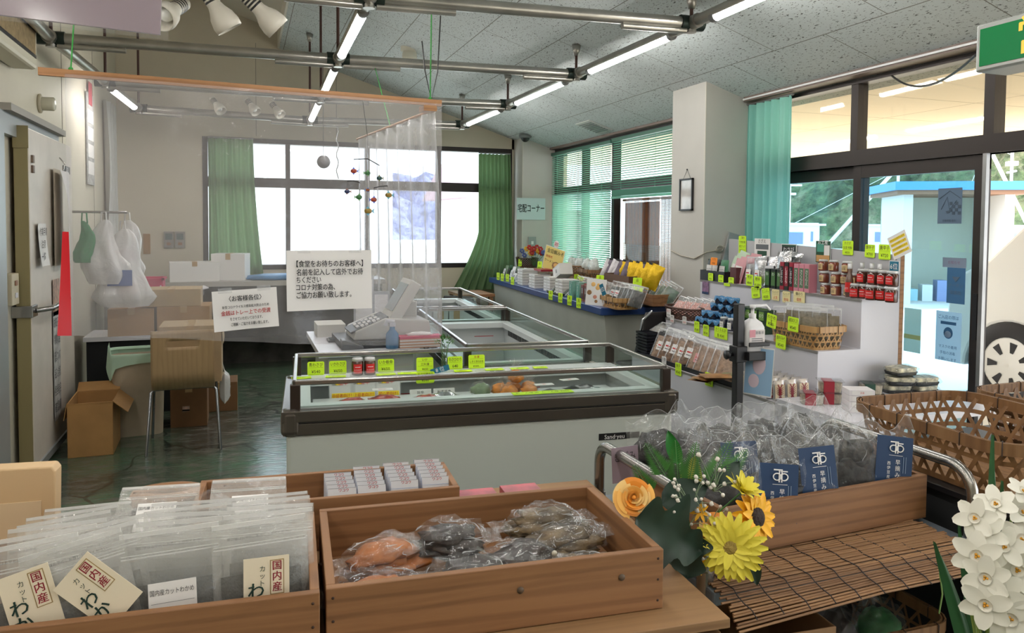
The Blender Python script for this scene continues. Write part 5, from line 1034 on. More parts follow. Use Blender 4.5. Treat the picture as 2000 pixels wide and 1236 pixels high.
for k in range(5): flat_pack((2.70 + .02 * (k % 2), YP(1405 + 14 * k, 2.70), ZB_ + .012 + .012 * k), .13, .17, .02, BRN, 'flat brown packet, %s up in the near black tray' % ORD[k], FX + .5 - .2 * k, 120 + k, 'flat brown packets', text='旨', tm=GRB)
for k, (px, py, w, mt, tx) in enumerate([(1297, 708, .055, PAPER, ['小魚', '¥378']), (1325, 721, .07, CARD, ['魚干', '¥540']), (1385, 741, .08, CARD, ['無添加煮干', '¥540'])]): p = P(px, py, X=2.612); price_card(p - V((0, 0, .04)), FX, tx, ['small white card on the lowest edge by the stacked trays', 'yellow green card on the lowest edge under the dried squid', 'yellow green card on the lowest edge under the brown packets'][k], w, .08, 0, mt, None if k == 0 else CARDG)
SHR = mat('shrimp_red', (138, 26, 40), .4); SILV = mat('sachet_silver', (196, 192, 190), .25, .4, vary=.1, vs=20)
def shrimp_pack(loc, label):
    w, h, t = .074, .108, .022; r = thing('shrimp_packet', loc, label, 'packet', 0, 'silver packets with red lobster print', rot=(-.06, 0, 0)); m = MB(); pouch(m, w, h, t, SILV, 7, 6, .1, px=6, py=5); m.build('pouch_body', r)
    MB().b2((-w * .4, -t * .53, h * .12), (w * .4, -t * .50, h * .8), mat('print_cream', (226, 210, 176), .5)).build('print_panel', r)
    q = MB(); B = T(0, -t * .56, 0) @ RX90; q.prism([(-.006, .02), (.006, .02), (.009, .045), (.007, .066), (-.007, .066), (-.009, .045)], .001, SHR, B); q.prism([(-.018, .008), (.018, .008), (.008, .022), (-.008, .022)], .001, SHR, B)
    for s in (-1, 1):
        for z in (.03, .04, .05, .06): q.prism([(s * .006, z), (s * .022, z + .012), (s * .022, z + .014), (s * .006, z + .004)][::s], .001, SHR, B)
        q.prism([(s * .004, .064), (s * .016, .088), (s * .012, .09), (0, .07)][::s], .001, SHR, B)
    q.build('lobster_print', r); return r
for row in range(6):
    for c in range(3): shrimp_pack((2.665 + .078 * c, 3.325 + .055 * row, ZB_), 'silver lobster print packet, %s row from the front, %s one' % (ORD[row], ['left', 'middle', 'right'][c]))
# near end: low table with deli cups and wrapped lunch boxes
r = thing('low_table', (3.12, 3.02, 0), 'white low table of wrapped food packs at the near end of the display', 'table'); MB().b2((-.50, -.25, .63), (.52, .265, .66), LAM).build('tabletop', r)
for x in (-.46, .48):
    for y in (-.21, .23): MB().b2((x - .02, y - .02, 0), (x + .02, y + .02, .63), LAMG).build('leg', r)
ZL = .66; CUPF = glass('deli_plastic', (240, 240, 240), .10, .5); NOOD = mat('noodle_white', (220, 208, 184), .6, vary=.2, vs=50); BANDR = mat('band_red', (170, 46, 62), .5); BANDG = mat('band_green', (40, 76, 62), .5)
def deli(loc, label, band, w=.105, d=.08, h=.05, rz=.2, fill=None, group='deli cups with paper bands'):
    r = thing('deli_cup', loc, label, 'food pack', rz, group); loft(MB(), [[(x * g, y * g, z) for x, y in rrect(w * .84, d * .84, .012, 3)] for z, g in ((.003, 1), (h * .9, 1.1))], fill or NOOD, True, True).build('contents', r)
    m = loft(MB(), [[(x * g, y * g, z) for x, y in rrect(w * .9, d * .9, .014, 3)] for z, g in ((.0, 1), (h, 1.1))], CUPF, True, True, False); m.build('cup', r)
    if band: MB().b2((-w * .32, -d * .52, -.0), (w * .12, d * .52, h + .003), band).build('paper_band', r)
    MB().b2((-w * .54, -d * .54, h), (w * .54, d * .54, h + .005), CUPF).build('lid', r); return r
for k, (px, py, z, lb, b) in enumerate([(1585, 792, 0, 'red banded deli cup at the far corner of the low table', BANDR), (1620, 790, 0, 'red banded deli cup under another at the low table front', BANDR), (1622, 768, .057, 'red banded deli cup stacked on another at the low table front', BANDR), (1700, 772, 0, 'green banded deli cup beside the lunch boxes', BANDG)]): q = SP(px, py - 4, ZL) if z == 0 else None; loc = q if q is not None else prev + V((0, 0, z)); prev = loc; deli(loc, lb, b, .115, .09, .056, rz=-.55)
WBX = mat('white_carton', (222, 218, 220), .5)
for k in range(4): q = SP(1660, 800, ZL); pbox(q + V((.02, -.03, .028 * k)), .12, .1, .027, WBX, 'thin white pack, %s up beside the red deli cups' % ORD[k], -.4, 'thin white packs', lab=('白身', PAPER, RED_INK))
BENTO = mat('bento_black', (40, 42, 44), .3); SUSHI = mat('seaweed_rice', (196, 190, 164), .5, vary=.5, vs=34)
for k, (px, py, z, lb) in enumerate([(1700, 752, 0, 'wrapped lunch box lying behind the green banded cup'), (1748, 765, 0, 'wrapped lunch box under the yellow green card'), (1800, 765, 0, 'wrapped lunch box at the near right end of the low table'), (1757, 735, .052, 'wrapped lunch box on the second layer, nearer the display'), (1800, 738, .052, 'wrapped lunch box on the second layer, nearer the door'), (1758, 708, .104, 'topmost wrapped lunch box of the pile')]):
    q = SP(px, 768 if z else py, ZL); q.z = ZL + z; r = thing('lunch_box', q, lb, 'food pack', -.5 + .25 * (k % 3), 'wrapped lunch boxes'); w, d, h = .15, .11, .045
    loft(MB(), [[(x * g, y * g, zz) for x, y in rrect(w * .88, d * .88, .015, 3)] for zz, g in ((.004, .95), (h * .9, 1.05))], SUSHI, True, True).build('contents', r); loft(MB(), [[(x * g, y * g, zz) for x, y in rrect(w * .92, d * .92, .015, 3)] for zz, g in ((0, .95), (h * .42, 1.05))], BENTO, True).build('box_base', r)
    m = MB(); m.ball((0, 0, h * .55), 1, CLEAR, 18, 10, sc=(w * .66, d * .66, h * .62), wob=.25, seed=k); pouch(m, w * .5, .07, .02, CLEAR, k, 6, .6, M=T(w * .5, 0, h * .5) @ R(-1.3, 'X')); m.build('film_bag', r)
q = SP(1752, 762, ZL); price_card((q.x, q.y - .03, ZL + .05), -.7, ['ひとくちにぎり', '¥310'], 'yellow green card reading 310 on the wrapped lunch boxes', .10, .07, -.5)
# sanitizer stand
r = thing('sanitizer_stand', (2.17, 3.0, 0), 'black floor stand holding a white pump bottle before the display', 'stand'); q = .019
MB().b2((-q, -q, .02), (q, q, 1.195), BLACK).build('pole', r, bevel=.003); MB().b2((-.17, -.15, 0), (.17, .15, .02), BLACK).build('base_plate', r, bevel=.004)
MB().b2((-.03, -.03, .925), (.03, .03, 1.0), BLACK).build('clamp_sleeve', r, bevel=.004); k = MB(); k.lathe([(0, 0), (.008, 0), (.008, .02), (.02, .022), (.022, .036), (0, .038)], BLACK, 8, T(-.03, 0, .96) @ R(-pi / 2, 'Y')); k.build('knob', r)
MB().b2((.02, -.055, .935), (.145, .055, .975), BLACK).b2((.02, -.056, 1.0), (.13, -.048, 1.02), BLACK).b2((.02, .048, 1.0), (.13, .056, 1.02), BLACK).b2((.126, -.056, 1.0), (.134, .056, 1.02), BLACK).build('bottle_cradle', r, bevel=.003)
r = thing('pump_bottle', (2.245, 3.0, .976), 'white pump bottle of hand sanitizer on the black stand', 'bottle'); BW = mat('bottle_white', (220, 220, 222), .3)
loft(MB(), [[(x * g, y * g, z) for x, y in rrect(.10, .075, .02, 4)] for z, g in ((0, .97), (.004, 1), (.11, 1), (.13, .8), (.145, .4), (.15, .3))], BW, True, True).build('bottle_body', r)
m = MB().lathe([(.016, .148), (.017, .17), (.008, .172), (.008, .195), (.014, .196), (.014, .212), (0, .213)], BW, 14); m.tube([(0, 0, .205), (.075, 0, .207), (.098, 0, .185)], [.008, .007, .006], BW, 8); m.build('pump_head', r)
m = MB().b2((-.042, -.0385, .02), (.042, -.0372, .10), mat('label_soft', (214, 208, 206), .5)); m.b2((-.042, -.039, .065), (-.01, -.0384, .10), mat('label_rose', (206, 140, 150), .5)); m.text('消毒液', .016, GREY_I, T(.012, -.0395, .085) @ RX90, .05)
for i in range(4): m.b2((-.03, -.0392, .03 + i * .009), (.03, -.0386, .033 + i * .009), GREY_I)
m.build('bottle_label', r)
p = P(1482, 724, Y=2.97); r = thing('leaflet', p, 'blue leaflet hanging below the sanitizer bottle cradle', 'leaflet', 0, rot=(0, radians(3), -.9)); SKY_B = mat('leaflet_blue', (150, 186, 220), .5); m = MB().b2((-.065, -.001, -.115), (.065, .001, .11), SKY_B); m.b2((-.066, -.0014, -.118), (.066, -.0011, .112), PAPER); m.b2((-.062, -.002, -.112), (.062, -.0015, .106), SKY_B); m.ball((0, -.002, .03), .03, mat('leaflet_pink', (220, 200, 214), .5), 16, 8, sc=(1, .02, 1.6)).ball((-.02, -.002, -.05), .025, mat('leaflet_pink'), 16, 8, sc=(1, .02, 1.3)); m.b2((-.01, -.002, .11), (.01, .002, .15), mat('tape')); m.build('sheet', r)
# folding chair between the counter and the display
r = thing('folding_chair', (2.93, 5.10, 0), 'folding chair with black back between the blue counter and the display', 'chair', pi + .1); r.scale = (1.08, .9, 1.15); SEATB = mat('chair_black', (44, 40, 40), .5)
def back(u, v): a = (u - .5) * .9; return V((.36 * sin(a) * 1.1 * (1 - .12 * abs(2 * v - 1) ** 3), .17 - .06 * cos(a) + .03, .60 + .20 * v))
MB().grid(back, 14, 8, SEATB).build('backrest', r, solid=.02)
MB().b2((-.2, -.22, .42), (.2, .15, .45), SEATB).build('seat', r, bevel=.015)
for s in (-1, 1): MB().tube([(s * .21, -.28, .0), (s * .21, .08, .5), (s * .205, .16, .66), (s * .19, .17, .76), (s * .12, .175, .81)], .0095, CHR, 10).build('frame_tube', r); MB().tube([(s * .19, .28, 0), (s * .19, -.1, .44)], .0095, CHR, 10).build('leg', r)
# pillar fittings
XP = 3.278
p = P(1342, 380, X=XP); r = thing('framed_print', p, 'small black framed print hung by a string on the front pillar', 'picture', FX); w, h = .185, .25
m = MB()
for a, b in (((-w / 2, -h / 2), (w / 2, -h / 2 + .012)), ((-w / 2, h / 2 - .012), (w / 2, h / 2)), ((-w / 2, -h / 2), (-w / 2 + .012, h / 2)), ((w / 2 - .012, -h / 2), (w / 2, h / 2))): m.b2((a[0], -.016, a[1]), (b[0], 0, b[1]), BLACK)
m.build('frame', r); MB().b2((-w / 2 + .01, -.008, -h / 2 + .01), (w / 2 - .01, -.004, h / 2 - .01), mat('print_gloss', (196, 192, 186), .08, vary=.2, vs=5)).build('print', r); MB().tube([(-.05, -.004, h / 2), (0, -.002, h / 2 + .07), (.05, -.004, h / 2)], .0015, INK, 5).ball((0, -.004, h / 2 + .07), .006, INK, 8, 6).build('string', r)
CORD = mat('cord_grey', (176, 170, 156), .6); m = MB()
pts = [P(1312, 490, X=XP - .006), P(1330, 499, X=XP - .006), P(1356, 505, X=XP - .006), P(1377, 494, X=XP - .008), P(1383, 492, Y=4.98), P(1404, 488, Y=4.978), P(1424, 478, Y=4.975)]; m.tube(pts, .005, CORD, 6)
c = pts[5]; 
for k in range(3): m.tube([c + V((.03 * cos(a * .7 + k), -.006 - .004 * k, .022 * sin(a * .7 + k) + .006 * k)) for a in range(10)], .0035, CORD, 5)
tag(m.build('looped_cord'), 'pale cord looped and knotted around the front pillar', 'cord')
tag(MB().b2((-.05, -.02, -.12), (.05, 0, .12), mat('pillar_box', (150, 152, 152), .4)).build('wall_bracket', loc=P(1426, 486, Y=4.975), rot=(0, radians(14), 0)), 'tilted grey plastic cover on the front pillar above the pouches', 'cover')
p = P(1037, 408, Y=8.972); m = MB().b2((-.19, -.006, -.135), (.19, 0, .135), mat('sign_pale', (196, 214, 214), .4)); m.text('宅配コーナー', .11, mat('sign_dark', (30, 44, 44), .5), T(0, -.008, 0) @ RX90, .35, True); tag(m.build('wall_sign', loc=p), 'pale sign with black lettering on the rear pillar', 'sign')
p = P(1039, 474, Y=8.972); m = MB().b2((-.05, -.012, -.075), (.05, 0, .075), mat('plate_steel', (150, 152, 150), .4, .3)); m.b2((-.015, -.018, -.02), (.015, -.012, .02), PAPER); tag(m.build('light_switch', loc=p), 'steel switch plate low on the rear pillar', 'switch')
# ================================================================== BLUE TOPPED COUNTER UNDER THE BLINDS
ZC = .915; CA = -.062; CO = V((2.65, 5.39, 0)); BLUETOP = mat('counter_blue', (44, 70, 124), .3, vary=.06, vs=5); CSIDE = mat('counter_putty', (176, 178, 168), .5, vary=.04, vs=3)
r = thing('display_counter', CO, 'long putty coloured counter with a blue top beneath the green blinds', 'counter', CA); Lc = 3.56
m = MB(); m.prism([(.10, 0), (.60, 0), (.60, ZC - .06), (.02, ZC - .06)], Lc - .06, CSIDE, T(0, Lc - .03, 0) @ RX90); m.build('body', r); MB().b2((-.03, -.02, ZC - .06), (.61, Lc, ZC), BLUETOP).build('top', r, bevel=.006)
RISE = .13
def CQ(px, dx=0, z=ZC):
    d = ray(px, 560); k = d.x / d.y; y = (2.65 - .062 * 5.39 + dx) / (k - .062); y = min(y, 8.86); return V((2.65 + .062 * (y - 5.39) + dx, y, z))
CF = -pi / 2 + CA
MB().b2((.30, .25, ZC), (.58, Lc - .05, ZC + RISE), mat('riser_board', (120, 92, 66), .6)).build('riser_shelf', r)
r = thing('wooden_desk', (2.98, 9.0, 0), 'small plain wooden table end at the far end of the blue counter', 'table'); r.location = CQ(955, -.06, 0) - V((0, .2, 0)); DESK = wood('desk_wood', (158, 112, 74), (128, 86, 54), (90, 60, 40), 0, knots=False)
r.location = (2.42, 8.55, 0)
MB().b2((-.12, -.28, .74), (.28, .30, .77), DESK).build('tabletop', r)
for x in (-.09, .24):
    for y in (-.24, .26): MB().b2((x - .022, y - .022, 0), (x + .022, y + .022, .74), DESK).build('leg', r)
r = thing('folding_chair', (2.22, 7.95, 0), 'black folding chair before the rear window beside the wooden table', 'chair', 2.6)
MB().grid(back, 14, 8, SEATB).build('backrest', r, solid=.02); MB().b2((-.2, -.22, .42), (.2, .15, .45), SEATB).build('seat', r, bevel=.015)
for s in (-1, 1): MB().tube([(s * .21, -.28, .0), (s * .21, .08, .5), (s * .205, .16, .66), (s * .19, .17, .76)], .0095, CHR, 10).build('frame_tube', r); MB().tube([(s * .19, .28, 0), (s * .19, -.1, .44)], .0095, CHR, 10).build('leg', r)
# white gift boxes in two piles
GB = mat('gift_white', (214, 210, 206), .5); gi = 0
for px, dx, cols, rows, nm in [(1030, .10, 2, 6, 'far'), (1084, .12, 2, 5, 'near')]:
    for c in range(cols):
        for k in range(rows - (c if nm == 'far' else 0)):
            q = CQ(px + 24 * c, dx, ZC + .0285 * k); pbox(q, .20, .17, .0255, GB, 'white gift box, %s up in the %s file of the %s pile' % (ORD[k], ['far', 'near'][c], nm), CF, 'white gift boxes', lab=('わさび漬', PAPER, INK))
q = CQ(1062, .14, ZC + .172); pbox(q, .24, .14, .02, mat('gift_red', (150, 30, 44), .35), 'flat red box lying on the far pile of white gift boxes', CF)
pbox(CQ(1100, .16, ZC + .145), .2, .13, .11, GB, 'tilted white gift box leaning on the near pile', CF + .2, rot=(0, radians(-20), CF), lab=('箱', PAPER, INK))
# yellow poster stand
q = CQ(1070, .22, ZC); r = thing('poster_stand', q, 'yellow tilted poster with noodle bowl photo behind the white gift boxes', 'poster', CF + .6, rot=(0, radians(14), CF + .55)); YP_ = mat('poster_yellow', (226, 206, 120), .5)
m = MB().b2((-.13, 0, .17), (.13, .004, .42), PAPER).b2((-.125, -.001, .175), (.125, 0, .415), YP_); m.text('金目鯛みそ', .05, INK, T(.01, -.003, .37) @ RX90, .22); m.text('新発売', .03, RED_INK, T(-.06, -.003, .31) @ RX90); m.text('ラーメン', .034, INK, T(-.05, -.003, .265) @ RX90, .13)
m.ball((.05, -.001, .235), .055, mat('bowl_photo', (150, 110, 70), .4, vary=.4, vs=40), 18, 8, sc=(1, .03, .8)).ball((.05, -.003, .245), .035, mat('egg_photo', (226, 180, 110), .4), 12, 6, sc=(1, .03, .7)); m.build('sheet', r); MB().tube([(-.03, .006, 0), (-.03, .006, .3)], .004, STEEL, 6).tube([(.03, .006, 0), (.03, .006, .3)], .004, STEEL, 6).build('stand_rod', r)
m = MB().ball((.0, 0, .455), .034, PAPER, 16, 8, sc=(1, .05, 1.2)); m.text('卵', .05, RED_INK, T(0, -.005, .455) @ RX90); m.tube([(0, .004, .3), (0, .004, .44)], .003, STEEL, 5); m.build('topper', r)
# baskets, flowers, packets
round_basket(CQ(1024, .44, ZC + RISE), .22, .4, .10, DW, 'dark wicker basket at the far end of the blue counter', CA); round_basket(CQ(1128, .45, ZC + RISE), .22, .4, .10, BAMD, 'brown basket of clear bags under the blinds', CA)
hex_basket(CQ(1160, .45, ZC + RISE), .22, .34, .09, 'bamboo basket edge behind the dried packets under the blinds', CA, pitch=.045, corner=.04, mt=BAMD)
q = CQ(1042, .44, ZC + RISE + .02); r = thing('artificial_flowers', q, 'artificial red, yellow and blue flowers by the rear pillar', 'flowers'); rr = random.Random(2)
for nm, c in (('red', (180, 40, 40)), ('yellow', (226, 176, 50)), ('blue', (84, 96, 150))):
    m = MB()
    for k in range(6):
        a = rr.uniform(0, 6.28); d = rr.uniform(.02, .09) + (.05 if nm == 'blue' else 0); c0 = V((d * cos(a), d * sin(a) * 1.6, .17 + rr.uniform(-.04, .06) - (.05 if nm == 'blue' else -.02)))
        for j in range(6): m.ball(c0 + V((.02 * cos(j * 1.05), .012 * sin(j * 1.05), .02 * sin(j * 1.05))), .014, mat('petal_' + nm, c, .6), 8, 5)
        m.tube([(0, 0, 0), c0], .0015, LEAF, 4)
    m.build('blossom', r)
for k in range(6): packet(CQ(984 + 7 * k, .12 + .05 * (k % 2)), .13, .16, .03, [GRB, mat('pack_green', (70, 110, 80), .4), PAPER][k % 3], 'green and white pouch on the blue counter, %s from the far end' % ORD[k], CF, -.3, 'green and white pouches', k, lab=('海苔', PAPER, INK))
for k in range(5): packet(CQ(1000 + 8 * k, .08), .12, .10, .03, PAPER, 'white pouch before the far wicker basket, %s from the far end' % ORD[k], CF, -.5, 'white pouches', 20 + k, lab=('素干', mat('grey_band', (140, 140, 140), .5), INK))
for k in range(4): tied_bag(CQ(1118 + 14 * k, .45, ZC + RISE + .02), (.11, .13, .22), mat('white_crackers', (214, 218, 214), .6, vary=.15, vs=30), 'clear bag of pale crackers in the brown basket, %s from the far end' % ORD[k], 30 + k, 'cracker bags in the brown basket')
GOLD = mat('gold_foil', (214, 176, 36), .28, .6, bump=.4, bs=30); SILP = mat('pouch_silver', (196, 192, 196), .3, .4, vary=.15, vs=16); VIOP = mat('pouch_violet', (104, 92, 108), .35, vary=.25, vs=18)
tray(CQ(1220, .42, ZC + RISE), .52, .16, .09, 'dark open box holding the gold pouches', CF, mat('box_bark', (92, 64, 44), .7), 'open_box', cat='box')
seq = [SILP, VIOP, SILP, SILP, VIOP, GOLD, VIOP, GOLD, GOLD, GOLD, GOLD, VIOP, GOLD, GOLD, GOLD]
for k, mt in enumerate(seq): packet(CQ(1178 + 6.4 * k, .41 + .02 * (k % 2), ZC + RISE + .006), .11, .205, .03, mt, '%s pouch in the leaning row, %s from the far end' % ({GOLD: 'gold', SILP: 'silver', VIOP: 'dark violet'}[mt], ORD[k]), CF + .8, -.12, 'leaning pouches in the dark box', k, roll=.38, top=BLACK if k % 2 else None, wob=.35)
for k in range(8): clear_pack(CQ(1128 + 6.5 * k, .22), .14, .17, .02, mat('dried_anchovy', (150, 140, 118), .5, vary=.25, vs=50), 'clear packet of dried anchovy on the counter, %s from the far end' % ORD[k], CF + .5, -.3, 'dried anchovy packets', k, roll=.2)
for k in range(8): q = CQ(1180 + 9 * (k % 5), .17 + .06 * (k // 5), ZC); tied_bag(q, (.12, .11, .13), mat('pale_flakes', (196, 186, 184), .5, vary=.25, vs=40), 'clear bag of pale flakes mid counter, %s from the far end in the %s row' % (ORD[k % 5], ['front', 'rear'][k // 5]), 60 + k, 'pale flake bags')
KOMBU = mat('kombu_green', (46, 62, 44), .45, vary=.3, vs=30)
tray(CQ(1092, .04), .34, .12, .02, 'flat black tray of green kelp packets on the counter edge', CF)
for k in range(6): clear_pack(CQ(1074 + 7.5 * k, .04, ZC + .006), .13, .14, .025, KOMBU, 'clear packet of green kelp on the counter edge, %s from the far end' % ORD[k], CF + .4, -1.0, 'green kelp packets', k + 3)
for k in range(4): pbox(CQ(1118 + 7 * k, .035 + .05 * (k % 2)), .075, .035, .15, mat('box_seagreen', (130, 176, 160), .4, vary=.35, vs=9), 'pale green and blue packet box, %s from the far end at the counter edge' % ORD[k], CF, 'green and blue packet boxes', lab=('あおさ', mat('teal_print'), PAPER))
for k in range(3): pbox(CQ(1141 + 6 * k, .03), .06, .035, .14, mat('box_rust', (128, 60, 52), .4, vary=.2, vs=12), 'rust red packet box, %s from the far end at the counter edge' % ORD[k], CF, 'rust red packet boxes', lab=('塩辛', mat('band_dark', (60, 36, 36), .5), PAPER))
pbox(CQ(1163, .14), .20, .12, .13, mat('box_rose', (206, 110, 116), .4), 'pink lidded box behind the food photo card', CF); pbox(CQ(1163, .14, ZC + .13), .21, .13, .012, mat('gift_red'), 'thin red box lying on the pink lidded box', CF)
q = CQ(1162, .0); r = thing('photo_card', q, 'leaning white card with food photos at the near counter edge', 'card', CF + .5, rot=(-.12, 0, CF + .5)); m = MB().b2((-.10, -.002, 0), (.10, .001, .21), PAPER); rr = random.Random(5)
for k in range(7): m.ball((rr.uniform(-.07, .07), -.002, rr.uniform(.03, .18)), rr.uniform(.014, .026), [mat('egg_photo'), mat('photo_rose', (206, 140, 120), .5), mat('bowl_photo')][k % 3], 10, 6, sc=(1, .04, .8))
m.build('sheet', r); m = MB().b2((-.02, -.002, 0), (.02, 0, .09), BLUE_TAG); m.text('位', .04, WHITE_INK, T(0, -.003, .045) @ RX90); tag(m.build('rank_tag', loc=CQ(1181, .0, ZC + .10), rot=(0, radians(-25), CF + .5)), 'blue rank tag leaning on the white food photo card', 'tag')
hex_basket(CQ(1212, .13), .22, .34, .085, 'bamboo basket of grey bags at the near end of the blue counter', CA, pitch=.05, corner=.05)
for k in range(6): clear_pack(CQ(1196 + 8.5 * k, .13, ZC + .03), .12, .17, .05, mat('grey_seaweed', (66, 66, 64), .5, vary=.3, vs=40), 'clear bag of grey seaweed in the near counter basket, %s from the far end' % ORD[k], CF + .6, -.35, 'grey seaweed bags', 9 + k, roll=.2, lab=PAPER if k < 2 else None)
def crate(loc, w, d, h, label, rz=0, t=.014, mt=None, nails=True, name='wooden_crate', mt2=None):
    mt = mt or CRW; r = thing(name, loc, label, 'crate', rz); mt2 = mt2 or mt
    MB().b2((-w / 2, -d / 2, 0), (w / 2, -d / 2 + t, h), mt).build('front_board', r, bevel=.002); MB().b2((-w / 2, d / 2 - t, 0), (w / 2, d / 2, h), mt).build('back_board', r, bevel=.002)
    for s in (-1, 1): MB().b2((s * w / 2 - (t if s > 0 else 0), -d / 2 + t, 0), (s * w / 2 + (t if s < 0 else 0), d / 2 - t, h), mt2).build('side_board', r, bevel=.002)
    MB().b2((-w / 2 + t, -d / 2 + t, .004), (w / 2 - t, d / 2 - t, .014), mt).build('bottom_board', r)
    if nails:
        for x in (-w / 2 + .012, w / 2 - .012):
            for z in (.15, .5, .85): MB().lathe([(.0028, 0), (.002, .0012), (0, .0014)], NAIL, 8, T(x, -d / 2, h * z) @ RX90).build('nail', r)
    return r
NAIL = mat('nail_rust', (60, 42, 34), .6, .3)
CRW = wood('crate_cedar', (146, 104, 68), (114, 78, 48), (70, 46, 28), 0, .6); CRS = wood('crate_cedar_side', (146, 104, 68), (114, 78, 48), (70, 46, 28), 1, .6)
crate(CQ(1281, .44, ZC + .02), .34, .22, .09, 'small wooden crate of green bags beside the front pillar', CF, nails=False)
for k in range(4): clear_pack(CQ(1264 + 11 * k, .44, ZC + .04), .15, .18, .05, mat('laver_green', (70, 92, 76), .5, vary=.3, vs=30), 'clear bag of green laver in the crate by the pillar, %s from the far end' % ORD[k], CF + .3, -.5, 'green laver bags', k, roll=.35)
for k, (px, dz, tx, lb) in enumerate([(973, 0, ['¥648'], 'farthest yellow green card on the blue edge'), (981, 0, ['¥540'], 'yellow green card second from the far end of the blue edge'), (991, .01, ['¥432'], 'yellow green card below the white pouches'), (1001, -.01, ['¥756'], 'tilted yellow green card before the far pile of gift boxes'), (1076, -.05, ['¥540'], 'yellow green card on the blue edge under the near pile of gift boxes'), (1095, -.05, ['¥540'], 'yellow green card on the blue edge under the kelp packets'), (1113, -.05, ['¥378'], 'yellow green card on the blue edge under the green and blue boxes'), (1131, -.05, ['¥378'], 'yellow green card on the blue edge under the rust red boxes')]): price_card(CQ(px, -.036, ZC + dz), CF + .25, ['品', tx[0]], lb, .07, .085, 0)
for k, (px, dx, z, tx, lb) in enumerate([(1015, .32, .17, ['¥540'], 'yellow green card on the far wicker basket'), (1053, .16, .20, ['¥864'], 'yellow green card at the foot of the yellow poster'), (1096, .24, .14, ['¥432'], 'yellow green card standing on the tilted gift box'), (1108, .22, .22, ['¥432'], 'slanted yellow green card beside the tilted gift box'), (1125, .29, .11, ['¥324'], 'yellow green card far side of the brown basket'), (1135, .29, .10, ['¥324'], 'yellow green card near side of the brown basket'), (1171, .29, .14, ['¥540'], 'wide yellow green card before the silver pouches'), (1244, .29, .17, ['¥648'], 'upper yellow green card before the gold pouches'), (1246, .28, .10, ['¥648'], 'lower yellow green card before the gold pouches')]): price_card(CQ(px, dx, ZC + z - .03), CF + .45, ['品', tx[0]], lb, .09 if k > 5 else .065, .09, -.1)
# ================================================================== FOREGROUND STAND AND CRATES
FA = -.061; fu = V((cos(FA), sin(FA), 0)); fv = V((-sin(FA), cos(FA), 0))
OLDW = wood('bench_wood', (146, 112, 76), (112, 80, 52), (66, 46, 30), 0, .65)
r = thing('display_bench', (.08, 1.36, 0), 'rough wooden bench carrying the foreground crates', 'bench', FA)
MB().b2((-.80, -.05, .757), (.83, .40, .777), OLDW).build('top_plank', r, bevel=.002); MB().b2((-.80, .41, .757), (.86, .80, .777), OLDW).build('top_plank', r, bevel=.002)
MB().b2((-.78, -.035, .48), (.82, -.018, .742), OLDW).build('front_board', r, bevel=.002); MB().b2((.80, -.017, .48), (.818, .76, .742), OLDW).build('side_board', r)
for x in (-.74, .77):
    for y in (.0, .72): MB().b2((x - .025, y - .0, 0), (x + .025, y + .05, .757), OLDW).build('leg', r)
def fp(cx, cy, a, b, z): return V((cx, cy, 0)) + fu * a + fv * b + V((0, 0, z))
BX, BY, ZS = .479, 1.555, .778
crate((BX, BY, ZS), .663, .40, .122, 'wooden crate of tied bags in the middle of the foreground', FA, .017, mt2=CRS)
crate((-.193, 1.585, ZS), .66, .40, .122, 'wooden crate of frosted seaweed bags at the lower left', FA, .017, mt2=CRS)
crate((.20, 1.935, ZS), .62, .21, .125, 'wooden crate of white boxes behind the middle crate', FA, .015, nails=False)
for k, (x, z) in enumerate([(.05, .075), (.26, .075)]): tag(MB().lathe([(.007, 0), (.007, .001), (0, .0012)], mat('plug_grey', (90, 72, 56), .6), 12, T(0, 0, 0) @ RX90).build('wood_plug', bpy.data.objects['wooden_crate.001'], (x - .02, -.2003, z)), None)
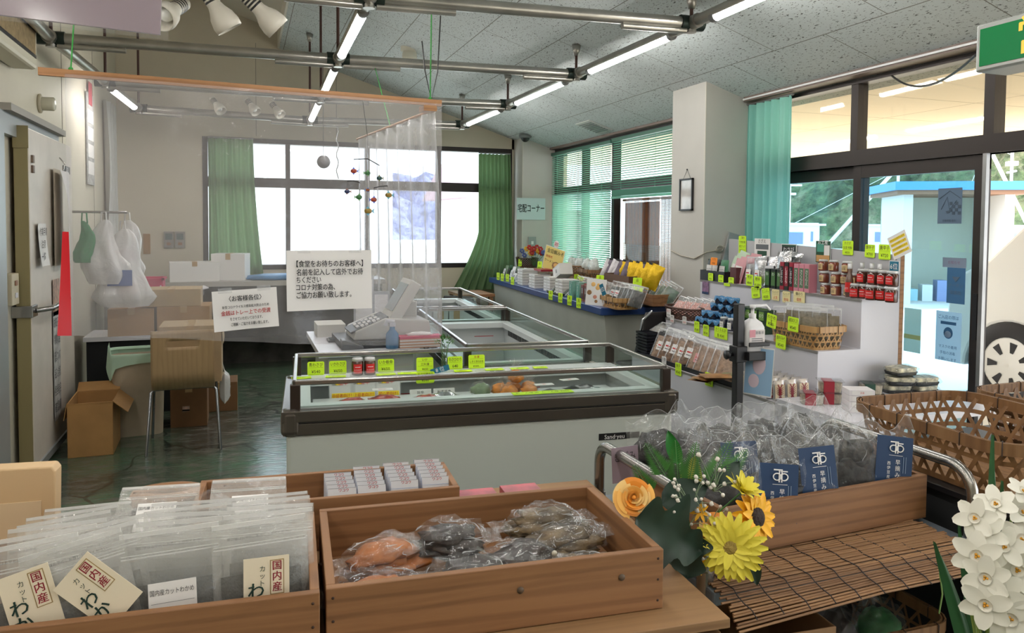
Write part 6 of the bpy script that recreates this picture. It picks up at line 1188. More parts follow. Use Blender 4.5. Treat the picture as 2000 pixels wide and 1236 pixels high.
# frosted bags of cut seaweed
FROST = film('frosted_film', .17, .32, bump=.5, bs=14, col=(226, 226, 222)); SEAL = film('seal_strip', .45, .3, bump=.2, col=(236, 236, 234)); WAKA = mat('seaweed_black', (38, 42, 40), .55, bump=.8, bs=60); TAGC = mat('tag_cream', (226, 214, 190), .7); GOLDI = mat('gold_line', (150, 126, 80), .5); DKGR = mat('brush_green', (24, 52, 44), .7)
def waka_bag(loc, lean, roll, seed, label, tagk=None, back=False, w=.165, h=.225):
    r = thing('seaweed_bag', loc, label, 'bag', FA, 'frosted bags of cut seaweed', rot=(lean, roll, FA + random.Random(seed).uniform(-.05, .05)))
    m = MB(); pouch(m, w * .84, h * .58, .034, WAKA, seed, 9, .5, py=4); m.build('contents', r)
    m = MB(); pouch(m, w, h, .040, FROST, seed + 3, 14, .35, px=3, py=3); m.build('film', r)
    m = MB().b2((-w * .48, -.005, h * .80), (w * .48, -.003, h * .808), SEAL).b2((-w * .48, -.005, h * .825), (w * .48, -.003, h * .83), SEAL).b2((-w * .49, -.002, h * .965), (w * .49, .002, h * 1.0), SEAL); m.build('zip_seal', r)
    m = MB(); m.text('開封後はお早めにお召し上がりください', .0062, INK, T(0, -.006, h * .88) @ RX90, w * .7); m.build('seal_print', r)
    if tagk is not None:
        g = MB(); A = T(tagk[0], -.0275, tagk[1]) @ R(tagk[2], 'Y'); tw, th = .078, .115; g.b2((-tw / 2, 0, -th), (tw / 2, .0012, 0), TAGC, A)
        g.b2((.006, -.0006, -.066), (.030, -.0001, -.006), GOLDI, A).b2((.0075, -.001, -.0645), (.0285, -.0005, -.0075), TAGC, A)
        for i, ch in enumerate('国内産'): g.text(ch, .0175, mat('brush_red', (150, 30, 50), .7), A @ T(.018, -.0016, -.017 - i * .0185) @ RX90, None, True)
        for i, ch in enumerate('カット'): g.text(ch, .0115, DKGR, A @ T(-.007, -.0016, -.020 - i * .0125) @ RX90)
        for i, ch in enumerate('わかめ'): g.text(ch, .030, DKGR, A @ T(-.018, -.0016, -.058 - i * .028) @ RX90, None, True)
        tag(g.build('paper_tag', r), 'cream paper tag with red and green brush lettering')
    if back:
        g = MB().b2((-.035, -.0285, .05), (.042, -.0275, .135), PAPER); g.text('国内産カットわかめ', .011, INK, T(.003, -.029, .118) @ RX90, .07)
        for i in range(4): g.b2((-.031, -.0288, .064 + i * .012), (.038, -.0285, .0646 + i * .012), GREY_I)
        g.build('back_label', r)
ZA = ZS + .016; AX, AY = -.193, 1.585
tags = {('r', 0): (.01, .158, 0.04), ('m', 0): None, ('l', 0): (.0, .178, -.16), ('c', 0): (-.0, .178, -.62)}
cols = [('r', .235, 5, 0, 'right'), ('m', .085, 5, 0, 'middle'), ('c', -.03, 3, -.2, 'centre left'), ('l', -.125, 6, -.08, 'left')]
for nm, a, n, rl, wd in cols:
    for k in range(n):
        ry = -.145 + .052 * k if nm != 'c' else -.155 + .05 * k
        lab = 'frosted seaweed bag, %s in the %s file, lower left crate' % ('frontmost' if k == 0 else ORD[k] + ' from the front', wd)
        waka_bag(fp(AX, AY, a + .006 * (k % 2), ry, ZA + .004 * k), -.12 - .05 * k, rl + .04 * ((k * 7) % 3 - 1), 10 * len(nm) + k + ord(nm), lab, tags.get((nm, k)), (nm, k) == ('m', 0), h=.218 - .011 * k)
for k in range(2): waka_bag(fp(AX, AY, .0 + .19 * k, .10, ZA + .075), -1.2, .03, 77 + k, 'frosted seaweed bag askew at the back of its crate, %s one' % ['left', 'right'][k], None, True)
for k in range(2):
    q = fp(AX, AY, -.05 + .14 * k, .30, ZS); r = thing('tray_pack', q, 'clear wrapped black seaweed tray behind the lower left crate, %s one' % ['left', 'right'][k], 'pack', FA + .08, 'wrapped seaweed trays'); MB().b2((-.075, -.05, 0), (.075, .05, .10), mat('tray_dark', (52, 48, 46), .4)).build('tray_body', r); lump(MB(), (0, 0, .10), (.14, .09, .045), mat('hijiki', (44, 38, 36), .6, bump=1, bs=80), k, wob=.6).build('contents', r); m = MB(); m.ball((0, 0, .09), 1, CLEAR, 18, 10, sc=(.088, .06, .055), wob=.2, seed=k); m.build('film', r)
TANB = mat('tan_board', (206, 176, 136), .6); q = P(20, 960, Y=2.02); r = thing('board_box', (q.x, 2.02, ZS), 'pale tan rounded box lid standing at the far left of the bench', 'box', FA); A = RX90
m = MB(); pts = [(-.25, 0), (.095, 0), (.100, .20), (.092, .212), (-.25, .217)]; m.prism(pts, .05, TANB, T(0, .025, 0) @ RX90); m.build('lid', r, bevel=.004); MB().b2((-.24, -.028, .02), (.07, -.0255, .135), mat('tan_sleeve', (214, 190, 156), .5)).build('sleeve', r)
q = P(352, 975, Y=2.0); r = thing('oval_basket', (q.x - .03, 2.04, ZS), 'brown oval wooden tray rim showing behind the seaweed trays', 'tray', FA); m = MB()
for z in (.02, .06, .10): m.tube([(.07 * cos(a / 20 * 2 * pi), .045 * sin(a / 20 * 2 * pi), z) for a in range(21)], .021, CRW, 6, False)
m.build('rim', r)
# tied bags in the middle crate
CLR2 = film('cellophane', .035, .40, bump=.4, bs=22, rough=.12, metal=.6); FLAT.add(CLR2); ANK = mat('dried_orange', (166, 100, 48), .45, vary=.25, vs=16); KON = mat('kelp_dark', (50, 42, 38), .45, vary=.3, vs=20, bump=.5, bs=20); SHI = mat('dried_olive', (104, 86, 58), .5, vary=.4, vs=22, bump=.6, bs=30)
CREASE = film('film_crease', .38, .4, bump=.1, rough=.1)
def creases(m, n, w, d, h, zc, seed, mt=None):
    rr = random.Random(seed)
    for k in range(n):
        a, b = rr.uniform(0, 2 * pi), rr.uniform(.1, 1.2); da, db = rr.uniform(-.7, .7), rr.uniform(-.6, .3); pts = []
        for j in range(5):
            aa, bb = a + da * j / 4 + rr.uniform(-.05, .05), max(-.2, b + db * j / 4); pts.append(V((w / 2 * 1.01 * cos(aa) * cos(bb), d / 2 * 1.01 * sin(aa) * cos(bb), zc + h * .5 * sin(bb) + rr.uniform(-.001, .001))))
        m.tube(pts, [.0002, .0009, .0012, .0009, .0002], mt or CREASE, 4, False)
def pillow(a, b, z, w, d, h, c, label, seed, rz=0, tilt=0, knot=None, group='tied bags in the middle crate'):
    r = thing('cellophane_bag', fp(BX, BY, a, b, z), label, 'bag', FA + rz, group, rot=(tilt, 0, FA + rz))
    m = MB(); rr = random.Random(seed)
    for k in range(3): m.ball((rr.uniform(-.06, .06) * w, rr.uniform(-.12, .12) * d, h * (.2 + .2 * k)), 1, c, 20, 10, R(rr.uniform(-.35, .35)) @ R(rr.uniform(-.12, .12), 'Y'), sc=(w * (.46 - .05 * k), d * (.36 - .02 * k), h * .22), wob=.5, seed=seed * 7 + k)
    m.build('contents', r)
    m = MB(); m.ball((0, 0, h * .46), 1, CLR2, 24, 12, sc=(w * .5, d * .5, h * .48), wob=.28, seed=seed + 4)
    for s in (-1, 1): pouch(m, d * .6, w * .24, .012, CLR2, seed + s, 8, 1.2, M=T(s * w * .43, 0, h * .5) @ R(s * pi / 2, 'Y') @ R(pi / 2))
    creases(m, 16, w, d, h * .96, h * .46, seed); m.build('film', r)
    if knot:
        k = MB(); k.ball((0, 0, 0), .006, mat('twist_tie', (190, 186, 170), .4), 8, 6)
        k.grid(lambda u, v: V(((.006 + .055 * v) * cos(2 * pi * u) * (1 + .2 * sin(u * 40) * v), (.006 + .055 * v) * sin(2 * pi * u) * (1 + .2 * sin(u * 34) * v), .012 * v + .01 * sin(u * 50) * v)), 40, 5, CLR2, closed_u=True); k.build('gathered_neck', r, loc=(knot[0], knot[1], knot[2]), rot=(radians(72), 0, 0))
zb = ZS + .015
pillow(-.225, -.08, zb, .185, .13, .075, ANK, 'cellophane bag of orange dried slices at the left end of the middle crate', 1, .1); pillow(-.205, .02, zb + .015, .19, .13, .085, ANK, 'cellophane bag of orange dried slices behind another at the left end', 2, .25)
pillow(-.06, .05, zb + .03, .17, .13, .085, KON, 'cellophane bag of dark kelp propped at the back of the middle crate', 3, -.1); pillow(-.04, -.06, zb, .18, .14, .08, KON, 'cellophane bag of dark kelp at the front left of the middle crate', 4, .1)
pillow(.085, -.03, zb, .19, .15, .08, KON, 'cellophane bag of dark kelp with a gathered neck facing the front', 5, .3, 0, (.03, -.075, .075))
pillow(.20, -.08, zb, .17, .11, .062, SHI, 'cellophane bag of olive dried slices at the front right of the middle crate', 6, .15); pillow(.205, .02, zb + .02, .19, .12, .075, SHI, 'cellophane bag of olive dried slices second from the right end front', 7, .2); pillow(.17, .09, zb + .03, .19, .11, .085, SHI, 'cellophane bag of olive dried slices heaped at the back of the middle crate', 8, .1); pillow(.245, .10, zb, .13, .1, .075, SHI, 'cellophane bag of olive dried slices in the back right corner', 9, -.2)
# white boxes behind
WB2 = mat('white_box', (206, 206, 210), .5); WBB = mat('box_blue_edge', (150, 170, 206), .5)
def white_box(loc, label, rz):
    r = thing('white_box', loc, label, 'box', rz, 'white boxes with red lettering', rot=(-.32, 0, rz)); w, d, h = .068, .013, .118
    MB().b2((-w / 2, -d / 2, 0), (w / 2, d / 2, h), WB2).b2((-w / 2 - .0005, -d / 2 + .004, 0), (-w / 2, d / 2, h), WBB).build('box_body', r, bevel=.001)
    m = MB().text('ワコウ', .0085, RED_INK, T(.004, -d / 2 - .0012, h - .0065) @ RX90, .026, True); m.b2((-w * .49, -d / 2 - .0006, h - .0012), (w * .49, -d / 2 - .0001, h - .0004), GREY_I); m.b2((-w * .5, -d / 2 - .0006, h - .02), (w * .5, -d / 2, h - .0192), WBB); m.build('lettering', r)
for c, (px, n, b0) in enumerate([(668, 5, 0), (727, 6, .004), (792, 6, .02), (853, 6, .026)]):
    for k in range(n):
        y = 1.842 + .030 * k + b0 * .5; d = ray(px + 2.2 * k * (-1 if c < 2 else -1.6), 950); x = y * d.x / d.y; white_box((x, y - .0, ZS + .018), 'white box with red lettering, %s from the front in the %s column from the left' % (ORD[k], ORD[c]), FA - .06)
for k, px in enumerate((930, 1015)): q = P(px, 960, Y=1.90); pbox((q.x, 1.87, ZS + .045), .10, .12, .028, mat('pack_crimson', (170, 60, 76), .35, vary=.25, vs=14), 'flat red pack behind the middle crate, %s one' % ['left', 'right'][k], FA, 'flat red packs')
for k, px in enumerate((930, 1015)): q = P(px, 960, Y=1.90); pbox((q.x, 1.88, ZS + .0), .11, .10, .044, WB2, 'white box holding up the flat red pack, %s one' % ['left', 'right'][k], FA, 'white support boxes')

# ================================================================== CART WITH REED MAT
r = thing('steel_cart', (1.43, 1.79, 0), 'steel trolley with bent tube handles and a dark deck', 'cart'); cx, cy = 1.43, 1.79; x0, x1, y0, y1 = 1.01, 1.85, 1.47, 2.13; ZD = .715
MB().b2((x0 - cx, y0 - cy, ZD - .035), (x1 - cx, y1 - cy, ZD), mat('deck_grey', (112, 122, 132), .4, .3)).build('deck', r, bevel=.006); MB().b2((x0 - cx, y0 - cy, .30), (x1 - cx, y1 - cy, .325), mat('deck_dark', (60, 60, 62), .5)).build('lower_shelf', r)
def handle(x, zt, name):
    p = [(x - cx, y0 + .05 - cy, .08), (x - cx, y0 + .05 - cy, ZD + .02)]
    for k in range(7): a = pi * (1 - k / 12); p.append((x - cx, y0 + .05 - cy + .075 + .075 * cos(a), zt - .075 + .075 * sin(a)))
    for k in range(7): a = pi / 2 * (1 - k / 6); p.append((x - cx, y1 - .04 - cy - .06 + .06 * cos(a), zt - .06 + .06 * sin(a)))
    p += [(x - cx, y1 - .04 - cy, ZD), (x - cx, y1 - .04 - cy, .08)]
    MB().tube(p, .0155, STEEL, 14).build('handle', r)
    for y in (y0 + .05, y1 - .04): MB().tube([(x - cx, y - cy, ZD - .05), (x - cx, y - cy, ZD + .03)], .021, STEEL, 12).build('socket', r)
    for y in (y0 + .05, y1 - .04): MB().lathe([(0, -.012), (.03, -.012), (.034, -.006), (.034, .006), (.03, .012), (0, .012)], RUB, 16, T(x - cx, y - cy, .035) @ R(pi / 2, 'Y')).build('caster', r)
handle(1.02, .892, 'l'); handle(1.86, .90, 'r')
MB().b2((x1 - cx - .20, y0 - cy - .003, ZD - .034), (x1 - cx - .0, y0 - cy - .0005, ZD - .002), mat('tape_teal', (36, 110, 116), .5)).build('tape_strip', r)
MATR = wood('reed_mat_cane', (148, 110, 74), (104, 72, 46), (80, 54, 36), 0, .6, knots=False); r = thing('reed_mat', (1.42, 1.43, ZD), 'brown reed mat spread over the trolley deck, drooping at the front', 'mat', .01); m = MB(); rr = random.Random(7); n = 92
for k in range(n):
    v = k / n; y = .68 * (v - .06) - .02; z = .006 + rr.uniform(0, .002); L = .40
    if v < .16: q = (.16 - v) / .16; z -= .028 * q ** 1.5; y += .012 * q
    j0, j1 = rr.uniform(-.012, .008), rr.uniform(-.012, .008); zz = [rr.uniform(-.0012, .0012) for _ in range(3)]; dz = -.022 * max(0, (.16 - v) / .16)
    m.tube([(-L + j0, y + rr.uniform(-.002, .002), z + zz[0] + dz), (0, y + rr.uniform(-.0015, .0015), z + zz[1]), (L + j1 - .03, y + rr.uniform(-.002, .002), z + zz[2] + .004)], .0031, MATR, 5)
tag(m.build('cane', r), kind='stuff'); m = MB()
for k in range(11):
    x = -.37 + k * .072; m.tube([(x + .004 * sin(j * 1.9), .68 * (j / 30 - .06) - .02, .0105 - (.028 * ((.16 - j / 30) / .16) ** 1.5 if j / 30 < .16 else 0)) for j in range(30)], .0013, INK, 4)
m.build('binding_thread', r); MB().tube([(.17, -.05, 0), (.175, -.055, -.05), (.172, -.05, -.10)], .002, mat('thread_green', (120, 150, 84), .6), 5).build('loose_thread', r)
CRX, CRY, CRZ = 1.455, 1.855, ZD + .013; CR = .07
crate((CRX, CRY, CRZ), .72, .48, .124, 'wooden crate of navy labelled seaweed bags on the reed mat', CR, .017, mt2=CRS, nails=False)
cu = V((cos(CR), sin(CR), 0)); cv = V((-sin(CR), cos(CR), 0)); NLAB = mat('label_navy', (28, 58, 96), .6); HIJ = mat('hijiki_black', (17, 17, 19), .5, bump=.4, bs=60)
def logo(m, A, s):
    for x in (-.28, .28): m.tube([A @ V((x * s + s * .3 * cos(a * pi / 8), -.0015, -.1 * s + .26 * s * sin(a * pi / 8))) for a in range(17)], s * .05, WHITE_INK, 5)
    for x in (-.1, .1): m.b2((x * s - s * .05, -.002, -.5 * s), (x * s + s * .05, -.001, .48 * s), WHITE_INK, A)
    m.b2((-.55 * s, -.002, .38 * s), (.1 * s, -.001, .48 * s), WHITE_INK, A).b2((-.0, -.002, .28 * s), (.55 * s, -.001, .37 * s), WHITE_INK, A)
def hijiki(a, b, label, seed, lab=None, h=.24, rz=0, lean=-.12, roll=0, z=0):
    q = V((CRX, CRY, CRZ + .015 + z)) + cu * a + cv * b; w = .185; r = thing('seaweed_bag', q, label, 'bag', CR + rz, 'clear bags of black seaweed on the cart', rot=(lean, roll, CR + rz - .34))
    m = MB(); lump(m, (0, 0, .075), (w * .86, .085, .15), HIJ, seed, 18, 12, .5); m.build('contents', r)
    F = [pouch_fn(w, h, .10, seed + 2, 3, 2.4, .5, sg) for sg in (-1, 1)]
    def wob(p, u, v, sg): n1, n2 = noise.noise(V((u * 2.2, seed, 1))), noise.noise(V((u * 3.1, seed, 7))); return p + V((.03 * v * v * noise.noise(V((v * 3, seed, u))), .05 * v * v * n1, .07 * v * v * n2 - .02 * v * abs(2 * u - 1) ** 2))
    m = MB()
    for i, sg in enumerate((-1, 1)): m.grid(lambda u, v: wob(F[i](u, v), u, v, sg), 9, 9, CLR2)
    creases(m, 5, w * .92, .11, h * .8, h * .4, seed); m.tube([wob(F[0](j / 14, 1), j / 14, 1, 1) for j in range(15)], .0006, CREASE, 4, False)
    m.build('film', r)
    if lab:
        g = MB(); A = T(lab[0], -.056, lab[1]) @ R(lab[2], 'Y') @ R(-.05, 'X'); lw, lh = .106, .15; g.b2((-lw / 2, 0, -lh), (lw / 2, .001, 0), NLAB, A); logo(g, A @ T(.004, -.001, -.030), .034)
        g.b2((-.016, -.001, -.0535), (.024, -.0004, -.0525), WHITE_INK, A)
        for i, ch in enumerate('早摘みひじき'): g.text(ch, .0155, WHITE_INK, A @ T(.010, -.0014, -.072 - i * .0175) @ RX90)
        for i, ch in enumerate('西伊豆産'): g.text(ch, .0105, WHITE_INK, A @ T(-.016, -.0014, -.076 - i * .0125) @ RX90)
        for x in (.026, .033): g.b2((x, -.0012, -.10), (x + .0016, -.0006, -.055), mat('print_faint', (120, 140, 166), .6), A)
        tag(g.build('paper_label', r), 'navy paper label with white lettering')
labs = {(1, 0): (-.01, .185, .02), (2, 0): (-.01, .215, -.05), (4, 0): (.0, .215, .06), (1, 1): (-.03, .20, .05)}
for i in range(5):
    for k in range(4):
        a = -.275 + .136 * i + .012 * (k % 2); lb = 'bag of black seaweed, %s from the left in the %s row of the trolley crate' % (ORD[i], ['front', 'second', 'third', 'rear'][k])
        hijiki(a, -.17 + .112 * k, lb, i * 5 + k, labs.get((i, k)), .25 - .014 * k, .12 * ((i + k) % 3 - 1), -.1 - .05 * k, .06 * ((i * 2 + k) % 3 - 1), .012 * k)
tag(MB().b2((-.045, -.001, 0), (.045, .001, .10), LILAC).text('きざみ', .03, INK, T(0, -.002, .07) @ RX90, .07).build('price_card', loc=P(1222, 985, Y=1.68), rot=(-.1, 0, .1)), 'lilac handwritten card beside the left trolley handle', 'price card')
bpy.data.objects[[o.name for o in bpy.data.objects if o.get('label') == 'lilac handwritten card beside the left trolley handle'][0]].location = (P(1222, 985, Y=1.95).x, 1.95, ZD + .10)
# under the deck
carton((1.24, 1.66, .325), (.34, .28, .225), 'brown carton with torn tape on the lower trolley shelf', -.06, open_top=True, flaps=[('b', radians(-60), .12), ('l', radians(60), .12)], c=mat('cardboard_dim', (160, 124, 88), .8, vary=.06))
bx = bpy.data.objects[[o.name for o in bpy.data.objects if o.get('label', '').startswith('brown carton with torn tape')][0]]; MB().ball((-.05, -.1415, .12), 1, mat('torn_paper', (150, 136, 118), .8), 12, 6, sc=(.05, .002, .045), wob=.6).build('torn_patch', bx); MB().text('2021.7.1', .014, INK, T(.09, -.1416, .17) @ RX90).build('date_stamp', bx)
hex_basket((1.63, 1.74, .325), .37, .42, .16, 'bamboo basket of bags on the lower trolley shelf', 0, pitch=.05, corner=.06, mt=BAMD)
for k, (x, y, c) in enumerate([(1.56, 1.70, KON), (1.66, 1.82, KON), (1.69, 1.66, mat('net_green', (60, 120, 70), .6, vary=.3, vs=20))]): r = thing('tied_bag', (x, y, .335), ['dark tied bag at the left of the lower basket', 'dark tied bag at the back of the lower basket', 'bag with a green stripe in the lower basket'][k], 'bag', .3 * k, 'bags in the lower basket'); lump(MB(), (0, 0, .07), (.13, .12, .13), c, k, wob=.4).build('contents', r); m = MB(); m.ball((0, 0, .08), 1, CLR2, 16, 10, sc=(.078, .07, .085), wob=.35, seed=k); m.build('film', r)
# baskets on the black table to the right
r = thing('black_table', (2.46, 1.75, 0), 'black cloth covered table under the bamboo baskets', 'table'); MB().b2((-.54, -.36, 0), (.56, .36, .79), DARKCLOTH).build('cloth_cover', r); MB().b2((-.56, -.38, .79), (.58, .38, .805), BLACK).build('tabletop', r)
hex_basket((2.17, 1.75, .806), .50, .60, .165, 'large bamboo basket in front, at the right edge beside the trolley', -.03, mt=BAMD, pitch=.056, sw=.014, corner=.09, rim_h=.03)
hex_basket((2.74, 1.77, .806), .50, .60, .165, 'large bamboo basket behind the front one, by the open door', .02, mt=BAMD, pitch=.056, sw=.014, corner=.09, rim_h=.03)
for k in range(2): clear_pack((2.66 + .12 * k, 1.75 - .1 * k, .815), .16, .22, .04, mat('pale_pack'), 'clear packet standing in the rear bamboo basket, %s one' % ['left', 'right'][k], -.5, -.6, 'packets in the rear basket', k)

# ================================================================== FLOWERS
PY = mat('petal_lemon', (226, 212, 70), .6); PG = mat('petal_gold', (246, 182, 28), .55); PR = mat('petal_apricot', (244, 186, 92), .55); PRC = mat('petal_amber', (236, 150, 48), .55); PR2 = mat('petal_cream', (246, 208, 132), .55); DISC = mat('disc_brown', (44, 30, 22), .8, bump=1, bs=90); DISC2 = mat('disc_olive', (150, 128, 60), .8, bump=1, bs=90); LD = mat('leaf_dark', (40, 62, 50), .5, vary=.15, vs=14); LF = mat('leaf_fresh', (62, 116, 50), .5, vary=.2, vs=20); WSP = mat('spray_white', (222, 216, 206), .7)
def petal(m, L, w, mt, A, cup=.2, tip=.5, bend=-.2):
    def fn(u, v):
        x = (u - .5) * w * (sin(pi * min(1, v * .82 + .12)) ** .7) ; return V((x, L * v, cup * abs(u - .5) * w + bend * L * v * v))
    m.grid(fn, 4, 6, mt, True, A)
def daisy(parent, c, d, rad, mt, rings, name, disc=None, dr=.2, pw=.34, seed=0):
    q = V(d).normalized().to_track_quat('Z', 'Y').to_matrix().to_4x4(); rr = random.Random(seed); m = MB(); m.M = T(*c) @ q
    for i, (n, f, el) in enumerate(rings):
        for k in range(n): petal(m, rad * f * rr.uniform(.9, 1.05), rad * pw, mt, R(2 * pi * (k + .5 * (i % 2)) / n + rr.uniform(-.08, .08)) @ R(el + rr.uniform(-.1, .1), 'X') @ T(0, rad * .08, .002 * i), .25)
    o = m.build(name, parent)
    if disc: MB().ball((0, 0, 0), rad * dr, disc, 18, 8, T(*c) @ q @ T(0, 0, .006), sc=(1, 1, .45)).build('flower_disc', o)
    return o
fc = P(1345, 1010, Y=1.56); r = thing('artificial_bouquet', fc, 'artificial yellow flower bouquet tied to the left trolley handle', 'flowers')
def FP(px, py, y=1.50): return P(px, py, Y=y) - fc
toC = lambda dx=0, dz=0: V((-.55 + dx, -.8, .35 + dz))
daisy(r, FP(1427, 1068, 1.43), toC(-.05, -.05), .074, PY, [(20, 1, .03), (18, .84, .22), (15, .64, .42)], 'gerbera', DISC2, .26, .27, seed=1)
daisy(r, FP(1474, 1010, 1.47), toC(.75, -.1), .060, PG, [(15, 1, .1), (13, .85, .35)], 'sunflower', DISC, .42, .36, seed=2)
daisy(r, FP(1447, 962, 1.50), V((.2, -.5, .9)), .05, PY, [(10, 1, .7), (8, .8, 1.0)], 'gerbera_bud', seed=3)
def rose(c, d, s, name, seed):
    q = V(d).normalized().to_track_quat('Z', 'Y').to_matrix().to_4x4(); m = MB(); m.M = T(*c) @ q; rr = random.Random(seed)
    for i, (n, rad, zt, curl) in enumerate([(5, 1.0, .04, .22), (5, .82, .14, .16), (4, .63, .20, .12), (4, .46, .24, .08), (3, .31, .27, .04), (2, .18, .29, 0)]):
        for k in range(n):
            a0 = 2 * pi * k / n + i * .9 + rr.uniform(-.15, .15); wd = 2 * pi / n * 1.35; off = rr.uniform(-.08, .08); zt2 = zt + rr.uniform(-.07, .07)
            def fn(u, v, a0=a0, wd=wd, rad=rad, zt=zt2, curl=curl, off=off):
                a = a0 + (u - .5) * wd; sp = .10 * (u - .5); b = 1 - .30 * abs(2 * u - 1) ** 2.5
                r2 = s * ((rad + off + sp) * (.30 + .70 * v) + curl * max(0, v - .6) ** 1.3 * b); return V((r2 * cos(a), r2 * sin(a), s * (-.15 + (zt + .15) * v * b - curl * .5 * max(0, v - .8))))
            m.grid(fn, 9, 7, [PR, PRC, PR2][(k + i) % 3], True)
    m.ball((0, 0, s * .16), s * .12, PRC, 10, 6); m.ball((0, 0, -s * .40), s * .28, LF, 10, 6)
    return m.build(name, r)
rose(FP(1238, 972, 1.52), toC(.2, .1), .042, 'rose', 1); rose(FP(1398, 1028, 1.50), V((-.2, -.4, .8)), .036, 'rose', 2)
def leaf(c, d, n, L, w, mt, name, lobes=0):
    d = V(d).normalized(); n = V(n); n = (n - d * n.dot(d)).normalized(); s = d.cross(n); m = MB()
    def fn(u, v): ww = w * (sin(pi * v ** .8) ** .8) * (1 + (.38 * sin(v * lobes * pi * 2) if lobes else 0)); return V(c) + d * L * v + s * (u - .5) * ww + n * (.12 * w * abs(2 * u - 1) ** 1.5 - .15 * L * v * v)
    m.grid(fn, 8, 24 if lobes else 10, mt); return m.build(name, r)
leaf(FP(1240, 1010, 1.50), V((.11, -.05, -.06)), toC(), .17, .15, LD, 'leaf', 2.5); leaf(FP(1350, 1040, 1.48), V((-.02, -.02, -.09)), toC(), .10, .09, LD, 'leaf', 1.5); leaf(FP(1290, 985, 1.53), V((.08, -.02, .03)), toC(), .12, .08, LD, 'leaf')
leaf(FP(1325, 905, 1.58), V((-.03, 0, .08)), toC(), .085, .035, mat('leaf_bright', (40, 120, 50), .4), 'leaf'); leaf(FP(1405, 950, 1.52), V((.05, 0, .05)), toC(), .08, .04, LD, 'leaf'); leaf(FP(1470, 1090, 1.46), V((0, -.02, -.06)), toC(), .06, .03, LD, 'leaf'); leaf(FP(1345, 965, 1.55), V((.01, 0, .06)), toC(), .09, .05, mat('leaf_lemon', (176, 170, 70), .5, vary=.2, vs=30), 'leaf')
def fern(c, d, L, name='fern_frond'):
    c, d = V(c), V(d).normalized(); m = MB(); n = toC().normalized(); s = d.cross(n).normalized(); m.tube([c, c + d * L], .0012, LF, 4)
    for k in range(18):
        t = .08 + .9 * k / 18; ln = L * .26 * (1 - t) ** .7 + .004
        for sg in (-1, 1):
            p = c + d * L * t; e = p + (s * sg + d * .6) * ln; m.add([p, p.lerp(e, .5) + d * ln * .13, e, p.lerp(e, .5) - d * ln * .13], [(0, 1, 2, 3)], LF)
    m.build(name, r)
for px, py, dx, dz, L in [(1325, 950, -.01, .1, .11), (1345, 945, .02, .1, .10), (1385, 950, .05, .09, .12), (1410, 940, .08, .08, .10), (1275, 965, -.05, .07, .09), (1310, 1090, -.02, -.08, .08), (1300, 930, -.06, .09, .10)]: fern(FP(px, py, 1.54), V((dx, 0, dz)), L)
m = MB(); rr = random.Random(11); ST = mat('spray_stem', (140, 160, 130), .6)
for (sx, sy, n) in ((1385, 1000, 14), (1350, 960, 10), (1400, 1075, 12), (1395, 930, 12), (1345, 1000, 8)):
    b = FP(sx, sy + 30, 1.52)
    for _ in range(n): e = FP(sx + rr.uniform(-42, 42), sy + rr.uniform(-45, 40), 1.49 + rr.uniform(-.03, .03)); m.tube([b, b.lerp(e, .6) + V((0, 0, .006)), e], .0009, ST, 4); m.ball(e, rr.uniform(.0035, .0055), WSP, 7, 5, wob=.4, seed=_)
tag(m.build('white_spray', r), kind='stuff'); m = MB()
for px, py, yy in ((1427, 1068, 1.45), (1474, 1010, 1.5), (1447, 962, 1.52), (1238, 972, 1.54), (1398, 1028, 1.52), (1325, 905, 1.58)): m.tube([FP(px, py, yy + .01), FP(1350, 1045, 1.545), FP(1345, 1090, 1.545)], .0022, LF, 5)
m.build('stem', r)
for k, (px, py) in enumerate([(1368, 1000), (1375, 1050), (1362, 1105)]): daisy(r, FP(px, py, 1.50), toC(), .022, PG, [(7, 1, .4)], 'small_blossom', seed=k + 9)
# narcissus close to the camera
nc = P(1945, 1330, Y=.745); r = thing('narcissus_bunch', (nc.x, .745, .70), 'bunch of white narcissus in a vase at the lower right corner', 'flowers'); o = V((nc.x, .745, .70)); NW = mat('narcissus_white', (232, 230, 218), .6); NYC = mat('narcissus_cup', (222, 160, 50), .6); NG = mat('narcissus_green', (44, 92, 54), .5); NST = mat('narcissus_stem', (120, 140, 70), .5)
MB().lathe([(0, 0), (.05, 0), (.055, .01), (.05, .12), (.035, .18), (.042, .22)], mat('vase_grey', (120, 124, 126), .3), 24).build('vase', r)
rr = random.Random(3)
def narc(px, py, y, s, d, k):
    c = P(px, py, Y=y) - o; q = V(d).normalized().to_track_quat('Z', 'Y').to_matrix().to_4x4(); m = MB(); m.M = T(*c) @ q @ R(k)
    for i in range(6): petal(m, s, s * .72, NW, R(2 * pi * i / 6 + .52 * (i % 2) * .0) @ R(.1 + .14 * (i % 2), 'X') @ T(0, s * .08, .001 * (i % 2)), .12, bend=-.12)
    m.lathe([(s * .10, 0), (s * .26, s * .12), (s * .30, s * .22), (s * .25, s * .13), (s * .08, s * .02)], NW, 14)
    w = m.build('flower', r)
    g = MB(); g.M = T(*c) @ q; 
    for a in range(3): g.ball((s * .07 * cos(a * 2.1), s * .07 * sin(a * 2.1), s * .12), s * .06, NYC, 7, 5)
    g.build('stamen', w); st = MB(); e = V((rr.uniform(-.02, .02), rr.uniform(-.02, .02), .2)); st.tube([c, c - V(d).normalized() * .02, (c + e) / 2 + V((0, .02, .03)), e], [.0018, .002, .0026, .003], NST, 6); st.build('stem', w)
tc = lambda a=0, b=0: V((-.72 + a, -.62, .25 + b))
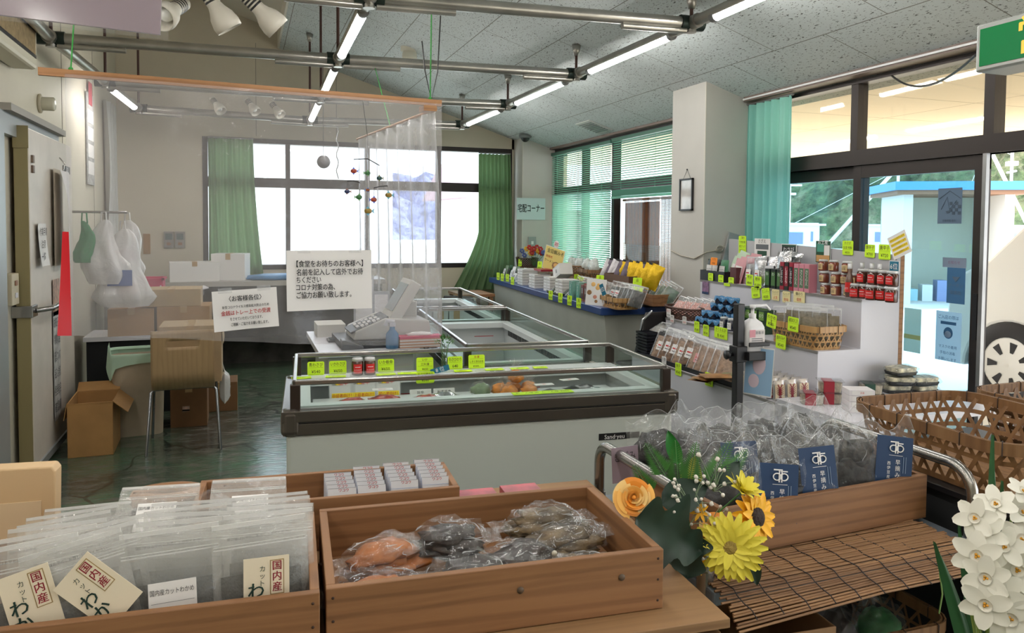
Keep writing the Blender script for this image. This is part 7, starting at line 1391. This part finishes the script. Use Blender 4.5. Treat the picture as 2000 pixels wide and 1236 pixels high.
for k, (px, py, y, s, a, b) in enumerate([(1908, 1085, .74, .030, -.1, 0), (1987, 1113, .74, .031, .05, 0), (1925, 1128, .725, .028, -.2, -.1), (1958, 1163, .73, .030, 0, -.1), (1925, 1180, .72, .030, -.15, -.15), (1973, 1208, .72, .031, .05, -.1), (1905, 1012, .76, .026, -.8, .3), (1945, 985, .77, .026, -.4, .9), (1995, 1055, .75, .030, .3, .2), (1925, 1040, .755, .026, -.4, .5), (1962, 1068, .75, .027, -.3, .3), (1998, 1002, .765, .026, .3, .9), (2015, 1165, .73, .03, .2, 0), (1998, 960, .77, .022, .6, .6)]): narc(px, py, y, s, tc(a, b), k * .5)
for k, (a, b, w) in enumerate([((1950, 1290), (1942, 850), .022), ((1930, 1300), (1828, 1060), .026), ((1975, 1290), (1960, 940), .02), ((1915, 1280), (1875, 1020), .018), ((1940, 1290), (1930, 1100), .03)]):
    p0, p1 = V((0, 0, .15)), P(*b, Y=.79) - o; mid = P((a[0] * .45 + b[0] * .55), (a[1] * .5 + b[1] * .5), Y=.80) - o
    def fn(u, v, p0=p0, p1=p1, mid=mid, w=w): p = p0 * (1 - v) ** 2 + mid * 2 * v * (1 - v) + p1 * v * v; return p + RT * (u - .5) * w * (1 - v ** 3) + FW * abs(u - .5) * w * .6
    MB().grid(fn, 4, 16, NG).build('leaf', r)
r = thing('flower_stand', (nc.x, .745, 0), 'slim dark stand under the narcissus vase', 'stand'); MB().lathe([(0, .68), (.13, .68), (.13, .70), (0, .70)], BLACK, 24).build('top', r); MB().tube([(0, 0, .02), (0, 0, .68)], .02, BLACK, 10).build('post', r); MB().lathe([(0, 0), (.14, 0), (.14, .02), (0, .02)], BLACK, 24).build('foot', r)
# ================================================================== OUTSIDE: TREES, BOATS, SHED, VAN, HOUSES
TRK = mat('trunk_pale', (150, 136, 112), .9); rr = random.Random(9)
for k, (x, y, z0) in enumerate([(57, 38, 5), (53, 46, 5), (60, 31, 5)]):
    m = MB()
    def branch(p, d, L, rad, dep):
        q = p + d * L; m.tube([p, p.lerp(q, .5) + V((rr.uniform(-.1, .1), rr.uniform(-.1, .1), 0)) * L, q], [rad, rad * .8, rad * .55], TRK, 5, False)
        if dep:
            for _ in range(3): branch(q, (d + V((rr.uniform(-.8, .8), rr.uniform(-.8, .8), rr.uniform(-.1, .6)))).normalized(), L * .66, rad * .55, dep - 1)
    branch(V((0, 0, -3)), V((0, 0, 1)), 5.5, .16, 4); tag(m.build('bare_tree', loc=(x, y, z0)), 'pale bare tree on the wooded hill, %s of three' % ['middle', 'leftmost', 'rightmost'][k], 'tree', 'bare trees on the hill')
# fishing boats at the quay
BOAT = mat('boat_white', (232, 232, 232), .5); WINB = mat('cabin_window', (124, 134, 172), .2)
def boat(x, y, label, boom, L=9, rz=0):
    r = thing('fishing_boat', (x, y, -1.25), label, 'boat', rz, 'fishing boats beyond the quay')
    loft(MB(), [[(px * g, py * g2, z) for px, py in [(-L / 2, -1.2), (L * .3, -1.2), (L * .56, 0), (L * .3, 1.2), (-L / 2, 1.2)]] for z, g, g2 in ((-.4, .9, .7), (1.0, 1, 1), (1.15, 1.01, 1.02))], BOAT, True, True, False).build('hull', r)
    MB().b2((-1.6, -.9, 1.1), (1.4, .9, 2.9), BOAT).b2((-1.8, -1.0, 2.9), (1.7, 1.0, 3.0), BOAT).build('cabin', r)
    for k in range(3): MB().b2((-1.2 + k * .85, -.93, 2.1), (-.6 + k * .85, -.9, 2.6), WINB).build('window', r)
    m = MB().tube([(0, 0, 3), (0, 0, 6.6)], .07, BOAT, 8); m.tube([(0, -.6, 5.6), (0, .6, 5.6)], .05, BOAT, 6).tube([(-.6, 0, 5.0), (.6, 0, 5.0)], .05, BOAT, 6).b2((-.22, -.22, 5.9), (.22, .22, 6.1), BOAT).b2((-.3, -.3, 4.5), (.3, .3, 4.6), BOAT); m.build('mast', r)
    if boom: MB().tube([(1.5, 0, 1.4), (1.5 + boom[0], 0, 1.4 + boom[1])], .09, BOAT, 8).build('boom', r); MB().tube([(1.5 + boom[0], 0, 1.4 + boom[1]), (0, 0, 6.4)], .015, BOAT, 4).tube([(1.5 + boom[0], 0, 1.4 + boom[1]), (-3, 0, 1.2)], .015, BOAT, 4).build('rigging', r)
for k, (x, y, bm, lb) in enumerate([(22.0, 28.0, None, 'white fishing boat nearest the mint curtain'), (27, 33.2, (3.4, 4.2), 'white fishing boat with boom rising right behind the door panes'), (32, 31.0, None, 'white fishing boat behind the door mullion'), (35.5, 27.5, (-2.6, 5.6), 'white fishing boat with tall boom leaning left'), (40, 24.6, None, 'white fishing boat nearest the blue roofed shed')]): boat(x, y, lb, bm, 7, -.6)
# shed with blue roof
c = P(1850, 470, Y=13); r = thing('harbour_shed', (c.x, c.y, -.1), 'pale open fronted shed with a blue edged roof across the yard', 'shed', -.55); r.scale = (.62, .8, 1.06); SHW = mat('shed_white', (222, 222, 218), .7); RB = mat('roof_blue', (70, 140, 200), .5)
m = MB().b2((-1.75, -.8, 0), (-1.45, 1.6, 2.25), SHW).b2((1.45, -.8, 0), (1.75, 1.6, 2.25), SHW).b2((-1.75, 1.5, 0), (1.75, 1.6, 2.25), mat('shed_inner', (204, 204, 184), .8)); m.build('wall', r)
MB().b2((-2.1, -1.2, 2.25), (2.1, 1.8, 2.33), mat('eave_wood', (140, 104, 80), .8)).build('eave', r); MB().b2((-2.2, -1.3, 2.33), (2.2, 1.9, 2.50), RB).build('roof', r)
m = MB(); 
for k in range(5): m.b2((-1.2 + k * .5, .2, .0), (-.85 + k * .5, .6, .25 + .1 * (k % 3)), [mat('crate_teal', (160, 200, 206), .5), SHW, mat('crate_navy', (140, 150, 190), .5)][k % 3])
tag(m.build('stored_goods', r), kind='stuff')
# white van parked outside the open door
r = thing('white_van', (7.42, 3.75, -.1), 'white van parked right outside the open entrance', 'van', radians(90)); VW = mat('van_white', (236, 236, 238), .25); HUB = mat('hubcap_silver', (214, 214, 216), .3, .3)
def arch(cx, rad, n=14): return [(cx + rad * cos(pi * (1 - k / n)), .32 + rad * sin(pi * (1 - k / n))) for k in range(n + 1)]
prof = [(-2.1, .32)] + [(-1.78, .32)] + arch(-1.25, .47) + [(.85, .32)] + arch(1.35, .47) + [(1.95, .32), (2.05, .55), (2.02, 1.15), (1.6, 1.36), (.95, 1.98), (-2.0, 2.05), (-2.1, 1.2)]
m = MB(); m.prism(prof, 1.55, VW, T(0, .775, 0) @ RX90); m.build('body', r, bevel=.03)
for x in (-1.25, 1.35):
    for s in (-1, 1):
        A = T(x, s * .70, .40) @ R(-s * pi / 2, 'X') @ Matrix.Diagonal((1.29, 1.29, 1, 1))
        w = MB().lathe([(.19, -.10), (.29, -.10), (.31, -.07), (.31, .07), (.29, .10), (.20, .105), (.195, .09)], RUB, 36, A).build('wheel', r)
        h = MB().lathe([(.0, .085), (.04, .09), (.19, .095), (.205, .10), (.205, .085)], HUB, 36, A)
        for k in range(7): a = 2 * pi * k / 7; h.prism([(.09 * cos(a - .12), .09 * sin(a - .12)), (.165 * cos(a - .17), .165 * sin(a - .17)), (.165 * cos(a + .17), .165 * sin(a + .17)), (.09 * cos(a + .12), .09 * sin(a + .12))], .004, RUB, A @ T(0, 0, .094))
        h.build('hubcap', w)
for s in (-1, 1): MB().b2((-.1, s * .776 - .003, .92), (.95, s * .776 + .003, .96), mat('van_trim', (110, 110, 118), .4)).b2((.3, s * .79 - .012, 1.06), (.55, s * .79 + .012, 1.09), mat('van_trim')).build('side_trim', r)
# white houses across the road behind the rear window
r = thing('white_building', (-1.5, 24, -.1), 'overexposed white building behind the rear window', 'building', .05); MB().b2((-6, 0, 0), (6, 5, 4.2), mat('building_white', (240, 240, 240), .8)).build('wall', r); m = MB(); m.prism([(-.5, 4.2), (5.5, 4.2), (2.5, 5.6)], 13, mat('roof_mauve', (176, 150, 160), .7), T(-6.5, 0, 0) @ Matrix(((0, 0, 1, 0), (1, 0, 0, 0), (0, 1, 0, 0), (0, 0, 0, 1)))); m.build('roof', r)
r = thing('white_building', (9.5, 26, -.1), 'pale house with mauve roof seen right of the rear window mullion', 'building', .05); MB().b2((-2, 0, 0), (2, 4, 2.6), mat('building_white')).b2((1.2, -.02, .4), (2.6, 0, 2.2), mat('house_mauve', (170, 140, 150), .7)).build('wall', r); m = MB(); m.prism([(-.4, 2.6), (4.4, 2.6), (2, 3.9)], 5, mat('roof_mauve'), T(-2.5, 0, 0) @ Matrix(((0, 0, 1, 0), (1, 0, 0, 0), (0, 1, 0, 0), (0, 0, 0, 1)))); m.build('roof', r)
# posters stuck to the sliding door panes
xg = XR + .03
def door_poster(px, py, w, h, mt, label, build=None):
    p = P(px, py, X=xg); r = thing('door_poster', p, label, 'poster', FX); MB().b2((-w / 2, -.001, -h / 2), (w / 2, .001, h / 2), mt).build('sheet', r)
    if build: m = MB(); build(m, w, h); m.build('print', r)
LB = mat('paper_backlit', (88, 108, 130), .7); LB2 = mat('paper_blue', (62, 108, 150), .7); LBD = mat('print_slate', (60, 76, 92), .7)
def dp1(m, w, h):
    m.tube([(-.07, -.002, h * .2), (0, -.002, h * .42), (.07, -.002, h * .2)], .002, LBD, 4)
    m.tube([(-w * .35, -.002, -h * .1), (-w * .1, -.002, .05), (0, -.002, -.02), (w * .3, -.002, .03)], .0015, LBD, 4); m.prism([(-w * .15, -h * .15), (w * .05, -h * .12), (0, -h * .2), (-w * .1, -h * .21)], .001, LBD, T(0, -.002, 0) @ RX90)
    for i in range(4):
        for j in range(4):
            if (i + j) % 2: m.b2((.0 + i * .018, -.0025, -.05 + j * .018), (.018 + i * .018, -.0015, -.032 + j * .018), LBD)
    m.text('営業時間 案内', .014, LBD, T(0, -.003, -h * .42) @ RX90, w * .8)
door_poster(1855, 402, .155, .20, LB, 'slate blue poster with a roof drawing high on the door pane', dp1)
door_poster(1864, 513, .15, .055, cloth('paper_grey', (160, 172, 190), .4), 'narrow pale strip notice on the door pane', lambda m, w, h: m.text('お知らせ', .02, mat('print_mauve', (150, 110, 140), .7), T(0, -.003, 0) @ RX90))
door_poster(1867, 558, .115, .20, LB2, 'dark blue poster low on the door pane', lambda m, w, h: (m.text('クーポン', .024, LB, T(0, -.003, .0) @ RX90, w * .8), m.text('取扱店', .024, LB, T(0, -.003, -.04) @ RX90, w * .8), m.prism([(-.025, .05), (.025, .05), (.0, .02)], .001, LB, T(0, -.002, 0) @ RX90)))
SKB = cloth('paper_sky', (226, 240, 252), .75)
def dp4(m, w, h):
    m.text('ご入店の際は', .024, LB2, T(0, -.003, h * .38) @ RX90, w * .8); m.ball((0, -.002, .02), .03, LB2, 14, 8, sc=(1, .03, 1.1)); m.ball((0, -.004, .012), .022, SKB, 12, 6, sc=(1, .03, .9)); m.b2((-.05, -.003, h * .24), (.05, -.002, h * .3), LB2)
    for i, t in enumerate(('マスクの着用', '手指の消毒', 'お願いします')): m.text(t, .02, LB2, T(0, -.003, -.06 - i * .035) @ RX90, w * .8)
door_poster(1852, 657, .165, .28, SKB, 'light blue mask notice low on the door pane', dp4)
door_poster(1782, 645, .12, .26, cloth('paper_lemon', (226, 240, 236), .75), 'pale yellow green notice beside the wooden edge strip on the door pane', lambda m, w, h: m.b2((-w * .5, -.002, -h * .2), (w * .5, -.0015, -h * .1), mat('lemon_band', (214, 222, 150), .7)))
